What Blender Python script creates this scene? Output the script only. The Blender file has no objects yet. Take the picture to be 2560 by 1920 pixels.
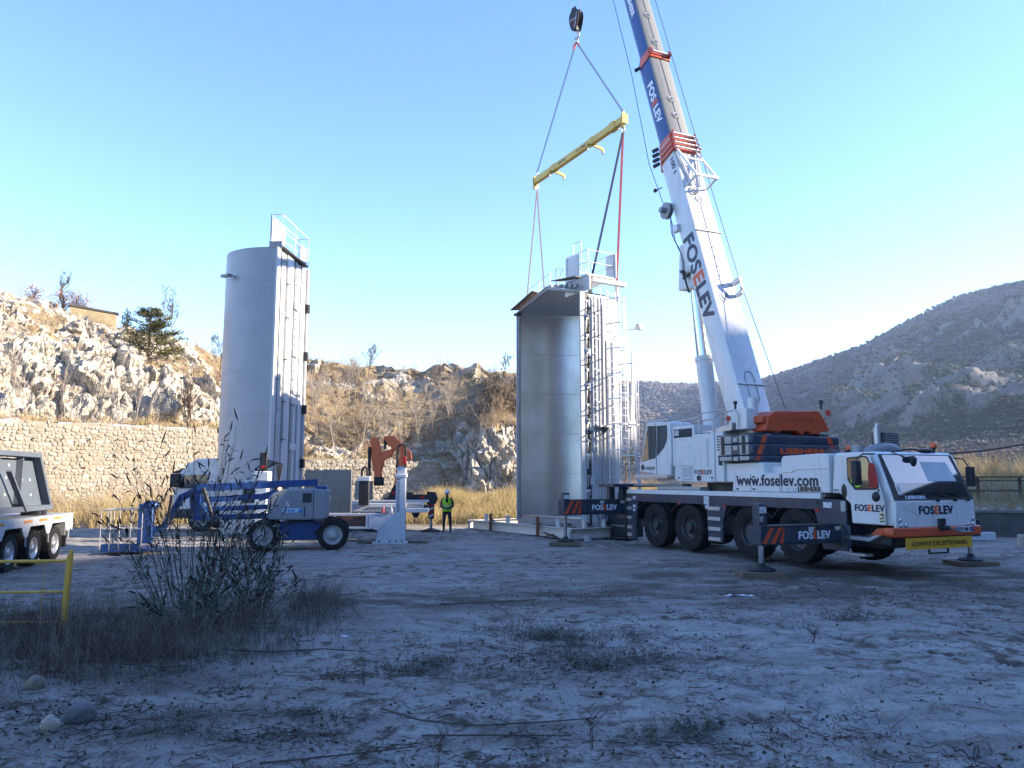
import bpy, math, random
import numpy as np
from mathutils import Vector, Matrix, Quaternion
R = math.radians
scene = bpy.context.scene
# ---------------------------------------------------------------- camera
cam_data = bpy.data.cameras.new('camera')
cam = bpy.data.objects.new('camera', cam_data)
scene.collection.objects.link(cam)
cam.location = (0.0, 0.0, 2.1)
cam.rotation_euler = (R(97.1), 0.0, 0.0)
cam_data.sensor_width = 36.0
cam_data.lens = 36.0 * 1923.0 / 2560.0
cam_data.clip_start = 0.1
cam_data.clip_end = 9000.0
scene.camera = cam
# ---------------------------------------------------------------- sky, sun, exposure
SUN_EL, SUN_AZ = 22.0, -2.0           # degrees; azimuth of the direction TO the sun, counted from +X
world = bpy.data.worlds.new('World')
scene.world = world
world.use_nodes = True
wn = world.node_tree
wn.nodes.clear()
w_out = wn.nodes.new('ShaderNodeOutputWorld')
w_bg = wn.nodes.new('ShaderNodeBackground')
w_sky = wn.nodes.new('ShaderNodeTexSky')
w_sky.sky_type = 'NISHITA'
w_sky.sun_disc = False
w_sky.sun_elevation = R(SUN_EL)
w_sky.sun_rotation = R(90.0 - SUN_AZ)
w_sky.altitude = 300.0
w_sky.air_density = 1.0
w_sky.dust_density = 0.1
w_sky.ozone_density = 1.0
w_bg.inputs['Strength'].default_value = 0.15
w_hs = wn.nodes.new('ShaderNodeHueSaturation')
w_hs.inputs['Saturation'].default_value = 1.27
w_hs.inputs['Hue'].default_value = 0.514
wn.links.new(w_sky.outputs[0], w_hs.inputs['Color'])
wn.links.new(w_hs.outputs[0], w_bg.inputs[0])
wn.links.new(w_bg.outputs[0], w_out.inputs[0])
sun_data = bpy.data.lights.new('sun', 'SUN')
sun_data.energy = 5.0
sun_data.angle = R(0.53)
sun_data.color = (1.0, 0.86, 0.68)
sun = bpy.data.objects.new('sun', sun_data)
scene.collection.objects.link(sun)
sun_dir = Vector((math.cos(R(SUN_AZ)) * math.cos(R(SUN_EL)), math.sin(R(SUN_AZ)) * math.cos(R(SUN_EL)), math.sin(R(SUN_EL))))
sun.rotation_euler = sun_dir.to_track_quat('Z', 'Y').to_euler()
sun.location = sun_dir * 60
scene.view_settings.view_transform = 'Standard'
scene.view_settings.look = 'None'
scene.view_settings.exposure = 1.75
scene.view_settings.gamma = 1.0
scene.view_settings.use_curve_mapping = False
scene.cycles.use_denoising = True
scene.cycles.max_bounces = 6
scene.cycles.transparent_max_bounces = 12
# ---------------------------------------------------------------- helpers: materials
MATS = {}
def mat(name, col, rough=0.6, metal=0.0, col2=None, nscale=3.0, nmix=0.5, bump=0.0, bscale=30.0, spec=0.5, streak=None, detail=6.0, coord='Object', stretch=(1, 1, 1), contrast=(0.35, 0.65), coat=0.0, emit=None, sub=None):
    """Procedural Principled material: base colour varied by noise towards col2, vertical grime streaks, noise bump."""
    if name in MATS:
        return MATS[name]
    m = bpy.data.materials.new(name)
    m.use_nodes = True
    nt = m.node_tree
    N, L = nt.nodes, nt.links
    b = N['Principled BSDF']
    b.inputs['Roughness'].default_value = rough
    b.inputs['Metallic'].default_value = metal
    b.inputs['Specular IOR Level'].default_value = spec
    b.inputs['Coat Weight'].default_value = coat
    b.inputs['Base Color'].default_value = (*col, 1)
    tc = N.new('ShaderNodeTexCoord')
    mp = N.new('ShaderNodeMapping')
    L.new(tc.outputs[coord], mp.inputs[0])
    mp.inputs['Scale'].default_value = stretch
    cur = None
    if col2 is not None:
        nz = N.new('ShaderNodeTexNoise')
        nz.inputs['Scale'].default_value = nscale
        nz.inputs['Detail'].default_value = detail
        nz.inputs['Roughness'].default_value = 0.65
        L.new(mp.outputs[0], nz.inputs[0])
        rp = N.new('ShaderNodeMapRange')
        rp.inputs[1].default_value, rp.inputs[2].default_value = contrast
        rp.inputs[3].default_value, rp.inputs[4].default_value = 0.0, nmix
        L.new(nz.outputs[0], rp.inputs[0])
        mx = N.new('ShaderNodeMix'); mx.data_type = 'RGBA'
        mx.inputs['A'].default_value = (*col, 1)
        mx.inputs['B'].default_value = (*col2, 1)
        L.new(rp.outputs[0], mx.inputs['Factor'])
        cur = mx.outputs['Result']
        rr = N.new('ShaderNodeMapRange')
        rr.inputs[3].default_value, rr.inputs[4].default_value = rough * 0.85, min(1.0, rough * 1.25 + 0.04)
        L.new(nz.outputs[0], rr.inputs[0])
        L.new(rr.outputs[0], b.inputs['Roughness'])
    if streak is not None:
        scol, samt = streak
        mp2 = N.new('ShaderNodeMapping')
        mp2.inputs['Scale'].default_value = (9, 9, 0.5)
        L.new(tc.outputs[coord], mp2.inputs[0])
        n2 = N.new('ShaderNodeTexNoise'); n2.inputs['Scale'].default_value = 1.3; n2.inputs['Detail'].default_value = 4
        L.new(mp2.outputs[0], n2.inputs[0])
        r2 = N.new('ShaderNodeMapRange')
        r2.inputs[1].default_value, r2.inputs[2].default_value = 0.5, 0.78
        r2.inputs[4].default_value = samt
        L.new(n2.outputs[0], r2.inputs[0])
        m2 = N.new('ShaderNodeMix'); m2.data_type = 'RGBA'
        if cur is None:
            m2.inputs['A'].default_value = (*col, 1)
        else:
            L.new(cur, m2.inputs['A'])
        m2.inputs['B'].default_value = (*scol, 1)
        L.new(r2.outputs[0], m2.inputs['Factor'])
        cur = m2.outputs['Result']
    if cur is not None:
        L.new(cur, b.inputs['Base Color'])
    if bump > 0:
        n3 = N.new('ShaderNodeTexNoise'); n3.inputs['Scale'].default_value = bscale; n3.inputs['Detail'].default_value = 5
        L.new(mp.outputs[0], n3.inputs[0])
        bp = N.new('ShaderNodeBump'); bp.inputs['Strength'].default_value = bump; bp.inputs['Distance'].default_value = 0.02
        L.new(n3.outputs[0], bp.inputs['Height'])
        L.new(bp.outputs[0], b.inputs['Normal'])
    if emit is not None:
        b.inputs['Emission Color'].default_value = (*emit[0], 1)
        b.inputs['Emission Strength'].default_value = emit[1]
    MATS[name] = m
    return m
# ---------------------------------------------------------------- helpers: meshes
COL = scene.collection
def link(o):
    COL.objects.link(o)
    return o
class MB:
    """Collects simple shapes; build() links them as one mesh object."""
    def __init__(s):
        s.v, s.f, s.m = [], [], []
    def add(s, vs, fs, m=0):
        k = len(s.v)
        s.v.extend(tuple(v) for v in vs)
        for f in fs:
            s.f.append(tuple(i + k for i in f)); s.m.append(m)
        return s
    def box(s, x0, x1, y0, y1, z0, z1, m=0):
        x0, x1 = min(x0, x1), max(x0, x1); y0, y1 = min(y0, y1), max(y0, y1); z0, z1 = min(z0, z1), max(z0, z1)
        v = [(x0, y0, z0), (x1, y0, z0), (x1, y1, z0), (x0, y1, z0), (x0, y0, z1), (x1, y0, z1), (x1, y1, z1), (x0, y1, z1)]
        return s.add(v, [(0, 3, 2, 1), (4, 5, 6, 7), (0, 1, 5, 4), (1, 2, 6, 5), (2, 3, 7, 6), (3, 0, 4, 7)], m)
    def bar(s, p, q, w, h, up=(0, 0, 1), m=0):
        """rectangular bar from p to q, w across, h along 'up'"""
        p, q = Vector(p), Vector(q); d = (q - p)
        if d.length < 1e-6: return s
        d.normalize(); u = Vector(up)
        a = d.cross(u)
        if a.length < 1e-4: a = d.cross(Vector((1, 0, 0)))
        a.normalize(); u = a.cross(d).normalized()
        a = a * (w / 2); u = u * (h / 2)
        v = [p - a - u, p + a - u, p + a + u, p - a + u, q - a - u, q + a - u, q + a + u, q - a + u]
        return s.add(v, [(0, 1, 2, 3), (4, 7, 6, 5), (0, 4, 5, 1), (1, 5, 6, 2), (2, 6, 7, 3), (3, 7, 4, 0)], m)
    def prism(s, poly, axis, a, b, m=0):
        """polygon in the two other axes (cyclic order: x->(y,z), y->(x,z), z->(x,y)) extruded a..b along axis"""
        def P(u, w, t):
            return {'x': (t, u, w), 'y': (u, t, w), 'z': (u, w, t)}[axis]
        n = len(poly)
        ar = sum(poly[i][0] * poly[(i + 1) % n][1] - poly[(i + 1) % n][0] * poly[i][1] for i in range(n))
        poly = list(poly) if ar > 0 else list(poly)[::-1]
        lo, hi = min(a, b), max(a, b)
        v = [P(u, w, lo) for u, w in poly] + [P(u, w, hi) for u, w in poly]
        fl = axis == 'y'
        f1, f2 = tuple(range(n))[::-1], tuple(range(n, 2 * n))
        sides = [(i, (i + 1) % n, n + (i + 1) % n, n + i) for i in range(n)]
        fs = [f1, f2] + sides
        if fl: fs = [f[::-1] for f in fs]
        return s.add(v, fs, m)
    def cyl(s, p, q, r, r2=None, n=14, caps=True, m=0):
        p, q = Vector(p), Vector(q); r2 = r if r2 is None else r2
        d = (q - p)
        if d.length < 1e-7: return s
        d.normalize()
        a = d.orthogonal().normalized(); b = d.cross(a)
        v = []
        for c, rr in ((p, r), (q, r2)):
            for i in range(n):
                t = 2 * math.pi * i / n
                v.append(c + (a * math.cos(t) + b * math.sin(t)) * rr)
        fs = [(i, (i + 1) % n, n + (i + 1) % n, n + i) for i in range(n)]
        if caps: fs += [tuple(range(n))[::-1], tuple(range(n, 2 * n))]
        return s.add(v, fs, m)
    def tube(s, pts, r, n=6, r2=None, closed=False, m=0):
        pts = [Vector(p) for p in pts]; K = len(pts); r2 = r if r2 is None else r2
        v = []; prev = None
        for i, p in enumerate(pts):
            d = (pts[(i + 1) % K] - pts[i - 1]) if closed else (pts[min(i + 1, K - 1)] - pts[max(i - 1, 0)])
            if d.length < 1e-9: d = Vector((0, 0, 1))
            d.normalize()
            if prev is None: a = d.orthogonal().normalized()
            else:
                a = prev - d * prev.dot(d)
                a = a.normalized() if a.length > 1e-5 else d.orthogonal().normalized()
            prev = a; b = d.cross(a)
            rr = r + (r2 - r) * i / max(1, K - 1)
            for j in range(n):
                t = 2 * math.pi * j / n
                v.append(p + (a * math.cos(t) + b * math.sin(t)) * rr)
        fs = []
        for i in range(K if closed else K - 1):
            k2 = (i + 1) % K
            for j in range(n):
                fs.append((i * n + j, i * n + (j + 1) % n, k2 * n + (j + 1) % n, k2 * n + j))
        if not closed: fs += [tuple(range(n))[::-1], tuple(range((K - 1) * n, K * n))]
        return s.add(v, fs, m)
    def lathe(s, prof, c, axis='z', n=24, m=0, a0=0.0, a1=2 * math.pi):
        """profile [(radius, height)] turned about axis through c"""
        full = abs(a1 - a0 - 2 * math.pi) < 1e-6
        K = n if full else n + 1
        v = []
        for r, h in prof:
            for i in range(K):
                t = a0 + (a1 - a0) * i / n
                x, y = r * math.cos(t), r * math.sin(t)
                p = {'z': (x, y, h), 'x': (h, x, y), 'y': (y, h, x)}[axis]
                v.append((c[0] + p[0], c[1] + p[1], c[2] + p[2]))
        fs = []
        for k in range(len(prof) - 1):
            for i in range(n):
                j = (i + 1) % K
                fs.append((k * K + i, k * K + j, (k + 1) * K + j, (k + 1) * K + i))
        return s.add(v, fs, m)
    def ell(s, c, rx, ry, rz, n=10, k=7, m=0):
        v = []; fs = []
        for i in range(k + 1):
            ph = math.pi * i / k - math.pi / 2
            for j in range(n):
                t = 2 * math.pi * j / n
                v.append((c[0] + rx * math.cos(ph) * math.cos(t), c[1] + ry * math.cos(ph) * math.sin(t), c[2] + rz * math.sin(ph)))
        for i in range(k):
            for j in range(n):
                fs.append((i * n + j, i * n + (j + 1) % n, (i + 1) * n + (j + 1) % n, (i + 1) * n + j))
        return s.add(v, fs, m)
    def build(s, name, mats, parent=None, bevel=0.0, smooth=None, loc=None, rot=None, segs=2):
        me = bpy.data.meshes.new(name)
        me.from_pydata(s.v, [], s.f)
        mats = mats if isinstance(mats, (list, tuple)) else [mats]
        for x in mats: me.materials.append(x)
        if len(mats) > 1: me.polygons.foreach_set('material_index', s.m)
        if smooth is not None:
            me.polygons.foreach_set('use_smooth', [True] * len(me.polygons))
            me.set_sharp_from_angle(angle=R(smooth))
        me.update()
        o = link(bpy.data.objects.new(name, me))
        if parent is not None: o.parent = parent
        if loc is not None: o.location = loc
        if rot is not None: o.rotation_euler = rot
        if bevel > 0:
            md = o.modifiers.new('bevel', 'BEVEL'); md.width = bevel; md.segments = segs
            md.limit_method = 'ANGLE'; md.angle_limit = R(40)
            me.polygons.foreach_set('use_smooth', [True] * len(me.polygons))
            if smooth is None: me.set_sharp_from_angle(angle=R(75))
            md.harden_normals = False
        return o
def grid_mesh(name, V, nu, nv, mats, smooth=True, attr=None):
    """V: (nu*nv,3) array, row-major u then v"""
    me = bpy.data.meshes.new(name)
    iu, iv = np.meshgrid(np.arange(nu - 1), np.arange(nv - 1), indexing='ij')
    a = (iu * nv + iv).ravel()
    F = np.stack([a, a + nv, a + nv + 1, a + 1], 1)
    return quads_mesh(name, V, F, mats, smooth, attr)
def quads_mesh(name, V, F, mats, smooth=False, attr=None):
    me = bpy.data.meshes.new(name)
    V = np.asarray(V, np.float32); F = np.asarray(F, np.int32)
    k = F.shape[1]
    me.vertices.add(len(V)); me.vertices.foreach_set('co', V.ravel())
    me.loops.add(F.size); me.loops.foreach_set('vertex_index', F.ravel())
    me.polygons.add(len(F)); me.polygons.foreach_set('loop_start', np.arange(0, F.size, k, dtype=np.int32))
    me.polygons.foreach_set('use_smooth', np.full(len(F), smooth, dtype=bool))
    me.update(calc_edges=True)
    mats = mats if isinstance(mats, (list, tuple)) else [mats]
    for x in mats: me.materials.append(x)
    if attr:
        for an, arr in attr.items():
            at = me.attributes.new(an, 'FLOAT', 'POINT'); at.data.foreach_set('value', np.asarray(arr, np.float32))
    return link(bpy.data.objects.new(name, me))
def tag(o, label, cat, group=None):
    o['label'] = label; o['category'] = cat
    if group: o['group'] = group
    return o
def thing(name, label, cat, loc=(0, 0, 0), rotz=0.0, group=None):
    o = link(bpy.data.objects.new(name, None))
    o.empty_display_size = 0.3
    o.location = loc; o.rotation_euler = (0, 0, rotz)
    return tag(o, label, cat, group)
def structure(o):
    o['kind'] = 'structure'; return o
def stuff(o):
    o['kind'] = 'stuff'; return o
def copy_tree(o, parent=None):
    c = o.copy(); COL.objects.link(c); c.parent = parent
    for ch in list(o.children):
        copy_tree(ch, c)
    return c
def lettering(name, body, mats, size, parent, loc, xdir, updir, colours=None, bold=0.02, width=None, align='LEFT', depth=0.003):
    """raised lettering: body text in a plane given by its reading direction and up direction; width fits the length"""
    cu = bpy.data.curves.new(name, 'FONT')
    cu.body = body; cu.size = size; cu.extrude = depth
    cu.align_x = align; cu.resolution_u = 3
    mats = mats if isinstance(mats, (list, tuple)) else [mats]
    for x in mats: cu.materials.append(x)
    if colours:
        for i, k in enumerate(colours):
            cu.body_format[i].material_index = k
    cu.space_character = 1.06
    o = link(bpy.data.objects.new(name, cu))
    x = Vector(xdir).normalized(); u = Vector(updir); u = (u - x * u.dot(x)).normalized(); n = x.cross(u)
    if parent is not None: o.parent = parent
    M = Matrix((x, u, n)).transposed().to_4x4(); M.translation = Vector(loc)
    o.matrix_local = M
    bpy.context.view_layer.update()
    dg = bpy.context.evaluated_depsgraph_get()
    me = bpy.data.meshes.new_from_object(o.evaluated_get(dg))
    me.name = name
    Ml = o.matrix_local.copy()
    bpy.data.objects.remove(o); bpy.data.curves.remove(cu)
    if width:
        xs = [v.co.x for v in me.vertices]
        k = width / max(1e-6, max(xs) - min(xs))
        for v in me.vertices: v.co.x *= k
    if bold > 0:      # heavier strokes: the letters set three times, a hair apart
        n = len(me.vertices); co = np.zeros(n * 3, np.float32); me.vertices.foreach_get('co', co); co = co.reshape(n, 3)
        polys = [tuple(p.vertices) for p in me.polygons]; mi = [p.material_index for p in me.polygons]
        b_ = bold * size * 1.25; V = []; F = []; MI = []
        for i, (dx, dy) in enumerate(((-b_, 0), (b_, 0), (0, b_ * 0.7), (0, -b_ * 0.7))):
            V.append(co + np.array([dx, dy, 0.0007 * i], np.float32)); F += [tuple(v + n * i for v in f) for f in polys]; MI += mi
        m2 = bpy.data.meshes.new(name); m2.from_pydata(np.concatenate(V).tolist(), [], F)
        for x_ in me.materials: m2.materials.append(x_)
        m2.polygons.foreach_set('material_index', MI); me = m2
    o = link(bpy.data.objects.new(name, me))
    if parent is not None: o.parent = parent
    o.matrix_local = Ml
    return o
# ---------------------------------------------------------------- helpers: numpy value noise
def _hash(ix, iy, iz, seed):
    h = (ix.astype(np.int64) * 374761393 + iy.astype(np.int64) * 668265263 + iz.astype(np.int64) * 2147483647 + seed * 974711) & 0xffffffff
    h = ((h ^ (h >> 13)) * 1274126177) & 0xffffffff
    h = (h ^ (h >> 16)) & 0xffffffff
    return h.astype(np.float64) / 4294967295.0
def vnoise(x, y, z=None, seed=0):
    x = np.asarray(x, float); y = np.asarray(y, float); z = np.zeros_like(x) if z is None else np.asarray(z, float)
    x0, y0, z0 = np.floor(x), np.floor(y), np.floor(z)
    fx, fy, fz = x - x0, y - y0, z - z0
    fx, fy, fz = [f * f * f * (f * (f * 6 - 15) + 10) for f in (fx, fy, fz)]
    r = 0
    for dx in (0, 1):
        for dy in (0, 1):
            for dz in (0, 1):
                w = (fx if dx else 1 - fx) * (fy if dy else 1 - fy) * (fz if dz else 1 - fz)
                r = r + w * _hash(x0 + dx, y0 + dy, z0 + dz, seed)
    return r * 2 - 1
def fbm(x, y, z=None, octs=4, lac=2.03, gain=0.5, seed=0, ridged=False):
    a, s, t = 1.0, 0.0, 0.0
    z = np.zeros_like(np.asarray(x, float)) if z is None else z
    for o in range(octs):
        n = vnoise(x, y, z, seed + o * 17)
        if ridged: n = 1 - 2 * np.abs(n)
        s = s + a * n; t += a; a *= gain
        x = x * lac; y = y * lac; z = z * lac
    return s / t
def cellular(x, y, z, seed=0):
    """distance to nearest and second nearest feature point, and the id of the nearest"""
    x0, y0, z0 = np.floor(x), np.floor(y), np.floor(z)
    d1 = np.full(x.shape, 9.0); d2 = np.full(x.shape, 9.0); cid = np.zeros(x.shape); fac = np.zeros(x.shape)
    for dx in (-1, 0, 1):
        for dy in (-1, 0, 1):
            for dz in (-1, 0, 1):
                cx, cy, cz = x0 + dx, y0 + dy, z0 + dz
                px = cx + _hash(cx, cy, cz, seed); py = cy + _hash(cx, cy, cz, seed + 1); pz = cz + _hash(cx, cy, cz, seed + 2)
                d = np.sqrt((px - x) ** 2 + (py - y) ** 2 + (pz - z) ** 2)
                nid = _hash(cx, cy, cz, seed + 3)
                nearer = d < d1
                d2 = np.where(nearer, d1, np.minimum(d2, d)); cid = np.where(nearer, nid, cid); d1 = np.where(nearer, d, d1)
                tilt = (x - px) * (_hash(cx, cy, cz, seed + 5) - 0.5) + (y - py) * (_hash(cx, cy, cz, seed + 6) - 0.5) + (z - pz) * (_hash(cx, cy, cz, seed + 7) - 0.5)
                fac = np.where(nearer, tilt * 2, fac)
    return d1, d2, cid, fac
def sstep(a, b, x):
    t = np.clip((np.asarray(x, float) - a) / (b - a), 0, 1)
    return t * t * (3 - 2 * t)
rng = random.Random(7)
nrg = np.random.default_rng(11)
# ================================================================ terrain
def terrain_mat(name, build):
    m = bpy.data.materials.new(name); m.use_nodes = True
    nt = m.node_tree
    build(nt, nt.nodes, nt.links, nt.nodes['Principled BSDF'])
    MATS[name] = m
    return m
def nnoise(N, L, vec, scale, detail=6, rough=0.6, dist=0.0):
    n = N.new('ShaderNodeTexNoise'); n.inputs['Scale'].default_value = scale; n.inputs['Detail'].default_value = detail
    n.inputs['Roughness'].default_value = rough; n.inputs['Distortion'].default_value = dist
    if vec is not None: L.new(vec, n.inputs['Vector'])
    return n.outputs[0]
def nmap(N, L, v, a, b, c=0.0, d=1.0):
    r = N.new('ShaderNodeMapRange'); r.inputs[1].default_value = a; r.inputs[2].default_value = b; r.inputs[3].default_value = c; r.inputs[4].default_value = d
    L.new(v, r.inputs[0]); return r.outputs[0]
def nmix(N, L, f, a, b):
    x = N.new('ShaderNodeMix'); x.data_type = 'RGBA'
    for s, v in (('Factor', f), ('A', a), ('B', b)):
        if isinstance(v, tuple): x.inputs[s].default_value = (*v, 1)
        elif isinstance(v, (int, float)): x.inputs[s].default_value = v
        else: L.new(v, x.inputs[s])
    return x.outputs['Result']
def nmath(N, L, op, a, b):
    x = N.new('ShaderNodeMath'); x.operation = op
    for i, v in enumerate((a, b)):
        if isinstance(v, (int, float)): x.inputs[i].default_value = v
        else: L.new(v, x.inputs[i])
    return x.outputs[0]
def npos(N, L, scale=(1, 1, 1), rot=(0, 0, 0)):
    g = N.new('ShaderNodeNewGeometry'); mp = N.new('ShaderNodeMapping')
    mp.inputs['Scale'].default_value = scale; mp.inputs['Rotation'].default_value = rot
    L.new(g.outputs['Position'], mp.inputs[0]); return mp.outputs[0]
def nattr(N, name):
    a = N.new('ShaderNodeAttribute'); a.attribute_name = name; return a.outputs['Fac']
def nbump(N, L, h, strength, dist, prev=None):
    b = N.new('ShaderNodeBump'); b.inputs['Strength'].default_value = strength; b.inputs['Distance'].default_value = dist
    L.new(h, b.inputs['Height'])
    if prev is not None: L.new(prev, b.inputs['Normal'])
    return b.outputs[0]

def ground_nodes(nt, N, L, b):
    p = npos(N, L)
    big = nmap(N, L, nnoise(N, L, p, 0.22, 5, 0.6, 0.6), 0.40, 0.62)
    streaky = nmap(N, L, nnoise(N, L, npos(N, L, (0.35, 1.3, 1), (0, 0, 0.15)), 1.1, 7, 0.68, 0.8), 0.44, 0.64)
    mid = nmap(N, L, nnoise(N, L, p, 2.6, 8, 0.72, 0.3), 0.44, 0.60)
    fine = nnoise(N, L, p, 26, 6, 0.75)
    grit = nnoise(N, L, p, 130, 3, 0.7)
    frost = nmix(N, L, nmap(N, L, fine, 0.3, 0.7), (0.35, 0.33, 0.30), (0.58, 0.56, 0.525))
    dirt = nmix(N, L, nmap(N, L, fine, 0.35, 0.65), (0.072, 0.056, 0.044), (0.165, 0.134, 0.108))
    f1 = nmath(N, L, 'MULTIPLY', streaky, 0.72)
    f2 = nmath(N, L, 'MULTIPLY', mid, 0.9)
    f = nmath(N, L, 'MAXIMUM', f1, nmath(N, L, 'MULTIPLY', f2, nmath(N, L, 'ADD', big, 0.5)))
    f = nmath(N, L, 'MAXIMUM', f, nattr(N, 'litter'))
    c = nmix(N, L, f, frost, dirt)
    far = nattr(N, 'far')
    veg = nmix(N, L, nmap(N, L, nnoise(N, L, p, 0.6, 8, 0.7), 0.35, 0.65), (0.16, 0.125, 0.07), (0.26, 0.21, 0.12))
    c = nmix(N, L, far, c, veg)
    c = nmix(N, L, nmap(N, L, grit, 0.35, 0.42, 0.5, 0.0), c, (0.05, 0.045, 0.04))
    L.new(c, b.inputs['Base Color'])
    b.inputs['Roughness'].default_value = 0.95; b.inputs['Specular IOR Level'].default_value = 0.15
    n1 = nbump(N, L, nnoise(N, L, p, 9, 8, 0.72), 0.9, 0.06)
    n1 = nbump(N, L, fine, 0.8, 0.02, n1)
    n1 = nbump(N, L, grit, 0.6, 0.006, n1)
    L.new(n1, b.inputs['Normal'])
terrain_mat('frosty_gravel', ground_nodes)

# --- ground: one sheet, fine near the camera, coarse to the horizon
def axis_pts(parts):
    out = []
    for a, b, n in parts: out.append(np.linspace(a, b, n, endpoint=False))
    return np.concatenate(out)
gx = axis_pts([(-4000, -400, 12), (-400, -40, 20), (-40, -14, 60), (-14, 16, 400), (16, 45, 70), (45, 400, 22), (400, 4001, 12)])
gy = np.concatenate([axis_pts([(-4000, -60, 10), (-60, 4, 20)]), 4 + (40 - 4) * np.linspace(0, 1, 460, endpoint=False) ** 1.35, axis_pts([(40, 120, 40), (120, 600, 18), (600, 5001, 12)])])
GX, GY = np.meshgrid(gx, gy, indexing='ij')
def ground_z(X, Y):
    X = np.asarray(X, float); Y = np.asarray(Y, float)
    near = 1 - sstep(30, 60, np.hypot(X, Y - 15))
    z = 0.05 * fbm(X * 0.25, Y * 0.25, octs=3, seed=3) + near * (0.028 * fbm(X * 1.3, Y * 1.3, octs=4, seed=5) + 0.020 * fbm(X * 6, Y * 6, octs=3, seed=9))
    # wheel ruts crossing the right foreground towards the crane
    for (ax, ay, bx, by) in ((9.0, 5.0, 2.2, 13.5), (11.2, 6.0, 4.4, 14.5), (4.4, 5.0, 1.0, 10.5)):
        dx, dy = bx - ax, by - ay; Ln = math.hypot(dx, dy); ux, uy = dx / Ln, dy / Ln
        al = (X - ax) * ux + (Y - ay) * uy; ac = (X - ax) * -uy + (Y - ay) * ux + 0.15 * np.sin(al * 0.4)
        m = sstep(0, 1, al) * (1 - sstep(Ln - 2, Ln, al)) * np.exp(-(ac / 0.24) ** 4)
        z = z - m * (0.045 + 0.022 * np.sin(al * 2 * math.pi / 0.17 + np.abs(ac) * 14))
    # berm under the scrub on the left and the heap under the crane side
    z = z + 0.10 * np.exp(-(((X + 5.5) / 3.2) ** 2 + ((Y - 11.5) / 3.0) ** 2)) 
    return z * near + (1 - near) * 0.15 * fbm(X * 0.05, Y * 0.05, octs=2, seed=2) - 0.02
GZ = ground_z(GX, GY)
far_a = np.clip(sstep(33, 37, GY - 0.16 * np.abs(GX) + 1.2 * fbm(GX * 0.4, GY * 0.4, octs=3, seed=21)), 0, 1)
far_a = np.maximum(far_a, sstep(20, 23, GX - 0.1 * GY))
lit = 0.85 * np.exp(-(((GX + 4.6) / 3.0) ** 2 + ((GY - 9.3) / 3.2) ** 2)) + 0.5 * np.exp(-(((GX + 2.6) / 2.0) ** 2 + ((GY - 6.6) / 1.4) ** 2)) + 0.6 * np.exp(-(((GX - 0.3) / 1.6) ** 2 + ((GY - 9.0) / 1.2) ** 2)) + 0.7 * np.exp(-(((GX - 8) / 5.5) ** 2 + ((GY - 17) / 3.0) ** 2)) + 0.45 * np.exp(-(((GX + 1) / 6) ** 2 + ((GY - 14) / 1.2) ** 2))
lit = lit + 0.62 * sstep(9.5, 14.5, GY + 0.25 * np.abs(GX - 2))
lit = np.clip(lit * (0.75 + 0.6 * fbm(GX * 1.4, GY * 2.2, octs=4, seed=31)), 0, 0.95)
ground = structure(grid_mesh('ground', np.stack([GX.ravel(), GY.ravel(), GZ.ravel()], 1), len(gx), len(gy), MATS['frosty_gravel'], True, {'far': far_a.ravel(), 'litter': lit.ravel()}))

# --- rock and dry grass for the quarry slopes
def rock_nodes(nt, N, L, b):
    p = npos(N, L)
    fine = nnoise(N, L, p, 5.5, 9, 0.72)
    blot = nnoise(N, L, npos(N, L, (1, 1, 0.6)), 0.7, 6, 0.65, 0.5)
    c = nmix(N, L, nmap(N, L, fine, 0.3, 0.7), (0.42, 0.38, 0.315), (0.66, 0.61, 0.53))
    c = nmix(N, L, nmap(N, L, blot, 0.54, 0.68, 0, 0.6), c, (0.44, 0.32, 0.19))
    c = nmix(N, L, nmap(N, L, nnoise(N, L, p, 1.9, 7, 0.7), 0.57, 0.70, 0, 0.55), c, (0.34, 0.31, 0.27))
    vo = N.new('ShaderNodeTexVoronoi'); vo.feature = 'DISTANCE_TO_EDGE'; vo.inputs['Scale'].default_value = 1.6
    wob = N.new('ShaderNodeVectorMath'); wob.operation = 'ADD'
    nz = N.new('ShaderNodeTexNoise'); nz.inputs['Scale'].default_value = 1.5; nz.inputs['Detail'].default_value = 5
    L.new(p, nz.inputs[0]); L.new(p, wob.inputs[0]); L.new(nz.outputs['Color'], wob.inputs[1]); L.new(wob.outputs[0], vo.inputs[0])
    crack = nmap(N, L, vo.outputs[0], 0.0, 0.03, 0.6, 0.0)
    c = nmix(N, L, crack, c, (0.085, 0.07, 0.055))
    gr = nmix(N, L, nmap(N, L, nnoise(N, L, p, 7, 8, 0.75), 0.3, 0.7), (0.20, 0.145, 0.085), (0.44, 0.35, 0.23))
    gr = nmix(N, L, nmap(N, L, nnoise(N, L, p, 0.5, 5), 0.5, 0.62, 0, 0.5), gr, (0.25, 0.19, 0.10))
    veg = nattr(N, 'veg')
    vf = nmap(N, L, nmath(N, L, 'ADD', veg, nmath(N, L, 'MULTIPLY', nmath(N, L, 'SUBTRACT', nnoise(N, L, p, 2.2, 7, 0.7), 0.5), 1.6)), 0.38, 0.62)
    c = nmix(N, L, vf, c, gr)
    L.new(c, b.inputs['Base Color'])
    b.inputs['Roughness'].default_value = 0.92; b.inputs['Specular IOR Level'].default_value = 0.2
    n1 = nbump(N, L, nnoise(N, L, p, 2.4, 10, 0.75), 0.7, 0.14)
    n1 = nbump(N, L, nnoise(N, L, p, 14, 6, 0.75), 0.8, 0.05, n1)
    n1 = nbump(N, L, nmap(N, L, vo.outputs[0], 0, 0.06), 0.7, 0.10, n1)
    L.new(n1, b.inputs['Normal'])
terrain_mat('quarry_rock', rock_nodes)

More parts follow.
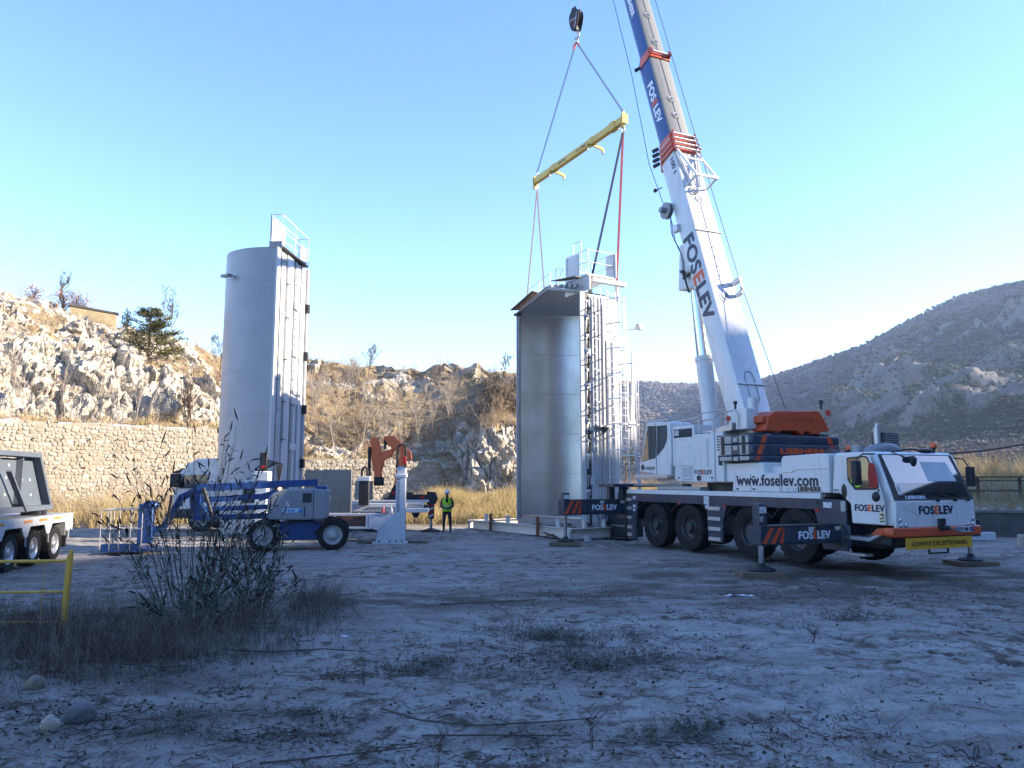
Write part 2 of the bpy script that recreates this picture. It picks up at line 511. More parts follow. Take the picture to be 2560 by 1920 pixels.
# columns of the slope: base point and profile (distance into the hill, height)
COLS = [
    ((-46, 24), [(0, 5.2), (1.2, 5.4), (3.5, 11.5), (7, 14.0), (14, 16.0), (34, 18)], 1.0, 0.15),
    ((-27.2, 37.2), [(0, 5.1), (1.3, 5.3), (3.2, 9.6), (6, 12.2), (11.5, 14.5), (34, 15)], 1.0, 0.12),
    ((-22.0, 41.0), [(0, 5.05), (1.5, 5.3), (3.4, 9.2), (6, 11.0), (11, 12.9), (34, 13)], 1.0, 0.08),
    ((-16.8, 44.6), [(0, 5.0), (1.7, 5.2), (4, 8.2), (7, 9.6), (12, 11.2), (34, 11)], 0.9, 0.15),
    ((-14.0, 46.4), [(0, 3.3), (2, 3.7), (5, 6.0), (9, 8.0), (15, 10.9), (34, 11)], 1.0, 0.42),
    ((-9.2, 48.2), [(0, 3.25), (2.5, 3.7), (5, 5.4), (10, 8.2), (15.5, 11.4), (34, 11.5)], 0.9, 0.58),
    ((-4.6, 49.9), [(0, 3.2), (2.2, 3.6), (4.5, 6.0), (9, 8.2), (14.5, 11.4), (34, 11.5)], 0.9, 0.50),
    ((-2.7, 47.4), [(0, -0.3), (0.7, 2.6), (2.2, 5.2), (6, 7.0), (14, 10.4), (34, 10.6)], 1.1, 0.45),
    ((0.8, 47.9), [(0, -0.3), (0.9, 2.6), (2.4, 5.8), (6, 7.3), (13, 10.6), (34, 10.7)], 1.15, 0.30),
    ((4.2, 48.8), [(0, -0.3), (0.9, 2.4), (2.6, 5.6), (6, 6.9), (12, 10.4), (34, 10.3)], 1.1, 0.35),
    ((7.0, 50.0), [(0, -0.4), (0.9, 1.2), (2.6, 3.0), (6, 3.4), (12, 4.0), (34, 3.8)], 1.0, 0.4),
    ((9.6, 52.0), [(0, -0.5), (0.9, -0.2), (2.6, 0.4), (6, 0.6), (12, 0.4), (34, 0)], 0.5, 0.6),
    ((13.0, 56.0), [(0, -0.6), (0.9, -0.6), (2.6, -0.6), (6, -0.6), (12, -0.6), (34, -0.6)], 0.2, 0.9)]
def build_slope():
    B = np.array([c[0] for c in COLS], float)
    seg = np.r_[0, np.cumsum(np.hypot(*np.diff(B, axis=0).T))]
    ns, ntt = 860, 220
    s = np.linspace(0, seg[-1], ns)
    # smooth the base line a little
    k = np.ones(15) / 15
    bx = np.interp(s, seg, B[:, 0]); by = np.interp(s, seg, B[:, 1])
    bx = np.convolve(np.pad(bx, 7, mode='edge'), k, 'valid'); by = np.convolve(np.pad(by, 7, mode='edge'), k, 'valid')
    tx, ty = np.gradient(bx), np.gradient(by); ln = np.hypot(tx, ty); nx, ny = -ty / ln, tx / ln
    nx = np.convolve(np.pad(nx, 30, mode='edge'), np.ones(61) / 61, 'valid'); ny = np.convolve(np.pad(ny, 30, mode='edge'), np.ones(61) / 61, 'valid')
    tt = np.linspace(0, 1, ntt)
    prof_t = np.array([[q[0] for q in c[1]] for c in COLS]); prof_z = np.array([[q[1] for q in c[1]] for c in COLS])
    # parametrise each column by arc length so steep faces get as many vertices as flat ones
    T = np.zeros((ns, ntt)); Z = np.zeros((ns, ntt)); A = np.zeros(ns); Vg = np.zeros(ns)
    ct = []; cz = []
    for j in range(len(COLS)):
        al = np.r_[0, np.cumsum(np.hypot(np.diff(prof_t[j]), np.diff(prof_z[j]) * 1.5))]
        al[-1] = al[-2] + (al[-1] - al[-2]) * 0.35
        al /= al[-1]
        ct.append(np.interp(tt, al, prof_t[j])); cz.append(np.interp(tt, al, prof_z[j]))
    ct, cz = np.array(ct), np.array(cz)
    amp = np.array([c[2] for c in COLS]); vg = np.array([c[3] for c in COLS])
    for i in range(ntt):
        T[:, i] = np.interp(s, seg, ct[:, i]); Z[:, i] = np.interp(s, seg, cz[:, i])
    A = np.interp(s, seg, amp)[:, None]; Vg = np.interp(s, seg, vg)[:, None]
    X = bx[:, None] + nx[:, None] * T; Y = by[:, None] + ny[:, None] * T
    # rock relief: blocky cells + ridged noise, pushed outwards and up
    edge = sstep(0.0, 0.07, tt)[None, :] * np.ones((ns, 1))
    rocky = A * edge
    w = 0.35 * fbm(X * 0.5, Y * 0.5, Z * 0.5, octs=3, seed=41)
    d1, d2, cid, g1 = cellular(X * 0.42 + w, Y * 0.42 + w, Z * 0.36 + 0.15 * X, seed=51)
    e1, e2, eid, g2 = cellular(X * 1.15 + w, Y * 1.15, Z * 0.95 + 0.3 * X + w, seed=61)
    f1, f2, fid, g3 = cellular(X * 2.6, Y * 2.6 + w, Z * 2.4 + w, seed=71)
    rel = 1.0 * (cid - 0.5) + 1.5 * g1 + 0.42 * (eid - 0.5) + 0.85 * g2 + 0.18 * (fid - 0.5) + 0.42 * g3 - 0.30 * np.exp(-((d2 - d1) / 0.05) ** 2) - 0.16 * np.exp(-((e2 - e1) / 0.06) ** 2) + 0.7 * fbm(X * 0.2, Y * 0.2, Z * 0.2, octs=4, seed=81, ridged=True)
    steep = np.clip(np.gradient(Z, axis=1) / (np.abs(np.gradient(T, axis=1)) + 1e-3), 0, 3)
    st = sstep(0.45, 1.6, steep)
    rockmask = np.clip(st + 0.75 * sstep(0.02, 0.3, fbm(X * 0.22, Y * 0.22, Z * 0.3, octs=3, seed=91)), 0, 1)
    k1 = rocky * (0.25 + 0.75 * rockmask)
    X = X - nx[:, None] * rel * k1 * 0.42; Y = Y - ny[:, None] * rel * k1 * 0.42
    Z = Z + rel * k1 * 0.42 + edge * 0.25 * fbm(X * 0.8, Y * 0.8, octs=4, seed=95) + sstep(6, 12, T) * (1.0 * fbm(X * 0.16, Y * 0.05, octs=3, seed=97) + 0.35 * fbm(X * 0.55, Y * 0.3, octs=3, seed=98, ridged=True))
    veg = np.clip(Vg + 0.55 - 0.9 * rockmask + 0.5 * fbm(X * 0.35, Y * 0.35, Z * 0.35, octs=3, seed=99) - 0.25 * (np.abs(rel) > 0.8), 0, 1)
    o = grid_mesh('quarry_hillside', np.stack([X.ravel(), Y.ravel(), Z.ravel()], 1), ns, ntt, MATS['quarry_rock'], False, {'veg': veg.ravel()})
    o.data.polygons.foreach_set('use_smooth', np.zeros(len(o.data.polygons), dtype=bool))
    structure(o)
    return X, Y, Z, veg, rockmask, T, s, seg
SL = build_slope()

# --- far mountain on the right, with its shoulder beyond the frame that shades its foot
def mountain_nodes(nt, N, L, b):
    p = npos(N, L)
    wood = nmix(N, L, nmap(N, L, nnoise(N, L, p, 0.06, 9, 0.8), 0.35, 0.68), (0.10, 0.075, 0.066), (0.22, 0.17, 0.145))
    green = nmix(N, L, nmap(N, L, nnoise(N, L, p, 0.1, 8, 0.8), 0.35, 0.65), (0.030, 0.036, 0.02), (0.085, 0.09, 0.05))
    gmask = nmap(N, L, nmath(N, L, 'ADD', nattr(N, 'green'), nmath(N, L, 'MULTIPLY', nmath(N, L, 'SUBTRACT', nnoise(N, L, p, 0.03, 8, 0.75), 0.5), 1.5)), 0.4, 0.6)
    c = nmix(N, L, gmask, wood, green)
    rock = nmix(N, L, nmap(N, L, nnoise(N, L, npos(N, L, (1, 1, 0.35)), 0.09, 9, 0.75, 1.0), 0.35, 0.65), (0.20, 0.185, 0.17), (0.44, 0.40, 0.36))
    rm = nmap(N, L, nmath(N, L, 'ADD', nattr(N, 'rock'), nmath(N, L, 'MULTIPLY', nmath(N, L, 'SUBTRACT', nnoise(N, L, p, 0.035, 9, 0.75), 0.5), 1.7)), 0.42, 0.56)
    c = nmix(N, L, rm, c, rock)
    L.new(c, b.inputs['Base Color']); b.inputs['Roughness'].default_value = 0.95; b.inputs['Specular IOR Level'].default_value = 0.1
    n1 = nbump(N, L, nnoise(N, L, p, 0.05, 9, 0.8), 1.0, 9.0)
    n1 = nbump(N, L, nnoise(N, L, p, 0.25, 6, 0.8), 1.0, 2.0, n1)
    L.new(n1, b.inputs['Normal'])
terrain_mat('mountain_cover', mountain_nodes)
# skyline: bearing tangent (x/y) -> elevation tangent of the crest
SKY_T = np.array([-0.9, -0.3, -0.05, 0.06, 0.15, 0.24, 0.33, 0.38, 0.46, 0.535, 0.60, 0.655, 0.70, 0.80, 1.0, 1.4, 2.2])
SKY_E = np.array([0.03, 0.05, 0.105, 0.128, 0.126, 0.124, 0.132, 0.148, 0.176, 0.215, 0.245, 0.258, 0.268, 0.335, 0.365, 0.37, 0.37])
def build_mountain():
    na, nr = 520, 230
    ta = np.linspace(-0.35, 2.3, na); 
    ta = np.sort(np.concatenate([np.linspace(-0.35, 0.0, 30), np.linspace(0.01, 0.76, 400), np.linspace(0.77, 2.3, 90)]))
    na = len(ta)
    r = np.concatenate([np.linspace(110, 900, 190), np.linspace(910, 1500, 40)])
    TA, RR = np.meshgrid(ta, r, indexing='ij')
    crest_Y = np.interp(ta, [-0.35, 0.1, 0.3, 0.42, 0.7, 1.0, 2.3], [1000, 980, 900, 760, 640, 470, 250])[:, None]
    foot_Y = np.interp(ta, [-0.35, 0.1, 0.3, 0.45, 0.7, 1.0, 2.3], [330, 300, 260, 200, 170, 150, 90])[:, None]
    u = (RR - 110) / (900 - 110)
    Y = np.where(u <= 1, foot_Y + (crest_Y - foot_Y) * u, crest_Y + (RR - 900))
    X = TA * Y
    E = np.interp(ta, SKY_T, SKY_E)[:, None]
    uc = np.clip(u, 0, 1)
    shape = 0.25 * uc + 0.75 * (uc ** 1.55)
    Zc = E * crest_Y
    Z = np.where(u <= 1, Zc * shape, Zc - (RR - 900) * 0.25)
    n1 = fbm(X * 0.006, Y * 0.006, octs=5, seed=101, ridged=True); n2 = fbm(X * 0.02, Y * 0.02, octs=5, seed=111)
    taper = np.sin(np.clip(uc, 0, 1) * math.pi) ** 0.6
    # buttresses of pale rock on the right part
    cl = sstep(0.36, 0.50, TA) * (1 - sstep(0.66, 0.88, uc)) * sstep(0.03, 0.15, uc)
    clm = np.clip(cl * (0.50 + 1.25 * fbm(X * 0.016 + 0.004 * Y, Y * 0.010, octs=5, seed=121)), 0, 1)
    gul = fbm(X * 0.016 + 0.004 * Y, Y * 0.0035, octs=4, seed=105, ridged=True)
    Z = Z + taper * (15 * n1 + 10 * gul + 5 * n2) + taper * clm * (22 * fbm(X * 0.022, Y * 0.010, octs=5, seed=131, ridged=True))
    X = X - clm * taper * 16 * fbm(X * 0.03, Y * 0.012, Z * 0.012, octs=5, seed=141, ridged=True)
    Z = Z + 2.2 * taper * fbm(X * 0.09, Y * 0.09, octs=3, seed=151)
    Z = np.maximum(Z, -3 + 0 * Z)
    green = np.clip(0.75 * cl * 0.8 + 0.5 * sstep(0.9, 1.0, uc) * sstep(0.3, 0.6, TA), 0, 1)
    rock = np.clip(1.0 * clm - 0.34, 0, 1)
    o = grid_mesh('mountain', np.stack([X.ravel(), Y.ravel(), Z.ravel()], 1), na, len(r), MATS['mountain_cover'], True, {'green': green.ravel(), 'rock': rock.ravel()})
    structure(o)
    return X, Y, Z, green, rock, uc, TA
MT = build_mountain()
# --- hill outside the frame on the right: the yard lies in its morning shadow
def build_side_hill():
    ny, nx_ = 90, 60
    yy = np.linspace(-420, 150, ny); q = np.linspace(-1, 1, nx_)
    YY, Q = np.meshgrid(yy, q, indexing='ij')
    ridge = np.clip(50.6 - 0.40 * (YY - 26.0), 0, 130)
    ridge = ridge + 0.9 * fbm(YY * 0.06, YY * 0 + 1.5, octs=3, seed=161)
    wid = 26 + ridge * 1.35
    X = 120 + Q * wid * np.where(Q < 0, 0.9, 1.6)
    Z = ridge * np.clip(1 - np.abs(Q), 0, 1) ** 0.9 - 0.6
    Z = Z + (1 - np.abs(Q)) * np.abs(Q) * 5 * fbm(X * 0.05, YY * 0.05, octs=4, seed=171)
    structure(grid_mesh('hill', np.stack([X.ravel(), YY.ravel(), Z.ravel()], 1), ny, nx_, MATS['mountain_cover'], True, {'green': np.full(ny * nx_, 0.3), 'rock': np.full(ny * nx_, 0.1)}))
build_side_hill()
# ================================================================ paints
WHITE = mat('white_paint', (0.66, 0.67, 0.68), 0.32, col2=(0.55, 0.55, 0.54), nscale=1.5, nmix=0.5, streak=((0.38, 0.36, 0.32), 0.42), bump=0.04, bscale=4, coat=0.3)
NAVY = mat('navy_paint', (0.016, 0.026, 0.058), 0.38, col2=(0.045, 0.05, 0.065), nscale=4, nmix=0.75, streak=((0.12, 0.11, 0.10), 0.4), coat=0.2)
NAVYLET = mat('navy_lettering', (0.014, 0.022, 0.055), 0.4)
ORANGE = mat('orange_red_paint', (0.60, 0.085, 0.022), 0.38, col2=(0.44, 0.07, 0.025), nscale=3, nmix=0.7, coat=0.2)
ORANGELET = mat('orange_lettering', (0.68, 0.10, 0.02), 0.4)
PALELET = mat('pale_lettering', (0.62, 0.70, 0.80), 0.4)
BLACK = mat('black_plastic', (0.012, 0.012, 0.014), 0.55, col2=(0.03, 0.03, 0.032), nscale=6, nmix=0.7)
DARKSTEEL = mat('dark_steel', (0.045, 0.047, 0.052), 0.5, 0.3, col2=(0.09, 0.085, 0.08), nscale=5, nmix=0.8, bump=0.1)
GREYSTEEL = mat('grey_steel', (0.24, 0.25, 0.265), 0.5, 0.25, col2=(0.32, 0.32, 0.32), nscale=4, nmix=0.7)
CHROME = mat('chromed_rod', (0.75, 0.76, 0.78), 0.12, 1.0)
ALU = mat('aluminium', (0.55, 0.56, 0.57), 0.4, 0.7, col2=(0.42, 0.42, 0.42), nscale=8, nmix=0.8)
TYRE = mat('tyre_rubber', (0.010, 0.010, 0.011), 0.85, col2=(0.045, 0.04, 0.035), nscale=5, nmix=0.5, bump=0.3, bscale=25, spec=0.25)
RIMDARK = mat('dark_rim', (0.022, 0.025, 0.032), 0.45, 0.2, col2=(0.07, 0.065, 0.06), nscale=6, nmix=0.6)
CONCRETE = mat('pale_weight_paint', (0.46, 0.44, 0.40), 0.7, col2=(0.33, 0.31, 0.28), nscale=6, nmix=0.8, bump=0.15)
YELLOW = mat('yellow_paint', (0.62, 0.36, 0.03), 0.42, col2=(0.48, 0.28, 0.05), nscale=3, nmix=0.7, streak=((0.25, 0.16, 0.07), 0.35))
SIGNYEL = mat('sign_yellow', (0.60, 0.34, 0.02), 0.45, col2=(0.5, 0.29, 0.03), nscale=4, nmix=0.6)
REDLENS = mat('red_lens', (0.45, 0.02, 0.015), 0.25)
AMBERLENS = mat('amber_lens', (0.75, 0.10, 0.02), 0.25)
STICKER = mat('pale_sticker', (0.62, 0.64, 0.66), 0.5, col2=(0.28, 0.30, 0.34), nscale=22, nmix=0.9, contrast=(0.48, 0.55))
WOOD = mat('old_timber', (0.17, 0.13, 0.095), 0.85, col2=(0.09, 0.07, 0.055), nscale=5, nmix=0.9, stretch=(1, 8, 8), bump=0.4, bscale=12)
RUST = mat('rusty_steel', (0.16, 0.06, 0.03), 0.85, col2=(0.07, 0.035, 0.025), nscale=9, nmix=0.9, bump=0.3)
def glass_mat(name, tint, rough=0.03, trans=0.0):
    m = mat(name, tint, rough, spec=0.9, coat=1.0)
    m.node_tree.nodes['Principled BSDF'].inputs['Transmission Weight'].default_value = trans
    return m
GLASS = glass_mat('cab_glass', (0.012, 0.015, 0.018))
SCREEN = glass_mat('coated_windscreen', (0.025, 0.04, 0.055))
SCREEN.node_tree.nodes['Principled BSDF'].inputs['Metallic'].default_value = 0.0
SCREEN.node_tree.nodes['Principled BSDF'].inputs['IOR'].default_value = 2.0
SCREEN.node_tree.nodes['Principled BSDF'].inputs['Coat Weight'].default_value = 0.0
CLEAR = glass_mat('clear_glass', (0.75, 0.82, 0.8), 0.02, 1.0)
CLEAR.node_tree.nodes['Principled BSDF'].inputs['IOR'].default_value = 1.05
SEATRED = mat('red_seat_fabric', (0.40, 0.04, 0.03), 0.8)
HIVIS = mat('hi_vis_yellow', (0.42, 0.72, 0.02), 0.75, col2=(0.30, 0.55, 0.02), nscale=7, nmix=0.7)

def wheel_parts(thing_o, name, c, r, w, tyre_m, rim_m, hub_m, side=-1, rim_r=0.52, lugs=10, treads=26):
    """wheel with its axle along y; side=-1: outer face towards -y"""
    x, y, z = c
    t = MB()
    hw = w / 2
    pr = [(r * rim_r, -hw * 0.86), (r * 0.62, -hw * 0.95), (r * 0.80, -hw), (r * 0.93, -hw * 0.96), (r * 0.975, -hw * 0.80), (r * 0.985, -hw * 0.4), (r * 0.985, hw * 0.4), (r * 0.975, hw * 0.8), (r * 0.93, hw * 0.96), (r * 0.8, hw), (r * 0.62, hw * 0.95), (r * rim_r, hw * 0.86)]
    t.lathe(pr, c, 'y', 40)
    for i in range(treads):
        for k, sgn in ((0, -1), (0.5, 1)):
            a = 2 * math.pi * (i + k) / treads
            ca, sa = math.cos(a), math.sin(a)
            p = Vector((x + sa * r * 0.955, y + sgn * hw * 0.93, z + ca * r * 0.955)); q = Vector((x + math.sin(a + 0.05) * r * 0.985, y + sgn * hw * 0.12, z + math.cos(a + 0.05) * r * 0.985))
            t.bar(p, q, r * 0.10, r * 0.05, up=(sa, 0, ca))
    o = link_wheel = MB()
    wh = t.build(name, tyre_m, thing_o, smooth=35)
    rm = MB()
    f = side
    rm.lathe([(r * rim_r, f * hw * 0.90), (r * rim_r * 0.97, f * hw * 0.80), (r * rim_r * 0.90, f * hw * 0.72), (r * rim_r * 0.84, f * hw * 0.40), (r * rim_r * 0.62, f * hw * 0.28), (r * rim_r * 0.50, f * hw * 0.42), (r * rim_r * 0.40, f * hw * 0.45), (0.001, f * hw * 0.45)], c, 'y', 32)
    rm.build('rim', rim_m, wh, smooth=35)
    hb = MB()
    hb.lathe([(r * rim_r * 0.40, f * hw * 0.44), (r * rim_r * 0.38, f * hw * 0.85), (r * rim_r * 0.30, f * hw * 0.98), (0.001, f * hw * 1.0)], c, 'y', 20)
    hb.build('hub', hub_m, wh, smooth=35)
    nb = MB()
    for i in range(lugs):
        a = 2 * math.pi * i / lugs
        px, pz = x + math.sin(a) * r * rim_r * 0.55, z + math.cos(a) * r * rim_r * 0.55
        nb.cyl((px, y + f * hw * 0.25, pz), (px, y + f * hw * 0.52, pz), r * 0.028, n=6)
    stuff(nb.build('wheel_nuts', hub_m, wh))
    return wh

# ================================================================ mobile crane (local: x forward, y to its left = away from the camera, z up)
CR = thing('mobile_crane', 'four-axle white and navy mobile crane with raised telescopic boom', 'crane', (6.78, 22.69, 0), R(-65.9))
YS = -1.375
FOS = [0, 0, 0, 1, 0, 0, 0]
XF, ZU = (1, 0, 0), (0, 0, 1)
# wheels: near side and far side
crane_w = []
for (wx, wz) in ((-2.59, 0.70), (-0.90, 0.71), (1.70, 0.73), (3.39, 0.75)):
    wheel_parts(CR, 'wheel', (wx, -1.14, wz), 0.685, 0.42, TYRE, RIMDARK, RIMDARK, -1)
    wheel_parts(CR, 'wheel', (wx, 1.14, wz), 0.685, 0.42, TYRE, RIMDARK, RIMDARK, 1)
# chassis frame with wheel arches on both sides
ch = MB()
ch.box(-4.6, 5.2, -0.55, 0.55, 0.55, 1.45)
for wx in (-2.59, -0.9, 1.7, 3.39):
    ch.cyl((wx, -1.0, 0.72), (wx, 1.0, 0.72), 0.09, n=10)
    ch.ell((wx, 0.0, 0.72), 0.26, 0.3, 0.26)
for wx in (-2.2, -0.5, 2.1, 3.0):
    ch.box(wx - 0.06, wx + 0.06, -0.9, 0.9, 0.8, 1.0)
ch.box(-4.7, 4.3, -1.33, 1.33, 1.42, 1.69)
ch.build('chassis', DARKSTEEL, CR, bevel=0.01)
for sy in (-1, 1):
    sk = MB()
    a, b = sy * 1.30, sy * 1.372
    # upper skirt band and downward panels between the wheel pairs
    sk.box(-4.12, 4.40, a, b, 1.40, 1.652)
    sk.prism([(-4.12, 1.40), (-3.50, 1.40), (-3.62, 0.85), (-3.66, 0.16), (-4.16, 0.16)], 'y', a, b)
    sk.prism([(0.02, 1.40), (0.86, 1.40), (0.70, 1.0), (0.66, 0.38), (0.05, 0.38), (0.02, 0.9)], 'y', a, b)
    sk.prism([(4.0, 1.40), (4.12, 1.08), (4.22, 0.50), (4.95, 0.50), (4.95, 1.652), (4.30, 1.652)], 'y', a, b)
    sk.build('side_skirt', NAVY, CR, bevel=0.012)
    for cx, x0, x1 in ((-2.59, -3.55, -1.76), (-0.9, -1.73, 0.05), (1.7, 0.80, 2.53), (3.39, 2.56, 4.05)):
        ar = MB(); pts = [(x0 + (x1 - x0) * k / 8, 0) for k in range(9)]
        prof = [(px, 1.15 + 0.36 * math.sin(math.pi * k / 8) ** 0.6) for k, (px, _) in enumerate(pts)]
        for k in range(8):
            (xa, za), (xb, zb) = prof[k], prof[k + 1]
            ar.bar((xa, sy * 1.13, za - 0.02), (xb, sy * 1.13, zb - 0.02), 0.42, 0.02, up=(0, 0, 1))
        ar.build('mudguard', BLACK, CR)
# white deck edge
for sy in (-1, 1):
    MB().box(-4.14, 0.0, sy * 1.30, sy * 1.388, 1.655, 1.785).build('deck_edge', WHITE, CR, bevel=0.008)
    MB().box(0.006, 4.24, sy * 1.30, sy * 1.388, 1.655, 1.785).build('deck_edge', WHITE, CR, bevel=0.008)
MB().box(-4.7, 4.3, -1.29, 1.29, 1.70, 1.765).build('deck_plate', GREYSTEEL, CR, bevel=0.01)
# foot rungs on the side (white treads)
for (x0, x1, zz) in ((0.10, 0.62, (1.30, 1.02, 0.74, 0.46)), (-4.10, -3.85, (1.45, 1.17, 0.87, 0.56, 0.32))):
    for z in zz:
        MB().box(x0, x1, YS - 0.045, YS + 0.02, z - 0.05, z + 0.05).build('step', ALU, CR, bevel=0.008)
for (x, z, w, h) in ((-0.10, 1.58, 0.22, 0.12), (-0.10, 1.46, 0.22, 0.11), (-0.05, 1.34, 0.16, 0.1), (4.30, 1.52, 0.26, 0.13), (-3.78, 1.52, 0.16, 0.11), (-3.78, 1.25, 0.16, 0.1), (-3.78, 1.12, 0.12, 0.08)):
    MB().box(x, x + w, YS - 0.006, YS + 0.01, z - h / 2, z + h / 2).build('sticker', STICKER, CR)
MB().box(4.08, 4.18, YS - 0.03, YS, 1.50, 1.62).build('marker_lamp', CLEAR, CR, bevel=0.01)
for x in (-1.3, 4.06, 0.75):
    MB().box(x, x + 0.11, YS - 0.02, YS, 1.36, 1.41).build('reflector', REDLENS, CR)
# rolled pads lying on the rear deck
pad = MB(); pad.box(-2.55, -0.4, -1.28, -0.9, 1.79, 1.90)
pad.build('deck_box', CONCRETE, CR, bevel=0.03)
# toolbox body behind the carrier cab: low boxes and the tall engine hood
tb = MB(); tb.prism([(1.13, 1.79), (2.98, 1.79), (2.98, 2.27), (1.27, 2.26), (1.19, 2.22)], 'y', -1.372, -0.75)
tb.build('toolbox', WHITE, CR, bevel=0.025)
for x in (1.86, 2.92):
    MB().box(x, x + 0.012, -1.378, -1.36, 1.80, 2.25).build('panel_gap', BLACK, CR)
for x, z in ((1.30, 2.18), (1.30, 1.86), (1.93, 2.18), (1.93, 1.86)):
    MB().box(x, x + 0.10, -1.384, -1.36, z - 0.018, z + 0.018).build('latch', BLACK, CR)
hood = MB(); hood.prism([(2.99, 1.79), (4.52, 1.79), (4.52, 2.71), (4.2, 2.715), (3.06, 2.69), (2.99, 2.60)], 'y', -1.372, 1.35)
hood.build('engine_hood', WHITE, CR, bevel=0.03)
hr = MB(); hr.prism([(3.0, 2.285), (3.36, 2.285), (3.48, 2.345), (4.50, 2.36), (4.50, 2.385), (3.47, 2.37), (3.35, 2.305), (3.0, 2.30)], 'y', -1.392, -1.36)
hr.build('hood_crease', WHITE, CR, bevel=0.006)
lettering('lettering', 'www.foselev.com', NAVYLET, 0.40, CR, (1.33, -1.376, 1.955), XF, ZU, bold=0.03, width=2.84)
lettering('lettering', 'LIEBHERR', mat('black_lettering', (0.008, 0.008, 0.01), 0.4), 0.16, CR, (3.52, -1.376, 1.825), XF, ZU, bold=0.05, width=0.72)
MB().box(3.16, 3.32, -1.378, -1.36, 1.81, 1.90).build('sticker', STICKER, CR); MB().box(3.35, 3.48, -1.378, -1.36, 1.81, 1.90).build('sticker', STICKER, CR)
# exhaust stack, air filter and cooler grille on the hood
ex = MB(); ex.cyl((4.2, 0.62, 2.72), (4.2, 0.62, 3.30), 0.085, n=16); ex.cyl((4.2, 0.62, 3.30), (4.2, 0.62, 3.36), 0.10, n=16); ex.cyl((4.2, 0.62, 3.36), (4.24, 0.62, 3.48), 0.06, 0.05, n=12)
ex.build('exhaust', ALU, CR, smooth=40)
gr = MB(); gr.box(3.95, 4.30, 0.72, 1.25, 2.72, 3.26)
gr.build('cooler', DARKSTEEL, CR, bevel=0.01)
for k in range(9):
    MB().box(4.30, 4.315, 0.75, 1.22, 2.76 + k * 0.055, 2.785 + k * 0.055).build('cooler_slat', GREYSTEEL, CR)
af = MB(); af.tube([(4.15, 0.2, 2.74), (4.3, 0.45, 2.86), (4.36, 0.75, 2.9), (4.36, 1.0, 2.86), (4.3, 1.15, 2.74)], 0.12, 12)
af.cyl((4.0, 0.15, 2.72), (4.0, 0.15, 2.95), 0.16, n=16)
af.build('air_duct', GREYSTEEL, CR, smooth=40)
MB().box(3.6, 3.8, 0.1, 0.5, 2.71, 2.82).build('hood_vent', BLACK, CR, bevel=0.02)
mv = MB(); mv.prism([(3.55, 2.71), (3.95, 2.71), (3.72, 2.86), (3.62, 2.86)], 'y', -0.5, -0.2); mv.build('hood_flap', BLACK, CR)
# ---------------- carrier cab: side profile (x,z) extruded across, tapered windscreen
side = [(4.55, 1.79), (4.77, 1.79), (5.07, 1.56), (5.09, 1.13), (6.02, 1.12), (6.09, 1.12), (6.15, 1.42), (6.15, 1.66), (5.72, 2.66), (5.62, 2.72), (4.66, 2.72), (4.57, 2.66)]
cb = MB()
n = len(side)
yn, yf = -1.36, 1.36
def cab_y(x, z, sgn):
    f = 0.0
    if z > 1.66: f = 0.10 * (z - 1.66)
    if x > 6.0: f += 0.10
    return sgn * (1.36 - f)
vs = [(x, cab_y(x, z, -1), z) for x, z in side] + [(x, cab_y(x, z, 1), z) for x, z in side]
cb.add(vs, [tuple(range(n))[::-1], tuple(range(n, 2 * n))] + [(i, (i + 1) % n, n + (i + 1) % n, n + i) for i in range(n)][::1])
cbo = cb.build('carrier_cab', WHITE, CR, bevel=0.035, segs=3)
# black windscreen surround, glass, lower apron
def front_x(z):
    return 6.15 - (z - 1.66) * 0.43
def fpanel(name, y0, y1, z0, z1, m, off, parent=CR, y0t=None, y1t=None, thick=0.012):
    y0t = y0 if y0t is None else y0t; y1t = y1 if y1t is None else y1t
    xa, xb = front_x(z0) + off, front_x(z1) + off
    v = [(xa, y0, z0), (xa, y1, z0), (xb, y1t, z1), (xb, y0t, z1)]
    w = [(x - thick, y, z) for x, y, z in v]
    q = MB(); q.add(v + w, [(0, 1, 2, 3), (7, 6, 5, 4), (0, 4, 5, 1), (1, 5, 6, 2), (2, 6, 7, 3), (3, 7, 4, 0)])
    return q.build(name, m, parent)
fpanel('windscreen_surround', -1.25, 1.25, 1.665, 2.665, BLACK, 0.014, y0t=-1.17, y1t=1.17, thick=0.03)
ws = fpanel('windscreen', -1.06, 1.12, 2.02, 2.645, SCREEN, 0.022, y0t=-1.09, y1t=1.05)
fpanel('dashboard_glass', -1.08, 1.12, 1.72, 2.015, GLASS, 0.020)
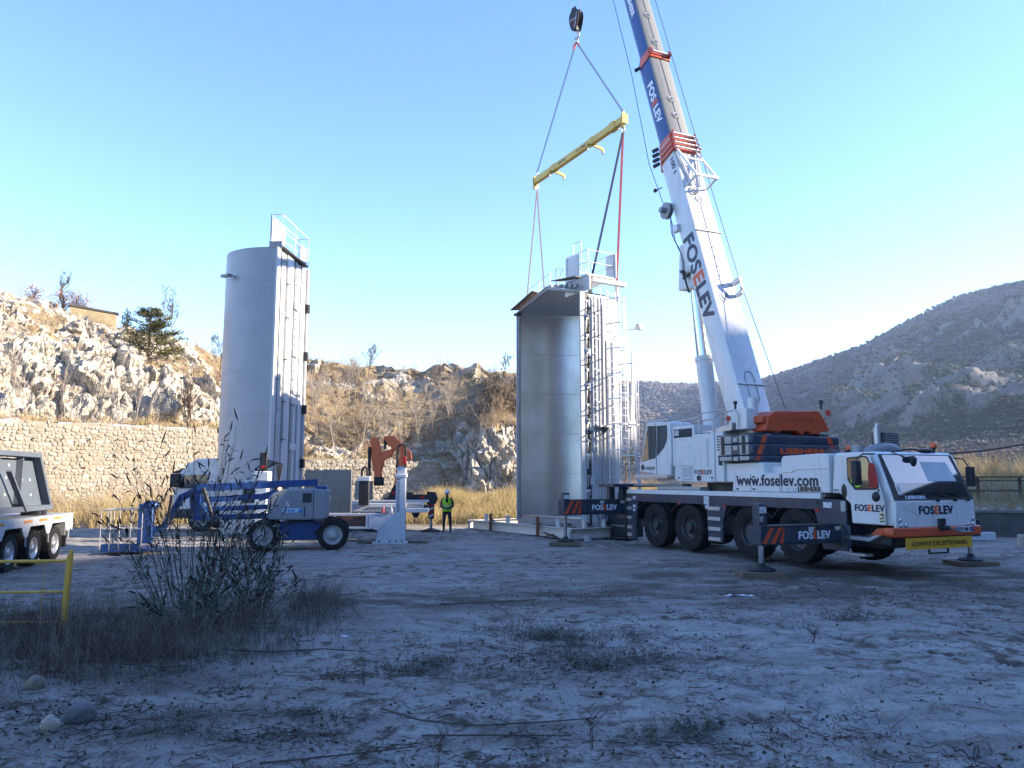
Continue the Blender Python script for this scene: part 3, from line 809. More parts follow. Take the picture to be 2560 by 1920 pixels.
# pale sheet reflected on the screen, painted as a panel over the glass
fpanel('reflected_sheet', 0.02, 0.95, 2.07, 2.50, mat('reflected_pale', (0.52, 0.58, 0.62), 0.6, col2=(0.42, 0.48, 0.52), nscale=8, nmix=0.7), 0.0255, ws, y0t=0.02, y1t=0.86, thick=0.002)
fpanel('pass_sticker', -1.03, -0.95, 1.78, 1.98, STICKER, 0.024, ws, thick=0.003)
lettering('lettering', 'LIEBHERR', PALELET, 0.10, CR, (front_x(1.70) + 0.022, -0.92, 1.69), (0, 1, 0), (-0.2, 0, 1), bold=0.04, width=0.62)
for y0, y1 in ((-0.35, 0.05), (0.2, 0.6), (0.62, 1.02)):
    wp = MB(); wp.bar((front_x(1.80) + 0.04, y0 - 0.15, 1.84), (front_x(1.66) + 0.05, y1, 1.66), 0.018, 0.02, up=(1, 0, 0)); wp.cyl((front_x(1.66) + 0.01, y1, 1.655), (front_x(1.66) + 0.07, y1, 1.655), 0.03, n=8)
    wp.bar((front_x(1.84) + 0.035, y0 - 0.5, 1.80), (front_x(1.84) + 0.035, y0 + 0.1, 1.85), 0.014, 0.016, up=(1, 0, 0))
    wp.build('wiper', BLACK, CR)
# front apron with sunken chevron, lamps, emblem lettering
ap = MB(); ap.prism([(-1.27, 1.08), (1.27, 1.08), (1.27, 1.30), (1.24, 1.64), (-1.24, 1.64), (-1.27, 1.30)], 'x', 6.10, 6.165); ap.build('front_apron', WHITE, CR, bevel=0.02)
cv = MB()
for (a, b) in (((-1.15, 1.62), (-0.45, 1.27)), ((-0.45, 1.27), (0.55, 1.27)), ((0.55, 1.27), (1.15, 1.62))):
    cv.bar((6.166, a[0], a[1]), (6.166, b[0], b[1]), 0.012, 0.022, up=(0, 0, 1))
cv.build('apron_crease', WHITE, CR)
lettering('lettering', 'FOSELEV', [NAVYLET, ORANGELET], 0.25, CR, (6.168, -0.56, 1.36), (0, 1, 0), ZU, colours=FOS, bold=0.045, width=1.06)
for (y, z, r) in ((-1.14, 1.24, 0.062), (-1.12, 1.135, 0.052), (-0.98, 1.135, 0.052), (1.17, 1.24, 0.062), (1.14, 1.13, 0.052), (1.00, 1.13, 0.052)):
    hl = MB(); hl.cyl((6.12, y, z), (6.172, y, z), r, n=18); h = hl.build('headlight', BLACK, CR, smooth=40)
    g = MB(); g.lathe([(r * 0.86, 0.0), (r * 0.7, 0.012), (r * 0.3, 0.02), (0.001, 0.022)], (6.172, y, z), 'x', 16); g.build('lens', mat('lamp_lens', (0.7, 0.74, 0.78), 0.08, 0.6), h, smooth=60)
bp = MB(); bp.prism([(-1.40, 1.085), (1.40, 1.085), (1.42, 0.93), (1.36, 0.88), (-1.36, 0.88), (-1.42, 0.93)], 'x', 5.95, 6.19); bp.build('bumper', ORANGE, CR, bevel=0.025)
for sy in (-1, 1):
    q = MB(); q.prism([(5.60, 0.90), (5.95, 0.92), (5.95, 1.07), (5.80, 1.06)], 'y', sy * 1.41, sy * 1.30); q.build('bumper_corner', ORANGE, CR, bevel=0.015)
MB().box(5.3, 5.95, -1.2, 1.2, 0.70, 0.90).build('front_underframe', DARKSTEEL, CR, bevel=0.02)
ho = MB(); ho.box(6.17, 6.23, 0.0, 0.20, 1.00, 1.26); ho.cyl((6.22, 0.10, 1.06), (6.36, 0.12, 1.06), 0.05, n=12); ho.build('tow_coupling', BLACK, CR, bevel=0.01)
hs = MB(); hs.tube([(6.25, 0.12, 1.12), (6.32, 0.3, 1.03), (6.30, 0.5, 0.98), (6.22, 0.66, 0.97)], 0.022, 6); hs.build('tow_hose', GREYSTEEL, CR, smooth=60)
pl = MB(); pl.box(6.195, 6.21, 0.58, 1.10, 0.955, 1.075); plo = pl.build('number_plate', mat('plate_white', (0.66, 0.69, 0.74), 0.4), CR)
MB().box(6.2105, 6.213, 0.58, 0.625, 0.957, 1.073).build('plate_band', mat('plate_blue', (0.02, 0.06, 0.30), 0.4), plo)
MB().box(6.2105, 6.213, 1.055, 1.10, 0.957, 1.073).build('plate_band', MATS['plate_blue'], plo)
lettering('plate_lettering', 'DT-996-VS', NAVYLET, 0.12, plo, (6.2115, 0.64, 0.972), (0, 1, 0), ZU, bold=0.03, width=0.40)
sg = MB(); sg.box(6.20, 6.215, -1.06, 1.02, 0.62, 0.865); sgo = sg.build('convoy_sign', SIGNYEL, CR)
lettering('sign_lettering', 'CONVOI EXCEPTIONNEL', MATS['black_lettering'], 0.135, sgo, (6.2165, -0.90, 0.695), (0, 1, 0), ZU, bold=0.012, width=1.76)
st = MB(); st.bar((6.0, -0.1, 0.62), (6.0, -0.1, 0.5), 0.03, 0.03); st.bar((6.0, 0.5, 0.62), (6.0, 0.5, 0.5), 0.03, 0.03); st.bar((6.0, -0.1, 0.5), (6.0, 0.5, 0.5), 0.04, 0.03); st.build('front_step', BLACK, CR)
# near side cab door
ds = [(4.80, 1.80), (5.10, 1.585), (5.115, 1.15), (5.985, 1.14), (5.99, 1.66), (5.66, 2.655), (4.80, 2.66)]
dd = MB(); dd.prism(ds, 'y', -1.372, -1.34); dro = dd.build('cab_door', WHITE, CR, bevel=0.006)
win = [(5.05, 2.60), (5.54, 2.63), (5.62, 2.60), (5.87, 2.02), (5.87, 1.93), (5.80, 1.885), (5.24, 1.875), (5.07, 2.06), (5.045, 2.12)]
wf = MB(); wf.prism(win, 'y', -1.385, -1.36); wf.build('window_frame', BLACK, dro, bevel=0.006)
cxw, czw = 5.47, 2.25
winin = [(cxw + (x - cxw) * 0.93, czw + (z - czw) * 0.91) for x, z in win]
MB().prism(winin, 'y', -1.389, -1.38).build('window_glass', GLASS, dro)
vest = MB(); vest.prism([(5.14, 2.06), (5.30, 1.93), (5.42, 1.95), (5.33, 2.25), (5.22, 2.28)], 'y', -1.3945, -1.3900); vest.prism([(5.18, 2.1), (5.2, 1.99), (5.14, 2.12)], 'y', -1.395, -1.390)
vest.build('hanging_vest', HIVIS, dro)
stp = MB(); stp.prism([(5.66, 1.93), (5.86, 1.94), (5.88, 2.08), (5.80, 2.45), (5.66, 2.48), (5.62, 2.2)], 'y', -1.3945, -1.3900); stp.build('driver_seat', SEATRED, dro)
hd = MB(); hd.lathe([(0.001, -0.02), (0.075, -0.02), (0.085, 0.0)], (0, 0, 0), 'y', 18); hd.v = [(x * 1.0 + 4.93, y - 1.36, z * 2.1 + 1.84) for x, y, z in hd.v]; hd.build('door_handle', BLACK, dro, smooth=60)
lettering('lettering', 'FOSELEV', [NAVYLET, ORANGELET], 0.20, dro, (5.20, -1.374, 1.42), XF, ZU, colours=FOS, bold=0.045, width=0.77)
lettering('lettering', '1013', NAVYLET, 0.07, CR, (4.59, -1.364, 1.84), XF, ZU, bold=0.02, width=0.16)
stk = MB(); stk.box(5.84, 5.98, -1.378, -1.37, 1.19, 1.40); so = stk.build('blind_spot_sticker', mat('sticker_cream', (0.62, 0.58, 0.36), 0.5), dro)
sk2 = MB(); sk2.prism([(5.85, 1.36), (5.95, 1.385), (5.97, 1.32), (5.90, 1.34)], 'y', -1.381, -1.377); sk2.prism([(5.85, 1.27), (5.97, 1.31), (5.97, 1.285), (5.85, 1.245)], 'y', -1.381, -1.377); sk2.box(5.86, 5.97, -1.381, -1.377, 1.20, 1.225); sk2.build('sticker_mark', BLACK, so)
# mirrors
mr = MB(); mr.tube([(5.80, -1.36, 2.66), (5.72, -1.62, 2.66), (5.60, -1.70, 2.55)], 0.018, 6); mr.tube([(5.86, -1.36, 1.90), (5.95, -1.52, 1.82), (5.98, -1.58, 1.78)], 0.016, 6)
mr.build('mirror_arm', BLACK, CR)
m1 = MB(); m1.box(5.52, 5.68, -1.80, -1.62, 1.98, 2.52); m1.build('side_mirror', BLACK, CR, bevel=0.04)
m2 = MB(); m2.ell((5.98, -1.60, 1.74), 0.10, 0.06, 0.11); m2.build('kerb_mirror', BLACK, CR, smooth=60)
m3 = MB(); m3.tube([(5.93, -0.98, 2.70), (6.08, -0.98, 2.64), (6.22, -0.78, 2.55)], 0.014, 6); m3.ell((6.24, -0.72, 2.50), 0.045, 0.10, 0.12); m3.build('front_mirror', BLACK, CR, smooth=60)
m4 = MB(); m4.tube([(5.7, -0.7, 2.73), (5.85, -0.3, 2.78), (5.95, -0.1, 2.75)], 0.02, 6); m4.ell((5.96, 0.05, 2.74), 0.10, 0.24, 0.055); m4.build('roof_lamp', BLACK, CR, smooth=60)
m5 = MB(); m5.tube([(5.7, 1.30, 2.60), (5.8, 1.50, 2.58), (5.9, 1.56, 2.35)], 0.018, 6); m5.box(5.84, 5.98, 1.48, 1.62, 1.95, 2.40); m5.build('far_side_mirror', BLACK, CR, bevel=0.02)
for (x, y, z0) in ((5.55, 0.85, 2.72), (3.75, 0.15, 2.72)):
    bc = MB(); bc.cyl((x, y, z0), (x, y, z0 + 0.10), 0.035, n=10); bc.cyl((x, y, z0 + 0.10), (x, y, z0 + 0.13), 0.075, n=14); b_ = bc.build('beacon', BLACK, CR, smooth=40)
    lz = MB(); lz.lathe([(0.07, 0.13), (0.075, 0.17), (0.06, 0.22), (0.02, 0.245), (0.001, 0.247)], (x, y, z0), 'z', 14); lz.build('beacon_lens', AMBERLENS, b_, smooth=60)
an = MB(); an.tube([(5.4, 0.55, 2.72), (5.3, 0.50, 3.1)], 0.006, 5); an.build('antenna', BLACK, CR)
stp2 = MB(); stp2.prism([(4.92, 0.86), (5.55, 0.84), (5.90, 0.99), (5.90, 0.93), (5.57, 0.76), (4.92, 0.78)], 'y', -1.40, -1.15); stp2.build('cab_step', ALU, CR, bevel=0.01)
MB().box(4.95, 5.4, -1.36, -1.1, 0.42, 0.48).build('cab_step', ALU, CR, bevel=0.01)
lamp = MB(); lamp.box(4.82, 4.95, -1.40, -1.32, 1.38, 1.62); lamp.build('washer_tank', CONCRETE, CR, bevel=0.02)
for x in (4.72, 4.92):
    MB().box(x, x + 0.14, -1.40, -1.372, 0.62, 1.08).build('side_rail', NAVY, CR, bevel=0.02)
# ---------------- outriggers: x position, beam heights
def outrigger(x, sy, z0, z1, yend, jt, foot, txt=True, groundz=0.0):
    e = sy * yend
    bm = MB(); bm.box(x - 0.20, x + 0.20, sy * 0.9, e, z0, z1)
    bo = bm.build('outrigger_beam', NAVY, CR, bevel=0.015)
    fl = MB(); fl.box(x - 0.22, x + 0.22, sy * 1.0, e, z1, z1 + 0.018); fl.box(x - 0.22, x + 0.22, sy * 1.0, e, z0 - 0.018, z0); fl.build('beam_flange', DARKSTEEL, bo)
    xf = x + 0.204
    # hazard chevrons on the outer end
    L_ = 0.66
    for k in range(3):
        y0 = e - sy * (0.02 + k * 0.24)
        h = z1 - z0
        pts = [(y0, z0 + 0.02), (y0 - sy * 0.12, z0 + 0.02), (y0 - sy * (0.12 + 0.24) , z1 - 0.02), (y0 - sy * 0.24, z1 - 0.02)]
        if sy < 0:
            pts = [(p[0] , p[1]) for p in pts]
        pts = [(max(min(p[0], max(e, e - sy * L_)), min(e, e - sy * L_)), p[1]) for p in pts]
        MB().prism(pts, 'x', xf - 0.002, xf + 0.003).build('hazard_stripe', ORANGE, bo)
    jc = e - sy * 0.16
    jk = MB(); jk.box(x - 0.11, x + 0.11, jc - 0.11, jc + 0.11, z0 - 0.03, jt); jk.build('jack_housing', NAVY, CR, bevel=0.015)
    rod = MB(); rod.cyl((x, jc, foot + 0.14), (x, jc, z0), 0.058, n=16); rod.build('jack_rod', CHROME, CR, smooth=40)
    ft = MB()
    ft.lathe([(0.001, foot + 0.05), (0.27, foot + 0.05), (0.30, foot + 0.065), (0.29, foot + 0.085), (0.11, foot + 0.15), (0.085, foot + 0.17), (0.08, foot + 0.21), (0.001, foot + 0.21)], (x, jc, 0), 'z', 8)
    for k in range(4):
        a = math.pi / 4 + k * math.pi / 2
        ft.bar((x, jc, foot + 0.12), (x + 0.26 * math.cos(a), jc + 0.26 * math.sin(a), foot + 0.08), 0.02, 0.06)
    ft.build('jack_foot', BLACK, CR, smooth=30)
    if txt:
        lettering('lettering', 'FOSELEV', [PALELET, ORANGELET], 0.24, bo, (xf, e - sy * 1.05 if sy < 0 else 1.6, (z0 + z1) / 2 - 0.095), (0, 1, 0), ZU, colours=FOS, bold=0.04, width=0.92)
        for yy in (e - sy * 1.35, e - sy * 2.15):
            MB().box(xf - 0.002, xf + 0.003, yy, yy + 0.15, z1 - 0.12, z1 - 0.03).build('sticker', STICKER, bo)
        for yy in (e - sy * 1.52, e - sy * 2.30):
            MB().box(xf - 0.002, xf + 0.005, yy, yy + 0.02, z1 - 0.08, z1).build('lock_tab', YELLOW, bo)
        tg = MB(); tg.box(x + 0.112, x + 0.116, jc - 0.10, jc + 0.09, jt - 0.20, jt - 0.06); tg.build('sticker', STICKER, CR)
    return jc
jnf = outrigger(4.60, -1, 0.71, 1.09, 3.72, 1.58, 0.10)
jff = outrigger(4.60, 1, 0.71, 1.09, 3.35, 1.45, 0.04)
jnr = outrigger(-4.60, -1, 0.98, 1.44, 3.62, 1.68, 0.06)
jfr = outrigger(-4.60, 1, 0.98, 1.44, 3.62, 1.68, 0.06, txt=False)
tg = MB(); tg.box(4.713, 4.717, jnf - 0.09, jnf + 0.0, 1.20, 1.31); tgo = tg.build('number_tag', STICKER, CR)
lettering('number_lettering', '2', NAVYLET, 0.11, tgo, (4.718, jnf - 0.075, 1.215), (0, 1, 0), ZU, bold=0.02)
MB().box(4.36, 4.84, -1.36, 1.36, 0.60, 1.20).build('outrigger_box', NAVY, CR, bevel=0.02); MB().box(-4.86, -4.34, -1.30, 1.30, 0.80, 1.68).build('outrigger_box', NAVY, CR, bevel=0.02)
rd = MB(); rd.box(-5.1, -4.1, -1.9, 1.25, 1.86, 1.97); rd.box(-4.9, -4.7, -1.7, -1.5, 1.45, 1.86); rd.box(-4.55, -4.3, -1.45, -1.2, 1.5, 1.95); rd.build('rear_platform', NAVY, CR, bevel=0.01)
rl = MB(); rl.box(-4.6, -1.4, -1.15, -0.95, 1.90, 1.98); rl.build('ballast_rail', GREYSTEEL, CR, bevel=0.01)
# ---------------- superstructure
sp = MB(); sp.cyl((-0.3, 0, 1.70), (-0.3, 0, 2.02), 0.85, n=36); sp.build('slew_ring', DARKSTEEL, CR, smooth=40)
sp = MB(); sp.box(-1.25, 2.6, -0.95, 1.1, 2.03, 2.45); sp.prism([(0.0, 2.45), (1.9, 2.45), (1.5, 3.3), (1.25, 3.9), (0.9, 4.0), (0.1, 3.0)], 'y', -0.72, -0.58); sp.prism([(0.0, 2.45), (1.9, 2.45), (1.5, 3.3), (1.25, 3.9), (0.9, 4.0), (0.1, 3.0)], 'y', 0.58, 0.72)
sp.build('turntable', WHITE, CR, bevel=0.015)
pn = MB(); pn.prism([(-1.54, 2.12), (-1.32, 2.03), (0.36, 2.03), (0.36, 3.43), (-1.10, 3.42), (-1.25, 3.38), (-1.50, 2.62)], 'y', -1.33, -0.95); pno = pn.build('engine_cover', WHITE, CR, bevel=0.03)
pn2 = MB(); pn2.box(0.37, 0.72, -1.30, -0.6, 2.04, 3.42); pn2.box(0.72, 2.2, -1.22, -0.6, 2.04, 2.55); pn2.build('side_cover', WHITE, CR, bevel=0.02)
for k in range(6):
    MB().box(0.46, 0.70, -1.306, -1.29, 2.92 + k * 0.075, 2.955 + k * 0.075).build('vent_slot', BLACK, CR)
MB().box(0.52, 0.66, -1.33, -1.29, 2.50, 2.78).build('fuel_recess', BLACK, CR, bevel=0.03)
lad = MB(); lad.prism([(-1.04, 3.28), (-0.62, 3.28), (-0.62, 2.09), (-1.13, 2.09), (-1.15, 2.60), (-1.06, 2.78)], 'y', -1.334, -1.30); lado = lad.build('ladder_recess', mat('recess_grey', (0.42, 0.43, 0.45), 0.5), CR)
for z in (3.10, 2.79, 2.48, 2.15):
    MB().box(-1.11, -0.63, -1.352, -1.30, z - 0.025, z + 0.012).build('ladder_step', WHITE, lado, bevel=0.006)
MB().box(0.03, 0.12, -1.336, -1.31, 2.46, 3.28).build('grab_slot', mat('recess_grey', (0.4, 0.4, 0.4)), CR, bevel=0.02)
lettering('lettering', 'FOSELEV', [NAVYLET, ORANGELET], 0.18, CR, (-0.56, -1.332, 2.26), XF, ZU, colours=FOS, bold=0.04, width=0.78)
lg = MB(); lg.lathe([(0.001, -0.004), (0.11, -0.004), (0.11, 0.0)], (0, 0, 0), 'y', 20); lg.v = [(x - 0.35, y - 1.331, z * 0.75 + 2.15) for x, y, z in lg.v]; lg.build('emblem', NAVYLET, CR)
for x, z in ((-1.35, 2.16), (0.2, 2.16)):
    MB().box(x, x + 0.09, -1.338, -1.32, z - 0.02, z + 0.02).build('latch', BLACK, CR)
# crane operator's cab, tilted profile
cabp = [(-3.40, 2.32), (-2.40, 2.25), (-1.66, 2.20), (-1.60, 3.86), (-2.85, 3.93), (-2.93, 3.90)]
cc = MB(); cc.prism([(-3.36, 2.36), (-2.40, 2.26), (-1.66, 2.22), (-1.60, 2.75), (-1.62, 3.82), (-1.75, 3.88), (-2.80, 3.93), (-2.92, 3.88), (-3.30, 2.68)], 'y', -1.38, -0.52); 
cco = cc.build('operator_cab', WHITE, CR, bevel=0.03)
# operator cab side glazing: front pane and curved door pane
g1 = [(-3.20, 2.70), (-2.44, 2.80), (-2.40, 3.77), (-2.83, 3.79)]
g2 = [(-2.34, 2.86), (-2.13, 2.98), (-1.95, 3.12), (-1.84, 3.28), (-1.80, 3.44), (-1.80, 3.76), (-2.32, 3.77)]
WINREF = glass_mat('operator_glass', (0.05, 0.055, 0.045))
for gpoly in (g1, g2):
    fm = MB(); cx = sum(p[0] for p in gpoly) / len(gpoly); cz = sum(p[1] for p in gpoly) / len(gpoly)
    fm.prism([(cx + (x - cx) * 1.05, cz + (z - cz) * 1.04) for x, z in gpoly], 'y', -1.388, -1.37); f_ = fm.build('window_frame', BLACK, cco)
    MB().prism(gpoly, 'y', -1.393, -1.385).build('window_glass', WINREF, f_)
MB().box(-2.395, -2.375, -1.386, -1.37, 2.27, 3.86).build('door_gap', BLACK, cco)
fg = MB(); fg.add([(-3.335, -1.34, 2.72), (-3.335, -0.56, 2.72), (-2.955, -0.56, 3.86), (-2.955, -1.34, 3.86)], [(0, 1, 2, 3)]); fg.build('front_glass', WINREF, cco)
rcab = MB(); rcab.box(-1.59, -0.52, -1.34, -0.55, 2.5, 3.72); rc = rcab.build('cab_rear_box', WHITE, CR, bevel=0.03)
MB().box(-1.50, -0.60, -1.350, -1.33, 3.36, 3.62).build('rear_window', GLASS, rc, bevel=0.02)
MB().box(-1.46, -1.24, -1.354, -1.34, 3.42, 3.58).build('window_reflector', mat('recess_grey', (0.4, 0.4, 0.4)), rc)
lettering('lettering', 'FOSELEV', NAVYLET, 0.13, cco, (-3.02, -1.382, 2.42), XF, (-0.06, 0, 1), bold=0.03, width=0.52)
lg = MB(); lg.lathe([(0.001, -0.004), (0.10, -0.004), (0.10, 0.0)], (0, 0, 0), 'y', 20); lg.v = [(x - 3.16, y - 1.381, z + 2.50) for x, y, z in lg.v]; lg.build('emblem', NAVYLET, cco)
pf = MB(); pf.box(-3.50, -1.70, -1.48, -0.5, 2.16, 2.21); pf.box(-3.5, -1.7, -1.49, -1.46, 2.14, 2.27); pf.box(-2.6, -1.5, -1.2, -0.6, 2.02, 2.16); pf.build('cab_platform', ALU, CR, bevel=0.01)
gd = MB()
for y in (-1.36, -0.55):
    gd.tube([(-3.33, y, 2.72), (-2.98, y, 3.97), (-1.7, y, 3.95)], 0.018, 6)
gd.tube([(-2.98, -1.36, 3.97), (-2.98, -0.55, 3.97)], 0.018, 6); gd.tube([(-1.7, -1.36, 3.95), (-1.7, -0.55, 3.95)], 0.018, 6)
gd.build('cab_guard', ALU, CR)
# top walkway: tray and hand rails
wk = MB(); wk.prism([(-0.6, 3.46), (0.2, 3.52), (1.05, 3.68), (1.05, 3.46), (0.15, 3.38), (0.1, 3.44)], 'y', -1.25, -0.7); wk.build('walkway_tray', ALU, CR, bevel=0.015)
hr_ = MB()
hr_.tube([(-1.13, -1.3, 3.87), (-0.41, -1.3, 3.90), (-0.16, -1.3, 4.02), (0.85, -1.3, 4.06)], 0.022, 6)
hr_.tube([(-0.6, -1.25, 3.80), (0.25, -1.25, 3.82), (0.5, -1.25, 3.98), (1.2, -1.25, 4.0), (1.3, -1.25, 3.85), (1.3, -1.25, 3.5)], 0.022, 6)
for x, z0, z1 in ((-0.35, 3.4, 3.88), (0.28, 3.45, 3.82), (0.85, 3.6, 4.06), (-1.13, 3.4, 3.87)):
    hr_.cyl((x, -1.28, z0), (x, -1.28, z1), 0.02, n=6)
hr_.build('hand_rail', ALU, CR)
wl = MB(); wl.box(1.15, 1.6, -1.2, -0.85, 3.46, 4.05); wl.build('winch_bracket', WHITE, CR, bevel=0.03)
for (x, y, z) in ((1.05, -1.1, 4.02), (1.95, 1.15, 4.05)):
    q = MB(); q.cyl((x, y, z), (x, y, z + 0.16), 0.03, n=8); q.cyl((x, y, z + 0.16), (x, y, z + 0.25), 0.055, n=10); q.build('work_lamp', BLACK, CR, smooth=40)
for (x, y, z) in ((0.98, -1.3, 3.78), (1.98, 1.35, 3.95)):
    q = MB(); q.cyl((x, y, z), (x + 0.06, y - 0.05, z), 0.075, n=14); q.build('tail_lamp', REDLENS, CR, smooth=40)
ml = MB(); ml.cyl((1.35, -0.75, 3.3), (1.35, -0.75, 4.35), 0.13, n=18); ml.build('hydraulic_tank', WHITE, CR, smooth=40)
# counterweight: slabs, end blocks and lettering
slabs = [(2.60, 2.735), (2.745, 3.05), (3.06, 3.29)]
for i, (z0, z1) in enumerate(slabs):
    s_ = MB(); x0 = 0.75
    s_.prism([(-1.42, x0), (-1.42, 1.92), (-1.34, 2.0), (1.70, 2.0), (1.78, 1.92), (1.78, x0)][::1], 'z', z0, z1)
    s_.v = [(y, x, z) for x, y, z in s_.v]; s_.f = [f[::-1] for f in s_.f]
    s_.build('counterweight_slab', NAVY, CR, bevel=0.025)
for (x0, x1) in ((0.72, 1.22), (1.55, 1.90)):
    for (z0, z1) in slabs:
        q = MB(); q.box(x0, x1, -1.445, -1.40, z0 + 0.015, z1 - 0.012); q.build('weight_end_block', CONCRETE, CR, bevel=0.015)
for (z0, z1) in ((2.78, 3.27),):
    for x in (0.82, 1.66):
        MB().box(x, x + 0.14, -1.450, -1.43, z0, z1).build('weight_slot', BLACK, CR)
for z in (2.66, 2.95, 3.17):
    MB().box(1.30, 1.48, -1.448, -1.40, z - 0.06, z + 0.06).build('weight_tag', CONCRETE, CR, bevel=0.01)
for i, (z0, z1) in enumerate(slabs):
    for e, s_ in ((-1.38, 1), (1.75, -1)):
        h = z1 - z0
        zz0, zz1 = z0 + 0.02, z1 - 0.02
        def yy(z, k): return e + s_ * (0.05 + k + (z - 2.6) * 0.45)
        w_ = 0.17
        MB().prism([(yy(zz0, 0), zz0), (yy(zz0, w_), zz0), (yy(zz1, w_), zz1), (yy(zz1, 0), zz1)], 'x', 2.0, 2.004).build('hazard_stripe', ORANGE, CR)
lettering('lettering', 'LIEBHERR', ORANGELET, 0.20, CR, (2.003, -0.45, 2.80), (0, 1, 0), ZU, bold=0.06, width=1.60)
lettering('lettering', 'FOSELEV', mat('dark_lettering', (0.03, 0.035, 0.05), 0.5), 0.2, CR, (2.01, -1.1, 2.25), (0, 1, 0), ZU, bold=0.04, width=0.9)
MB().box(1.4, 2.0, -1.2, 1.5, 2.15, 2.6).build('weight_carrier', NAVY, CR, bevel=0.02)
for y in (-1.0, -0.1, 0.7, 1.3):
    q = MB(); q.box(1.5, 1.85, y - 0.2, y + 0.2, 3.29, 3.36); q.build('lift_lug', DARKSTEEL, CR, bevel=0.02)
# orange winch cover above the counterweight
oc = MB(); oc.prism([(-0.86, 3.40), (-0.86, 3.52), (-0.80, 3.62), (-0.78, 3.80), (-0.52, 3.95), (1.05, 4.02), (1.28, 3.78), (1.34, 3.60), (1.42, 3.56), (1.42, 3.44), (1.10, 3.42), (1.05, 3.34), (0.75, 3.34), (0.68, 3.42), (0.55, 3.42), (0.42, 3.30), (0.25, 3.42), (-0.30, 3.42), (-0.4, 3.36), (-0.6, 3.40)], 'x', 1.25, 1.95)
oc.build('winch_cover', ORANGE, CR, bevel=0.035, segs=3)
lettering('lettering', 'LIEBHERR', mat('orange_relief', (0.46, 0.065, 0.02), 0.4), 0.2, CR, (1.952, -0.2, 3.66), (0, 1, 0), ZU, bold=0.05, width=1.05)
MB().box(1.3, 1.9, -0.95, -0.78, 3.62, 3.82).build('cover_latch', ORANGE, CR, bevel=0.03)
# ---------------- boom (elevation in the x-z plane, leaning to the rear)
BA = math.atan2(0.334, 1.0)                                  # from vertical
bd = Vector((-math.sin(BA), 0, math.cos(BA)))                # along the boom
bt = Vector((math.cos(BA), 0, math.sin(BA)))                 # out of its top face (towards the front of the crane)
bp0 = Vector((0.71, 0, 4.13)) - bd * (1.3)                   # on the top face line, below the pivot
def bpt(l, t, y):
    return bp0 + bd * l + bt * t + Vector((0, y, 0))
def boom_section(name, l0, l1, w, h, mats, rnd=0.34, chin=5, parent=CR):
    """oval-bottomed box section: flat top and flat upper sides, rounded underside"""
    prof = [(0.0, -w / 2 + 0.06), (-0.02, -w / 2 + 0.02), (-0.06, -w / 2)]
    prof = [(0.0, w / 2 - 0.07), (-0.02, w / 2 - 0.02), (-0.07, w / 2), (-(h * 0.55), w / 2)]
    for k in range(1, chin):
        a = math.pi / 2 * k / chin
        prof.append((-(h * 0.55) - h * 0.45 * math.sin(a), w / 2 * (math.cos(a) ** 0.8)))
    prof.append((-h, 0.0))
    full = prof + [(t, -y) for t, y in prof[-2::-1]]
    n = len(full)
    b = MB()
    v = [bpt(l0, t, y) for t, y in full] + [bpt(l1, t, y) for t, y in full]
    b.add(v, [tuple(range(n)), tuple(range(n, 2 * n))[::-1]] + [(i, n + i, n + (i + 1) % n, (i + 1) % n) for i in range(n)])
    if len(mats) > 1:
        for fi in range(2, len(b.f)):
            i = fi - 2
            tt = (full[i][0] + full[(i + 1) % n][0]) / 2
            if tt < -0.05: b.m[fi] = 1
    return b.build(name, mats, parent, smooth=28)
L1 = (13.62 - 4.13) / math.cos(BA) + 1.3
boom_section('main_boom', 0.0, L1, 0.98, 1.02, [WHITE])
BOOMBLUE = mat('boom_blue', (0.012, 0.045, 0.19), 0.35, col2=(0.02, 0.06, 0.21), nscale=2, nmix=0.6, coat=0.3)
BOOMGREY = mat('boom_grey', (0.20, 0.205, 0.20), 0.45, col2=(0.155, 0.16, 0.155), nscale=3, nmix=0.6, streak=((0.12, 0.12, 0.115), 0.4), bump=0.05)
L2 = (17.40 - 4.13) / math.cos(BA) + 1.3
boom_section('telescope_section', L1 - 0.2, L2, 0.82, 0.90, [BOOMGREY, BOOMBLUE])
L3 = 33.0
boom_section('telescope_section', L2 - 0.2, L3, 0.70, 0.78, [BOOMGREY, BOOMBLUE])
def collar(l, w, h, th, m=ORANGE):
    b = MB()
    o = 0.05
    b.add([bpt(l, o, -w / 2 - o), bpt(l, o, w / 2 + o), bpt(l, -h * 0.6, w / 2 + o), bpt(l, -h - o, w * 0.25), bpt(l, -h - o, -w * 0.25), bpt(l, -h * 0.6, -w / 2 - o)] + [bpt(l + th, o, -w / 2 - o), bpt(l + th, o, w / 2 + o), bpt(l + th, -h * 0.6, w / 2 + o), bpt(l + th, -h - o, w * 0.25), bpt(l + th, -h - o, -w * 0.25), bpt(l + th, -h * 0.6, -w / 2 - o)],
          [(5, 4, 3, 2, 1, 0), (6, 7, 8, 9, 10, 11)] + [(i, (i + 1) % 6, 6 + (i + 1) % 6, 6 + i) for i in range(6)])
    c = b.build('boom_collar', m, CR, bevel=0.015)
    r_ = MB(); r_.cyl(bpt(l + th / 2, 0.14, -w / 2), bpt(l + th / 2, 0.14, w / 2), 0.04, n=10); r_.build('guide_roller', ALU, c, smooth=40)
    for y in (-w / 2, w / 2):
        e = MB(); e.bar(bpt(l + th / 2, 0.0, y), bpt(l + th / 2 + 0.06, 0.20, y), 0.03, th * 0.8, up=bd); e.build('roller_bracket', m, c)
    k_ = MB(); k_.bar(bpt(l + 0.1, -h * 0.75, -w / 2), bpt(l + 0.1, -h * 0.95, -w / 2 - 0.12), 0.08, 0.1, up=bd); k_.build('cable_guide', BLACK, c)
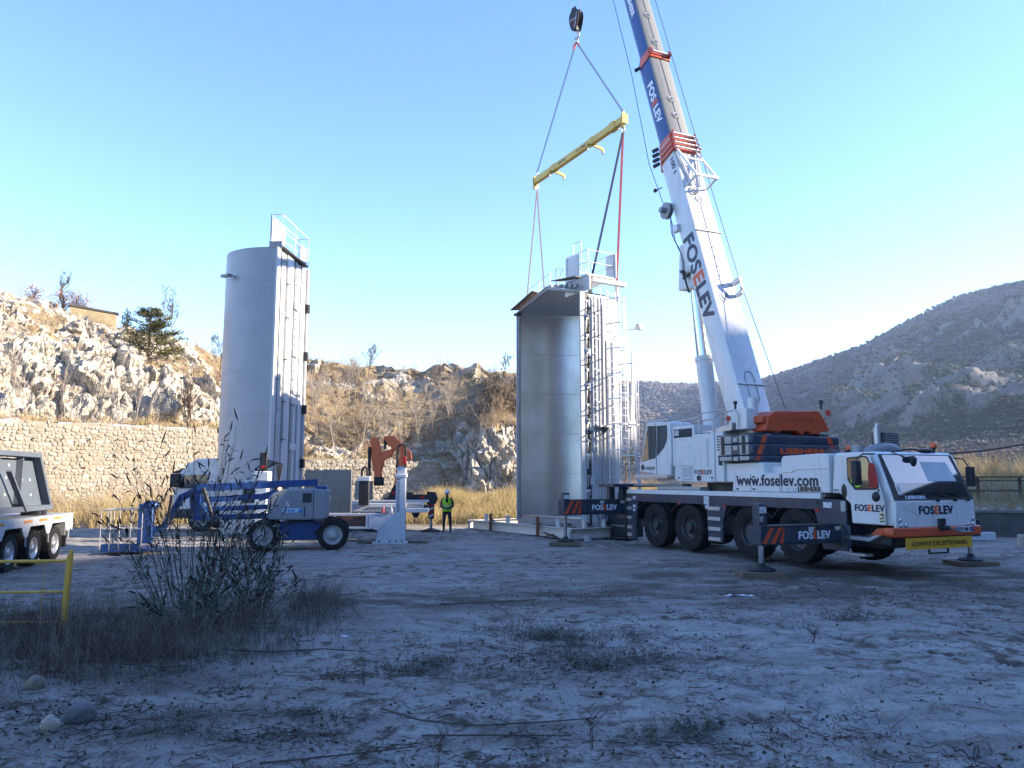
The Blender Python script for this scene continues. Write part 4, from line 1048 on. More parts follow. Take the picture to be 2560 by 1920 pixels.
for k in range(4):
    collar(L1 - 0.62 + k * 0.20, 1.02 - 0.035 * k, 1.06 - 0.03 * k, 0.13)
collar(L2 - 0.30, 0.80, 0.86, 0.34)
# boom lettering on the near side face, reading down the boom
sd = Vector((0, -1, 0))
def boom_text(body, l, t, w, size, mats, ys, cols=FOS):
    return lettering('lettering', body, mats, size, CR, bpt(l, t, ys), -bd, bt, colours=cols, bold=0.04, width=w)
boom_text('FOSELEV', 1.3 + (10.05 - 4.13) / math.cos(BA), -0.66, 3.0, 0.72, [NAVYLET, ORANGELET], -0.493)
boom_text('FOSELEV', 1.3 + (16.25 - 4.13) / math.cos(BA), -0.50, 1.75, 0.42, [mat('white_lettering', (0.8, 0.82, 0.85), 0.4), ORANGELET], -0.413)
boom_text('LIEBHERR', 1.3 + (20.6 - 4.13) / math.cos(BA), -0.42, 1.2, 0.3, [MATS['white_lettering']], -0.353, None)
lettering('lettering', '100 t', NAVYLET, 0.26, CR, bpt(L1 - 0.75, -0.28, -0.493), -bd, bt, bold=0.03, width=0.6)
# inspection bosses and holes on the top face
def boss(l, y, r, m=WHITE, hole=BLACK):
    b = MB(); b.cyl(bpt(l, -0.02, y), bpt(l, 0.012, y), r * 1.6, n=20); o = b.build('boss_plate', m, CR, smooth=30)
    b = MB(); b.cyl(bpt(l, 0.012, y), bpt(l, 0.035, y), r, n=18); b.build('boss_ring', ALU, o, smooth=30)
    b = MB(); b.cyl(bpt(l, 0.03, y), bpt(l, 0.041, y), r * 0.62, n=14); b.build('boss_hole', hole, o)
def ll(z): return 1.3 + (z - 4.13) / math.cos(BA)
boss(ll(7.7), 0.0, 0.16, WHITE, GREYSTEEL); boss(ll(11.2), 0.0, 0.14, WHITE, GREYSTEEL)
for z in (14.6, 15.3, 17.9, 19.2): boss(ll(z), 0.0, 0.10, BOOMGREY, BLACK)
hb = MB()
for k in range(5): hb.cyl(bpt(ll(9.4 - 0.33 * k), 0.0, -0.02), bpt(ll(9.4 - 0.33 * k), 0.006, -0.02), 0.028, n=8)
stuff(hb.build('bolt_holes', BLACK, CR))
for z in (4.87, 10.0):
    pl_ = MB(); pl_.bar(bpt(ll(z), 0.02, -0.52), bpt(ll(z), 0.02, 0.52), 0.05, 0.05, up=bd); pl_.build('boom_strap', ALU, CR)
op = MB()
pts = [bpt(ll(4.2) + 0.0, 0.012, -0.16)]
a_ = [(-0.17, 5.1), (-0.1, 5.25), (0.1, 5.25), (0.17, 5.1), (0.17, 4.45), (0.08, 4.3), (-0.08, 4.3), (-0.17, 4.45)]
op.tube([bpt(ll(z), 0.012, y) for y, z in a_], 0.012, 5, closed=True); op.build('access_plate_rim', GREYSTEEL, CR)
# jib support bracket on the top of the main boom
jb = MB()
for y in (-0.4, 0.4):
    jb.bar(bpt(L1 - 0.55, 0.05, y), bpt(L1 - 2.1, 0.62, y), 0.07, 0.07); jb.bar(bpt(L1 - 2.1, 0.62, y), bpt(L1 - 2.1, 0.02, y), 0.06, 0.06); jb.bar(bpt(L1 - 0.6, 0.05, y), bpt(L1 - 2.05, 0.04, y * 0.4), 0.05, 0.05)
jb.bar(bpt(L1 - 2.1, 0.62, -0.45), bpt(L1 - 2.1, 0.62, 0.45), 0.08, 0.08); jb.bar(bpt(L1 - 1.1, 0.27, -0.42), bpt(L1 - 1.1, 0.27, 0.42), 0.05, 0.05)
jb.build('jib_bracket', WHITE, CR)
jr = MB(); jr.tube([bpt(L1 - 2.25 + 0.14 * math.cos(a), 0.05 + 0.0, -0.1 + 0.14 * math.sin(a)) for a in [k * math.pi / 6 for k in range(12)]], 0.025, 6, closed=True); jr.build('bracket_ring', ALU, CR)
rb = MB(); rb.bar(bpt(ll(8.15), 0.02, 0.4), bpt(ll(8.15), 0.36, 0.42), 0.12, 0.14); rb.bar(bpt(ll(7.75), 0.02, 0.4), bpt(ll(7.75), 0.28, 0.42), 0.1, 0.12); rb.bar(bpt(ll(8.15), 0.34, 0.42), bpt(ll(7.75), 0.28, 0.42), 0.08, 0.05); rb.build('rope_guide', WHITE, CR)
# hydraulic hose reel on the near side, camera, wiring
hz = MB(); hc = bpt(ll(11.35), -0.98, -0.50)
hz.lathe([(0.001, -0.02), (0.26, -0.02), (0.28, 0.0), (0.16, 0.02), (0.15, 0.10), (0.28, 0.12), (0.28, 0.145), (0.10, 0.15), (0.09, 0.34), (0.001, 0.34)], (0, 0, 0), 'y', 24)
hz.v = [(hc.x + x, hc.y - y, hc.z + z) for x, y, z in hz.v]; hz.f = [f[::-1] for f in hz.f]
hz.build('hose_reel', GREYSTEEL, CR, smooth=35)
jx = MB(); c_ = bpt(ll(10.55), -0.80, -0.52); jx.box(c_.x - 0.13, c_.x + 0.13, c_.y - 0.07, c_.y + 0.07, c_.z - 0.13, c_.z + 0.13); jx.build('junction_box', WHITE, CR, bevel=0.02)
lp = MB(); c_ = bpt(ll(12.3), -1.0, -0.5); lp.cyl(c_, c_ + Vector((-0.28, -0.05, 0.0)), 0.02, n=6); lp.ell(c_ + Vector((-0.32, -0.05, 0)), 0.08, 0.07, 0.07); lp.build('boom_camera', BLACK, CR, smooth=50)
cbs = MB()
for o_ in (0.0, 0.05, 0.1):
    cbs.tube([bpt(ll(11.1) - 0.3 * k, -0.96 + 0.05 * math.sin(k * 1.3 + o_ * 20) - o_ * 0.4, -0.50 - 0.05 * math.sin(k * 0.9)) for k in range(9)], 0.012, 5)
cbs.build('boom_cables', BLACK, CR)
ft_ = MB(); c_ = bpt(ll(9.0), -1.08, -0.42); ft_.ell(c_ + Vector((-0.06, 0, 0.1)), 0.07, 0.07, 0.1); ft_.bar(c_ + Vector((-0.1, 0, -0.06)), c_ + Vector((0.35, 0, 0.02)), 0.06, 0.08); ft_.box(c_.x - 0.25, c_.x - 0.1, c_.y - 0.03, c_.y + 0.03, c_.z + 0.15, c_.z + 0.22); ft_.bar(c_ + Vector((-0.1, 0, 0.1)), c_ + Vector((-0.18, 0, 0.18)), 0.04, 0.04); ft_.tube([c_ + Vector((0.0, 0, -0.1)), c_ + Vector((0.1, 0, -0.4)), c_ + Vector((0.2, 0, -0.6))], 0.03, 6); ft_.build('boom_spotlight', BLACK, CR, smooth=50)
# luffing cylinder
cy0, cy1 = Vector((-1.30, 0, 3.2)), Vector((-2.05, 0, 9.1))
dcy = (cy1 - cy0)
mid = cy0 + dcy * ((5.95 - 3.2) / (9.1 - 3.2))
q = MB(); q.cyl(cy0, mid, 0.26, n=28); q.cyl(mid - dcy.normalized() * 0.12, mid + dcy.normalized() * 0.03, 0.285, n=28); q.build('luffing_cylinder', WHITE, CR, smooth=40)
q = MB(); q.cyl(mid, cy1, 0.155, n=24); q.build('luffing_rod', CHROME, CR, smooth=40)
q = MB(); q.cyl(mid + Vector((-0.20, -0.05, -0.1)), cy1 + Vector((-0.12, -0.05, 0)), 0.05, n=10); q.build('feed_pipe', CONCRETE, CR, smooth=40)
q = MB(); q.prism([(-2.5, 8.3), (-1.6, 8.2), (-1.75, 9.8), (-2.35, 9.8)], 'y', -0.3, 0.3); q.build('cylinder_bracket', WHITE, CR, bevel=0.03)
# hoist ropes along the back of the boom and second rope on the near underside
q = MB(); q.tube([(1.48, 0.3, 4.06), bpt(ll(8.1), 0.30, 0.42), bpt(L1 - 1.0, 0.22, 0.42), bpt(L3, 0.25, 0.30)], 0.013, 5); q.build('hoist_rope', BLACK, CR)
q = MB(); q.tube([hc + Vector((-0.1, -0.1, 0.2)), bpt(L1 - 0.3, -1.15, -0.66), bpt(L2 - 0.1, -0.98, -0.56), bpt(L3, -0.9, -0.45)], 0.012, 5); q.build('sensor_rope', BLACK, CR)
# head of the boom with sheaves (above the picture)
q = MB(); tipx = bpt(L3, 0, 0); q.prism([(tipx.x - 1.2, tipx.z - 0.9), (tipx.x + 0.1, tipx.z - 0.4), (tipx.x + 0.3, tipx.z + 0.3), (tipx.x - 0.6, tipx.z + 0.4), (tipx.x - 1.4, tipx.z - 0.2)], 'y', -0.4, 0.4); q.build('boom_head', BOOMBLUE, CR, bevel=0.02)
BOOM_TIP = tipx
# ================================================================ lifting gear hanging from the crane
HK = Vector((2.82, 31.53, 22.12))
hk = thing('hook_block', 'black and red crane hook block above the yellow beam', 'hook block', HK, R(-50))
b = MB()
prof = [(-0.12, 0.55), (0.12, 0.55), (0.16, 0.42), (0.27, 0.30), (0.31, 0.08), (0.26, -0.20), (0.14, -0.50), (-0.14, -0.50), (-0.26, -0.20), (-0.31, 0.08), (-0.27, 0.30), (-0.16, 0.42)]
for y in (-0.16, 0.13): b.prism(prof, 'y', y, y + 0.03)
b.box(-0.10, 0.10, -0.13, 0.13, -0.50, -0.30)
b.build('side_plate', BLACK, hk, bevel=0.01)
b = MB()
for y in (-0.07, 0.03): b.lathe([(0.05, y), (0.26, y), (0.235, y + 0.02), (0.26, y + 0.04), (0.05, y + 0.04)], (0, 0, 0.1), 'y', 22)
b.build('sheave', DARKSTEEL, hk, smooth=40)
b = MB(); b.prism([(-0.26, -0.08), (0.26, -0.08), (0.17, -0.36), (-0.17, -0.36)], 'y', -0.166, -0.162); b.build('red_panel', mat('dull_red', (0.22, 0.03, 0.02), 0.5), hk)
b = MB(); b.prism([(-0.1, -0.08), (0.05, -0.08), (-0.1, -0.36), (-0.17, -0.36), (-0.24, -0.2)], 'y', -0.170, -0.167); b.build('black_stripe', BLACK, hk)
b = MB(); b.box(-0.24, 0.20, -0.167, -0.162, -0.04, 0.04); p_ = b.build('name_plate', STICKER, hk)
lettering('plate_lettering', 'LIEBHERR', NAVYLET, 0.06, p_, (-0.22, -0.168, -0.02), (1, 0, 0), ZU, bold=0.04, width=0.40)
b = MB(); b.tube([(0.22, -0.19, 0.22), (0.18, -0.2, -0.1), (0.08, -0.19, -0.45)], 0.02, 6); b.build('handle', ALU, hk)
b = MB(); b.tube([(0, 0, -0.45), (0.0, 0, -0.55), (0.02, 0, -0.60)], 0.05, 8); b.tube([(0.02 + 0.13 * math.cos(a), 0, -0.74 + 0.14 * math.sin(a)) for a in [math.pi / 2 - k * math.pi * 1.35 / 10 for k in range(11)]], 0.055, 8, r2=0.025)
b.build('hook', ALU, hk, smooth=50)
TIP = CR.matrix_basis @ BOOM_TIP if False else Matrix.Translation((6.78, 22.69, 0)) @ Matrix.Rotation(R(-65.9), 4, 'Z') @ Vector(BOOM_TIP + Vector((-0.9, 0, -0.6)))
for k, dx in enumerate((-0.22, -0.05, 0.06, 0.22)):
    q = MB(); a = Vector((HK.x + dx * 0.80, HK.y - dx * 0.5, HK.z + 0.15)); q.tube([a, (a.x + (TIP.x - HK.x) * 0.9, a.y + (TIP.y - HK.y) * 0.9, TIP.z)], 0.011, 5)
    if k in (0, 3): tag(q.build('wire_rope', GREYSTEEL), ('left' if k == 0 else 'right') + ' steel wire rope rising from the black hook block', 'wire rope', 'wire ropes of the hook block')
RING = HK + Vector((0, 0, -1.0))
BL, BR_ = Vector((1.108, 34.65, 16.0)), Vector((4.38, 28.34, 16.0))
rg = thing('master_link', 'silver lifting ring with orange chain grips below the hook', 'lifting ring', RING)
q = MB(); q.tube([(0.075 * math.cos(a), 0.0, 0.07 + 0.14 * math.sin(a)) for a in [k * math.pi / 7 for k in range(14)]], 0.022, 6, closed=True); q.build('ring', ALU, rg, smooth=60)
for sx in (-1, 1):
    q = MB(); q.tube([(0, 0, -0.05), (sx * 0.06, -sx * 0.05, -0.14), (sx * 0.10, -sx * 0.10, -0.26)], 0.04, 6); q.build('chain_grip', ORANGE, rg, smooth=60)
q = MB(); q.tube([(-0.08, 0.0, -0.12), (-0.15, 0.0, -0.30), (-0.11, 0.0, -0.42)], 0.03, 6); q.build('grip_hook', ORANGE, rg, smooth=60)
CHAIN = mat('chain_steel', (0.10, 0.105, 0.11), 0.4, 0.7, col2=(0.22, 0.22, 0.22), nscale=20, nmix=0.8)
def chain(p, q, label):
    p, q = Vector(p), Vector(q); d = q - p; L_ = d.length; d.normalize()
    a = d.orthogonal().normalized(); c = d.cross(a)
    b = MB(); n = int(L_ / 0.105)
    for i in range(n):
        o = p + d * (L_ * (i + 0.5) / n); s = a if i % 2 else c
        pts = [o + d * (0.068 * math.cos(t)) + s * (0.036 * math.sin(t)) for t in [k * math.pi / 4 for k in range(8)]]
        b.tube(pts, 0.0125, 4, closed=True)
    t = thing('lifting_chain', label, 'chain', p, 0, 'chains from the hook to the yellow beam')
    b.v = [(x - p.x, y - p.y, z - p.z) for x, y, z in b.v]
    stuff(b.build('chain_links', CHAIN, t))
    return t
chain(RING + Vector((-0.08, 0.08, -0.22)), BL + Vector((0.06, -0.12, 0.36)), 'steel chain to the far left end of the yellow beam')
chain(RING + Vector((0.08, -0.08, -0.22)), BR_ + Vector((-0.06, 0.12, 0.36)), 'steel chain to the near right end of the yellow beam')
# spreader beam
bmid = (BL + BR_) / 2; bdir = (BR_ - BL); blen = bdir.length; byaw = math.atan2(bdir.y, bdir.x)
sbm = thing('spreader_beam', 'yellow steel spreader beam hanging from two chains', 'spreader beam', bmid, byaw)
BEAMY = mat('beam_yellow', (0.60, 0.43, 0.07), 0.45, col2=(0.50, 0.36, 0.08), nscale=2, nmix=0.7, streak=((0.35, 0.27, 0.12), 0.3))
hl = blen / 2
MB().box(-hl, hl, -0.10, 0.10, -0.14, 0.14).build('main_tube', BEAMY, sbm, bevel=0.015)
for sx in (-1, 1):
    MB().box(sx * hl - 0.02, sx * hl + 0.02, -0.14, 0.14, -0.19, 0.22).build('end_plate', BEAMY, sbm, bevel=0.01)
    q = MB(); q.prism([(sx * hl - 0.26, 0.14), (sx * hl - 0.02, 0.14), (sx * hl - 0.04, 0.30), (sx * hl - 0.18, 0.30)], 'y', -0.03, 0.03); q.prism([(sx * hl - 0.26, -0.14), (sx * hl - 0.02, -0.14), (sx * hl - 0.06, -0.34), (sx * hl - 0.2, -0.34)], 'y', -0.03, 0.03); q.build('lifting_eye', BEAMY, sbm)
    q = MB(); q.tube([(sx * (hl - 0.13) + 0.06 * math.cos(a), 0, 0.34 + 0.10 * math.sin(a)) for a in [k * math.pi / 6 for k in range(12)]], 0.02, 6, closed=True); q.build('shackle', ALU, sbm, smooth=60)
    q = MB(); q.tube([(sx * (hl - 0.13), 0.075 * math.cos(a), -0.40 + 0.12 * math.sin(a)) for a in [k * math.pi / 6 for k in range(12)]], 0.022, 6, closed=True); q.build('shackle', ALU, sbm, smooth=60)
MB().box(hl - 0.95, hl - 0.55, -0.125, 0.125, -0.17, 0.17).build('sleeve', BEAMY, sbm, bevel=0.01)
for x in (-hl + 1.75, hl - 2.25):
    q = MB(); q.box(x - 0.16, x + 0.16, -0.115, 0.115, -0.16, 0.16); q.build('sleeve', BEAMY, sbm, bevel=0.01)
    q = MB(); q.prism([(-0.12, -0.14), (0.32, -0.14), (0.52, -0.20), (0.56, -0.30), (0.52, -0.42), (0.46, -0.42), (0.44, -0.32), (0.30, -0.28), (-0.12, -0.20)], 'x', x - 0.03, x + 0.03); q.build('side_lug', BEAMY, sbm, bevel=0.008)
    q = MB(); q.prism([(-0.12, -0.14), (-0.30, -0.16), (-0.30, -0.30), (-0.12, -0.22)], 'x', x - 0.03, x + 0.03); q.build('side_lug', BEAMY, sbm, bevel=0.008)
    for y in (-0.25, 0.48):
        q = MB(); q.tube([(x + 0.045 * math.cos(a), y, -0.40 + 0.07 * math.sin(a)) for a in [k * math.pi / 5 for k in range(10)]], 0.018, 6, closed=True); q.build('shackle', ALU, sbm, smooth=60)
lettering('beam_lettering', 'CMU 40T', NAVYLET, 0.14, sbm, (-hl + 2.2, -0.103, -0.05), (1, 0, 0), ZU, bold=0.02, width=0.62)
lettering('beam_lettering', 'Tare 920kg', NAVYLET, 0.12, sbm, (hl - 3.4, -0.103, -0.05), (1, 0, 0), ZU, bold=0.02, width=0.75)
SLB = mat('navy_sling', (0.02, 0.035, 0.085), 0.9, col2=(0.06, 0.07, 0.1), nscale=15, nmix=0.8, bump=0.3)
SLR = mat('red_sling', (0.36, 0.06, 0.06), 0.9, col2=(0.24, 0.04, 0.05), nscale=15, nmix=0.8, bump=0.3)
SLG = mat('grey_sling', (0.16, 0.12, 0.10), 0.9, col2=(0.24, 0.20, 0.17), nscale=15, nmix=0.8, bump=0.3)
def sling(p, q, w, m, label):
    p, q = Vector(p), Vector(q); k = MB(); n = 10
    pts = [p.lerp(q, i / n) + Vector((0, 0, -0.05 * math.sin(math.pi * i / n))) for i in range(n + 1)]
    for i in range(n):
        k.bar(pts[i], pts[i + 1], w, 0.03, up=(0.4, -0.9, 0.1))
    o = k.build('lifting_sling', m)
    return tag(o, label, 'sling', 'slings between the beam and the half silo')
LEp, REp = BL + Vector((0.06, -0.12, -0.45)), BR_ + Vector((-0.06, 0.12, -0.45))
LUG = [Vector((0.62, 33.1, 9.72)), Vector((1.50, 33.7, 9.80)), Vector((3.08, 29.6, 9.75)), Vector((4.22, 30.3, 9.95))]
sling(LEp, LUG[0], 0.05, SLG, 'thin brown sling to the far left corner of the open half silo')
sling(LEp, LUG[1], 0.05, SLG, 'thin brown sling beside the leftmost one, ending at the handrail')
sling(REp, LUG[2], 0.085, SLB, 'slanting dark blue sling from the near end of the yellow beam')
sling(REp, LUG[3], 0.085, SLR, 'upright red sling from the near end of the yellow beam')
# ================================================================ half silos
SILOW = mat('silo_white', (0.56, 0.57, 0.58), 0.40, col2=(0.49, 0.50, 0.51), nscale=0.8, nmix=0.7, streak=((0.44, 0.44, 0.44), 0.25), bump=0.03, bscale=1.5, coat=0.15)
SHELLSHADE = mat('silo_white_shaded', (0.37, 0.38, 0.405), 0.40, col2=(0.31, 0.32, 0.34), nscale=0.8, nmix=0.7, streak=((0.27, 0.27, 0.27), 0.35), bump=0.03, bscale=1.5, coat=0.15)  # silo white, darkened in the colour for the shell that stands in shade
SILOIN = mat('brushed_steel_lining', (0.56, 0.58, 0.61), 0.32, 0.9, col2=(0.44, 0.42, 0.40), nscale=0.7, nmix=0.8, bump=0.06, bscale=3, streak=((0.40, 0.37, 0.34), 0.35))
FLANGE = mat('flange_grey', (0.30, 0.31, 0.325), 0.5, 0.3, col2=(0.22, 0.22, 0.23), nscale=5, nmix=0.7)
BROWN = mat('brown_flap', (0.10, 0.07, 0.045), 0.7, col2=(0.16, 0.11, 0.07), nscale=3, nmix=0.8)
PANELG = mat('panel_beige_grey', (0.46, 0.45, 0.44), 0.55, col2=(0.40, 0.39, 0.38), nscale=3, nmix=0.7)
def cyl_arc(rx, ry, cx, cy, a0, a1, n):
    return [(cx + rx * math.cos(a0 + (a1 - a0) * i / n), cy + ry * math.sin(a0 + (a1 - a0) * i / n)) for i in range(n + 1)]
def shell_part(name, plan, z0, z1, m, parent, th=0.05, smooth=30):
    """wall of a plan polyline, given thickness outwards to the left of its direction"""
    n = len(plan); out = []
    for i in range(n):
        a = Vector(plan[max(i - 1, 0)]); b = Vector(plan[min(i + 1, n - 1)]); d = (b - a).normalized(); out.append((plan[i][0] - d.y * th, plan[i][1] + d.x * th))
    b = MB()
    v = [(x, y, z0) for x, y in plan] + [(x, y, z1) for x, y in plan] + [(x, y, z0) for x, y in out] + [(x, y, z1) for x, y in out]
    f = []
    for i in range(n - 1):
        f += [(i, i + 1, n + i + 1, n + i), (2 * n + i + 1, 2 * n + i, 3 * n + i, 3 * n + i + 1), (n + i, n + i + 1, 3 * n + i + 1, 3 * n + i), (i + 1, i, 2 * n + i, 2 * n + i + 1)]
    f += [(0, n, 3 * n, 2 * n), (n - 1, 2 * n + n - 1, 4 * n - 1, 2 * n - 1)]
    b.add(v, f)
    return b.build(name, m, parent, smooth=smooth)
def rail(pts, h, parent, m=WHITE, mid=True, name='guard_rail'):
    b = MB()
    for p in pts: b.cyl(p, (p[0], p[1], p[2] + h), 0.018, n=6)
    for i in range(len(pts) - 1):
        for hh in ((h, h * 0.5) if mid else (h,)):
            b.cyl((pts[i][0], pts[i][1], pts[i][2] + hh), (pts[i + 1][0], pts[i + 1][1], pts[i + 1][2] + hh), 0.017, n=6)
    return b.build(name, m, parent)
def ladder(parent, base, along, out, z0, z1, w=0.42, cage=None, m=WHITE):
    """upright ladder: base point (x,y), width direction 'along', 'out' away from the wall"""
    al, ou = Vector((*along, 0)), Vector((*out, 0)); c = Vector((*base, 0))
    b = MB()
    for s in (-w / 2, w / 2):
        b.bar(c + al * s + Vector((0, 0, z0)), c + al * s + Vector((0, 0, z1)), 0.05, 0.025, up=tuple(ou))
    ld = b.build('ladder', m, parent)
    z = z0 + 0.15
    while z < z1 - 0.05:
        q = MB(); q.cyl(c - al * w / 2 + Vector((0, 0, z)), c + al * w / 2 + Vector((0, 0, z)), 0.014, n=6); q.build('rung', m, ld); z += 0.29
    if cage:
        k = MB(); zz = cage[0]; rings = []
        while zz <= cage[1]:
            rings.append([c + al * (0.36 * math.cos(t)) + ou * (0.08 + 0.62 * math.sin(t)) + Vector((0, 0, zz)) for t in [math.pi * i / 8 for i in range(9)]]); zz += cage[2]
        for r in rings: 
            for i in range(8): k.bar(r[i], r[i + 1], 0.012, 0.05)
        for i in (1, 3, 4, 5, 7): k.tube([r[i] for r in rings], 0.012, 4)
        k.build('ladder_cage', m, ld)
    return ld
# ---- half silo with its open side towards the camera's left (local x to the near corner, y into the shell)
W2 = 4.27
S2 = thing('half_silo', 'open half silo with brushed steel inside, hung from slings on a white frame', 'silo', (2.6, 28.6, 0), R(-58), 'two halves of the silo')
z0, z1 = 0.62, 9.17
plan = [(-0.03, 0.0), (-0.03, 0.5), (-0.03, 0.9)] + cyl_arc(W2 / 2 - 0.03, 2.0, -W2 / 2, 0.9, 0, math.pi, 28)[1:] + [(-W2 + 0.03, 0.5), (-W2 + 0.03, 0.0)]
# lining: courses of sheet with seams, and the outer shell
zs = [z0, 2.35, 4.05, 5.75, 7.45, z1]
for a, b_ in zip(zs[:-1], zs[1:]):
    shell_part('lining_course', plan, a + 0.006, b_ - 0.006, SILOIN, S2, 0.02)
out = [(x * 1.0, y) for x, y in plan]
def grow(pl, d):
    n = len(pl); r = []
    for i in range(n):
        a = Vector(pl[max(i - 1, 0)]); b = Vector(pl[min(i + 1, n - 1)]); t = (b - a).normalized(); r.append((pl[i][0] + t.y * d, pl[i][1] - t.x * d))
    return r
outer = grow(plan, 0.03)
for a, b_ in zip(zs[:-1], zs[1:]):
    shell_part('shell_course', outer, a, b_, SILOW, S2, 0.012)
# seams inside
for z in zs[1:-1]:
    b = MB()
    ins = grow(plan, -0.024)
    b.tube([(x, y, z) for x, y in ins[1:-1]], 0.012, 4); b.build('weld_seam', FLANGE, S2)
b = MB(); ins = grow(plan, -0.024); b.tube([(*ins[14], z0), (*ins[14], z1)], 0.010, 4); b.build('weld_seam', FLANGE, S2)
# roof: cone sliced at the open side
apex = (-W2 / 2, 0.0, 9.72)
rim = [(x, y, z1) for x, y in plan]
b = MB(); n = len(rim)
b.add([apex] + rim, [(0, i + 2, i + 1) for i in range(n - 1)]); 
b.add([(apex[0], apex[1], apex[2] + 0.06)] + [(x, y, z + 0.06) for x, y, z in rim], [(0, i + 1, i + 2) for i in range(n - 1)])
b.build('roof_cone', SILOW, S2)
ri = MB(); ri.tube([(-0.25, 0.1, 9.17), (-1.4, 0.9, 9.38), (-2.9, 1.2, 9.3)], 0.02, 5); ri.build('roof_seam', FLANGE, S2)
b = MB(); b.prism([(x, y) for x, y in plan], 'z', z0 - 0.10, z0); b.build('floor_plate', FLANGE, S2)
b = MB(); b.prism([(-W2 + 0.12, 0.0), (-0.12, 0.0), (-0.35, 0.45), (-W2 + 0.35, 0.45)], 'z', z0, z0 + 0.07); b.build('floor_lip', SILOIN, S2, bevel=0.02)
# flanges round the opening, double angle
def frame_poly(d):
    return [(-W2 - d, z0 - 0.15), (-W2 - d, z1 + 0.02), (-W2 / 2, 9.74 + d), (d, z1 + 0.02), (d, z0 - 0.15)]
b = MB()
P1, P2 = frame_poly(0.10), frame_poly(-0.02)
for i in range(4):
    q = [(P1[i][0], P1[i][1]), (P1[i + 1][0], P1[i + 1][1]), (P2[i + 1][0], P2[i + 1][1]), (P2[i][0], P2[i][1])]
    b.prism(q, 'y', -0.05, -0.005)
b.build('opening_flange', FLANGE, S2)
b = MB()
P1, P2 = frame_poly(0.13), frame_poly(0.10)
for i in range(4):
    q = [(P1[i][0], P1[i][1]), (P1[i + 1][0], P1[i + 1][1]), (P2[i + 1][0], P2[i + 1][1]), (P2[i][0], P2[i][1])]
    b.prism(q, 'y', -0.10, 0.10)
b.build('opening_flange', SILOW, S2)
b = MB(); b.box(-W2 - 0.1, 0.1, -0.06, 0.02, z0 - 0.28, z0 - 0.10); b.build('bottom_beam', FLANGE, S2, bevel=0.01)
k = MB()
for i in range(36):
    z = z0 + 0.1 + i * 0.24
    k.box(-W2 - 0.10, -W2 - 0.04, -0.058, -0.05, z, z + 0.03)
stuff(k.build('flange_bolts', DARKSTEEL, S2))
# near corner: dark clamp recess, clamps, bolt strip (local x>0 faces the sun)
b = MB(); b.box(0.0, 0.06, 0.11, 0.38, z0 - 0.1, z1); b.build('clamp_recess', DARKSTEEL, S2)
for i in range(13):
    z = z0 + 0.25 + i * 0.66
    q = MB(); q.box(0.06, 0.16, 0.13, 0.24, z, z + 0.09); q.cyl((0.11, 0.18, z - 0.35), (0.11, 0.18, z), 0.028, n=8)
    if i % 2: q.ell((0.14, 0.17, z + 0.14), 0.07, 0.09, 0.09)
    q.build('clamp', ALU if i % 3 else WHITE, S2, bevel=0.008)
k = MB()
for i in range(60):
    z = z0 + 0.1 + i * 0.142
    k.cyl((0.06, 0.33, z), (0.085, 0.33, z), 0.018, n=6)
stuff(k.build('bolt_row', ALU, S2))
for z in (1.9, 3.9, 5.4, 6.7, 8.6):
    q = MB(); q.box(0.02, 0.13, 0.30, 0.50, z, z + 0.32); q.build('hinge_plate', SILOW, S2, bevel=0.008)
b = MB(); b.box(0.0, 0.05, 0.40, 0.86, z0 - 0.35, z1 - 0.03); b.build('corner_panel', SILOW, S2)
for z in (2.1, 3.0, 4.0, 5.0, 6.2, 7.4, 8.4):
    q = MB(); q.tube([(0.05, 0.62, z), (0.20, 0.62, z), (0.20, 0.84, z), (0.05, 0.84, z)], 0.016, 5); q.build('pipe_clip', ALU, S2)
b = MB(); b.cyl((0.17, 0.72, z0 - 0.2), (0.17, 0.72, 9.0), 0.05, n=12); b.build('vertical_pipe', mat('pipe_grey', (0.34, 0.35, 0.37), 0.45, 0.4), S2, smooth=40)
ladder(S2, (0.16, 0.52), (0, 1), (1, 0), 3.2, 9.1, 0.16)
q = MB(); q.box(0.05, 0.42, 0.45, 1.0, 4.05, 4.12); q.prism([(0.05, 3.8), (0.05, 4.05), (0.40, 4.05)], 'y', 0.98, 1.0); q.build('bracket_shelf', GREYSTEEL, S2)
lA = ladder(S2, (0.35, 1.22), (0, 1), (1, 0), 1.2, 9.3, 0.40, cage=(3.2, 8.9, 0.95))
lB = ladder(S2, (0.35, 1.78), (0, 1), (1, 0), 0.9, 7.6, 0.38, cage=(3.0, 7.3, 1.15))
b = MB(); b.box(0.0, 0.04, 0.90, 1.0, z0, z1); b.box(-0.02, 0.02, 1.42, 1.58, z0 + 0.2, z1 - 0.6); b.build('wall_stiffener', SILOW, S2)
b = MB(); b.box(-0.30, 0.05, 0.98, 1.40, z0 + 0.2, 8.8); b.build('duct', PANELG, S2, bevel=0.01)
# strut and walkway brackets beyond the second ladder
b = MB(); b.bar((0.35, 2.28, 7.0), (0.35, 2.12, 3.6), 0.09, 0.16, up=(0, 1, 0)); b.bar((0.35, 2.20, 4.4), (0.35, 2.52, 1.1), 0.09, 0.12, up=(0, 1, 0)); b.bar((0.35, 1.95, 5.9), (0.35, 2.3, 5.9), 0.06, 0.06); b.bar((0.35, 1.95, 4.2), (0.35, 2.3, 4.2), 0.08, 0.22); b.bar((0.35, 1.95, 2.6), (0.35, 2.4, 2.6), 0.06, 0.06); b.cyl((0.35, 2.36, 3.3), (0.35, 2.40, 6.9), 0.016, n=6)
b.build('support_strut', SILOW, S2)
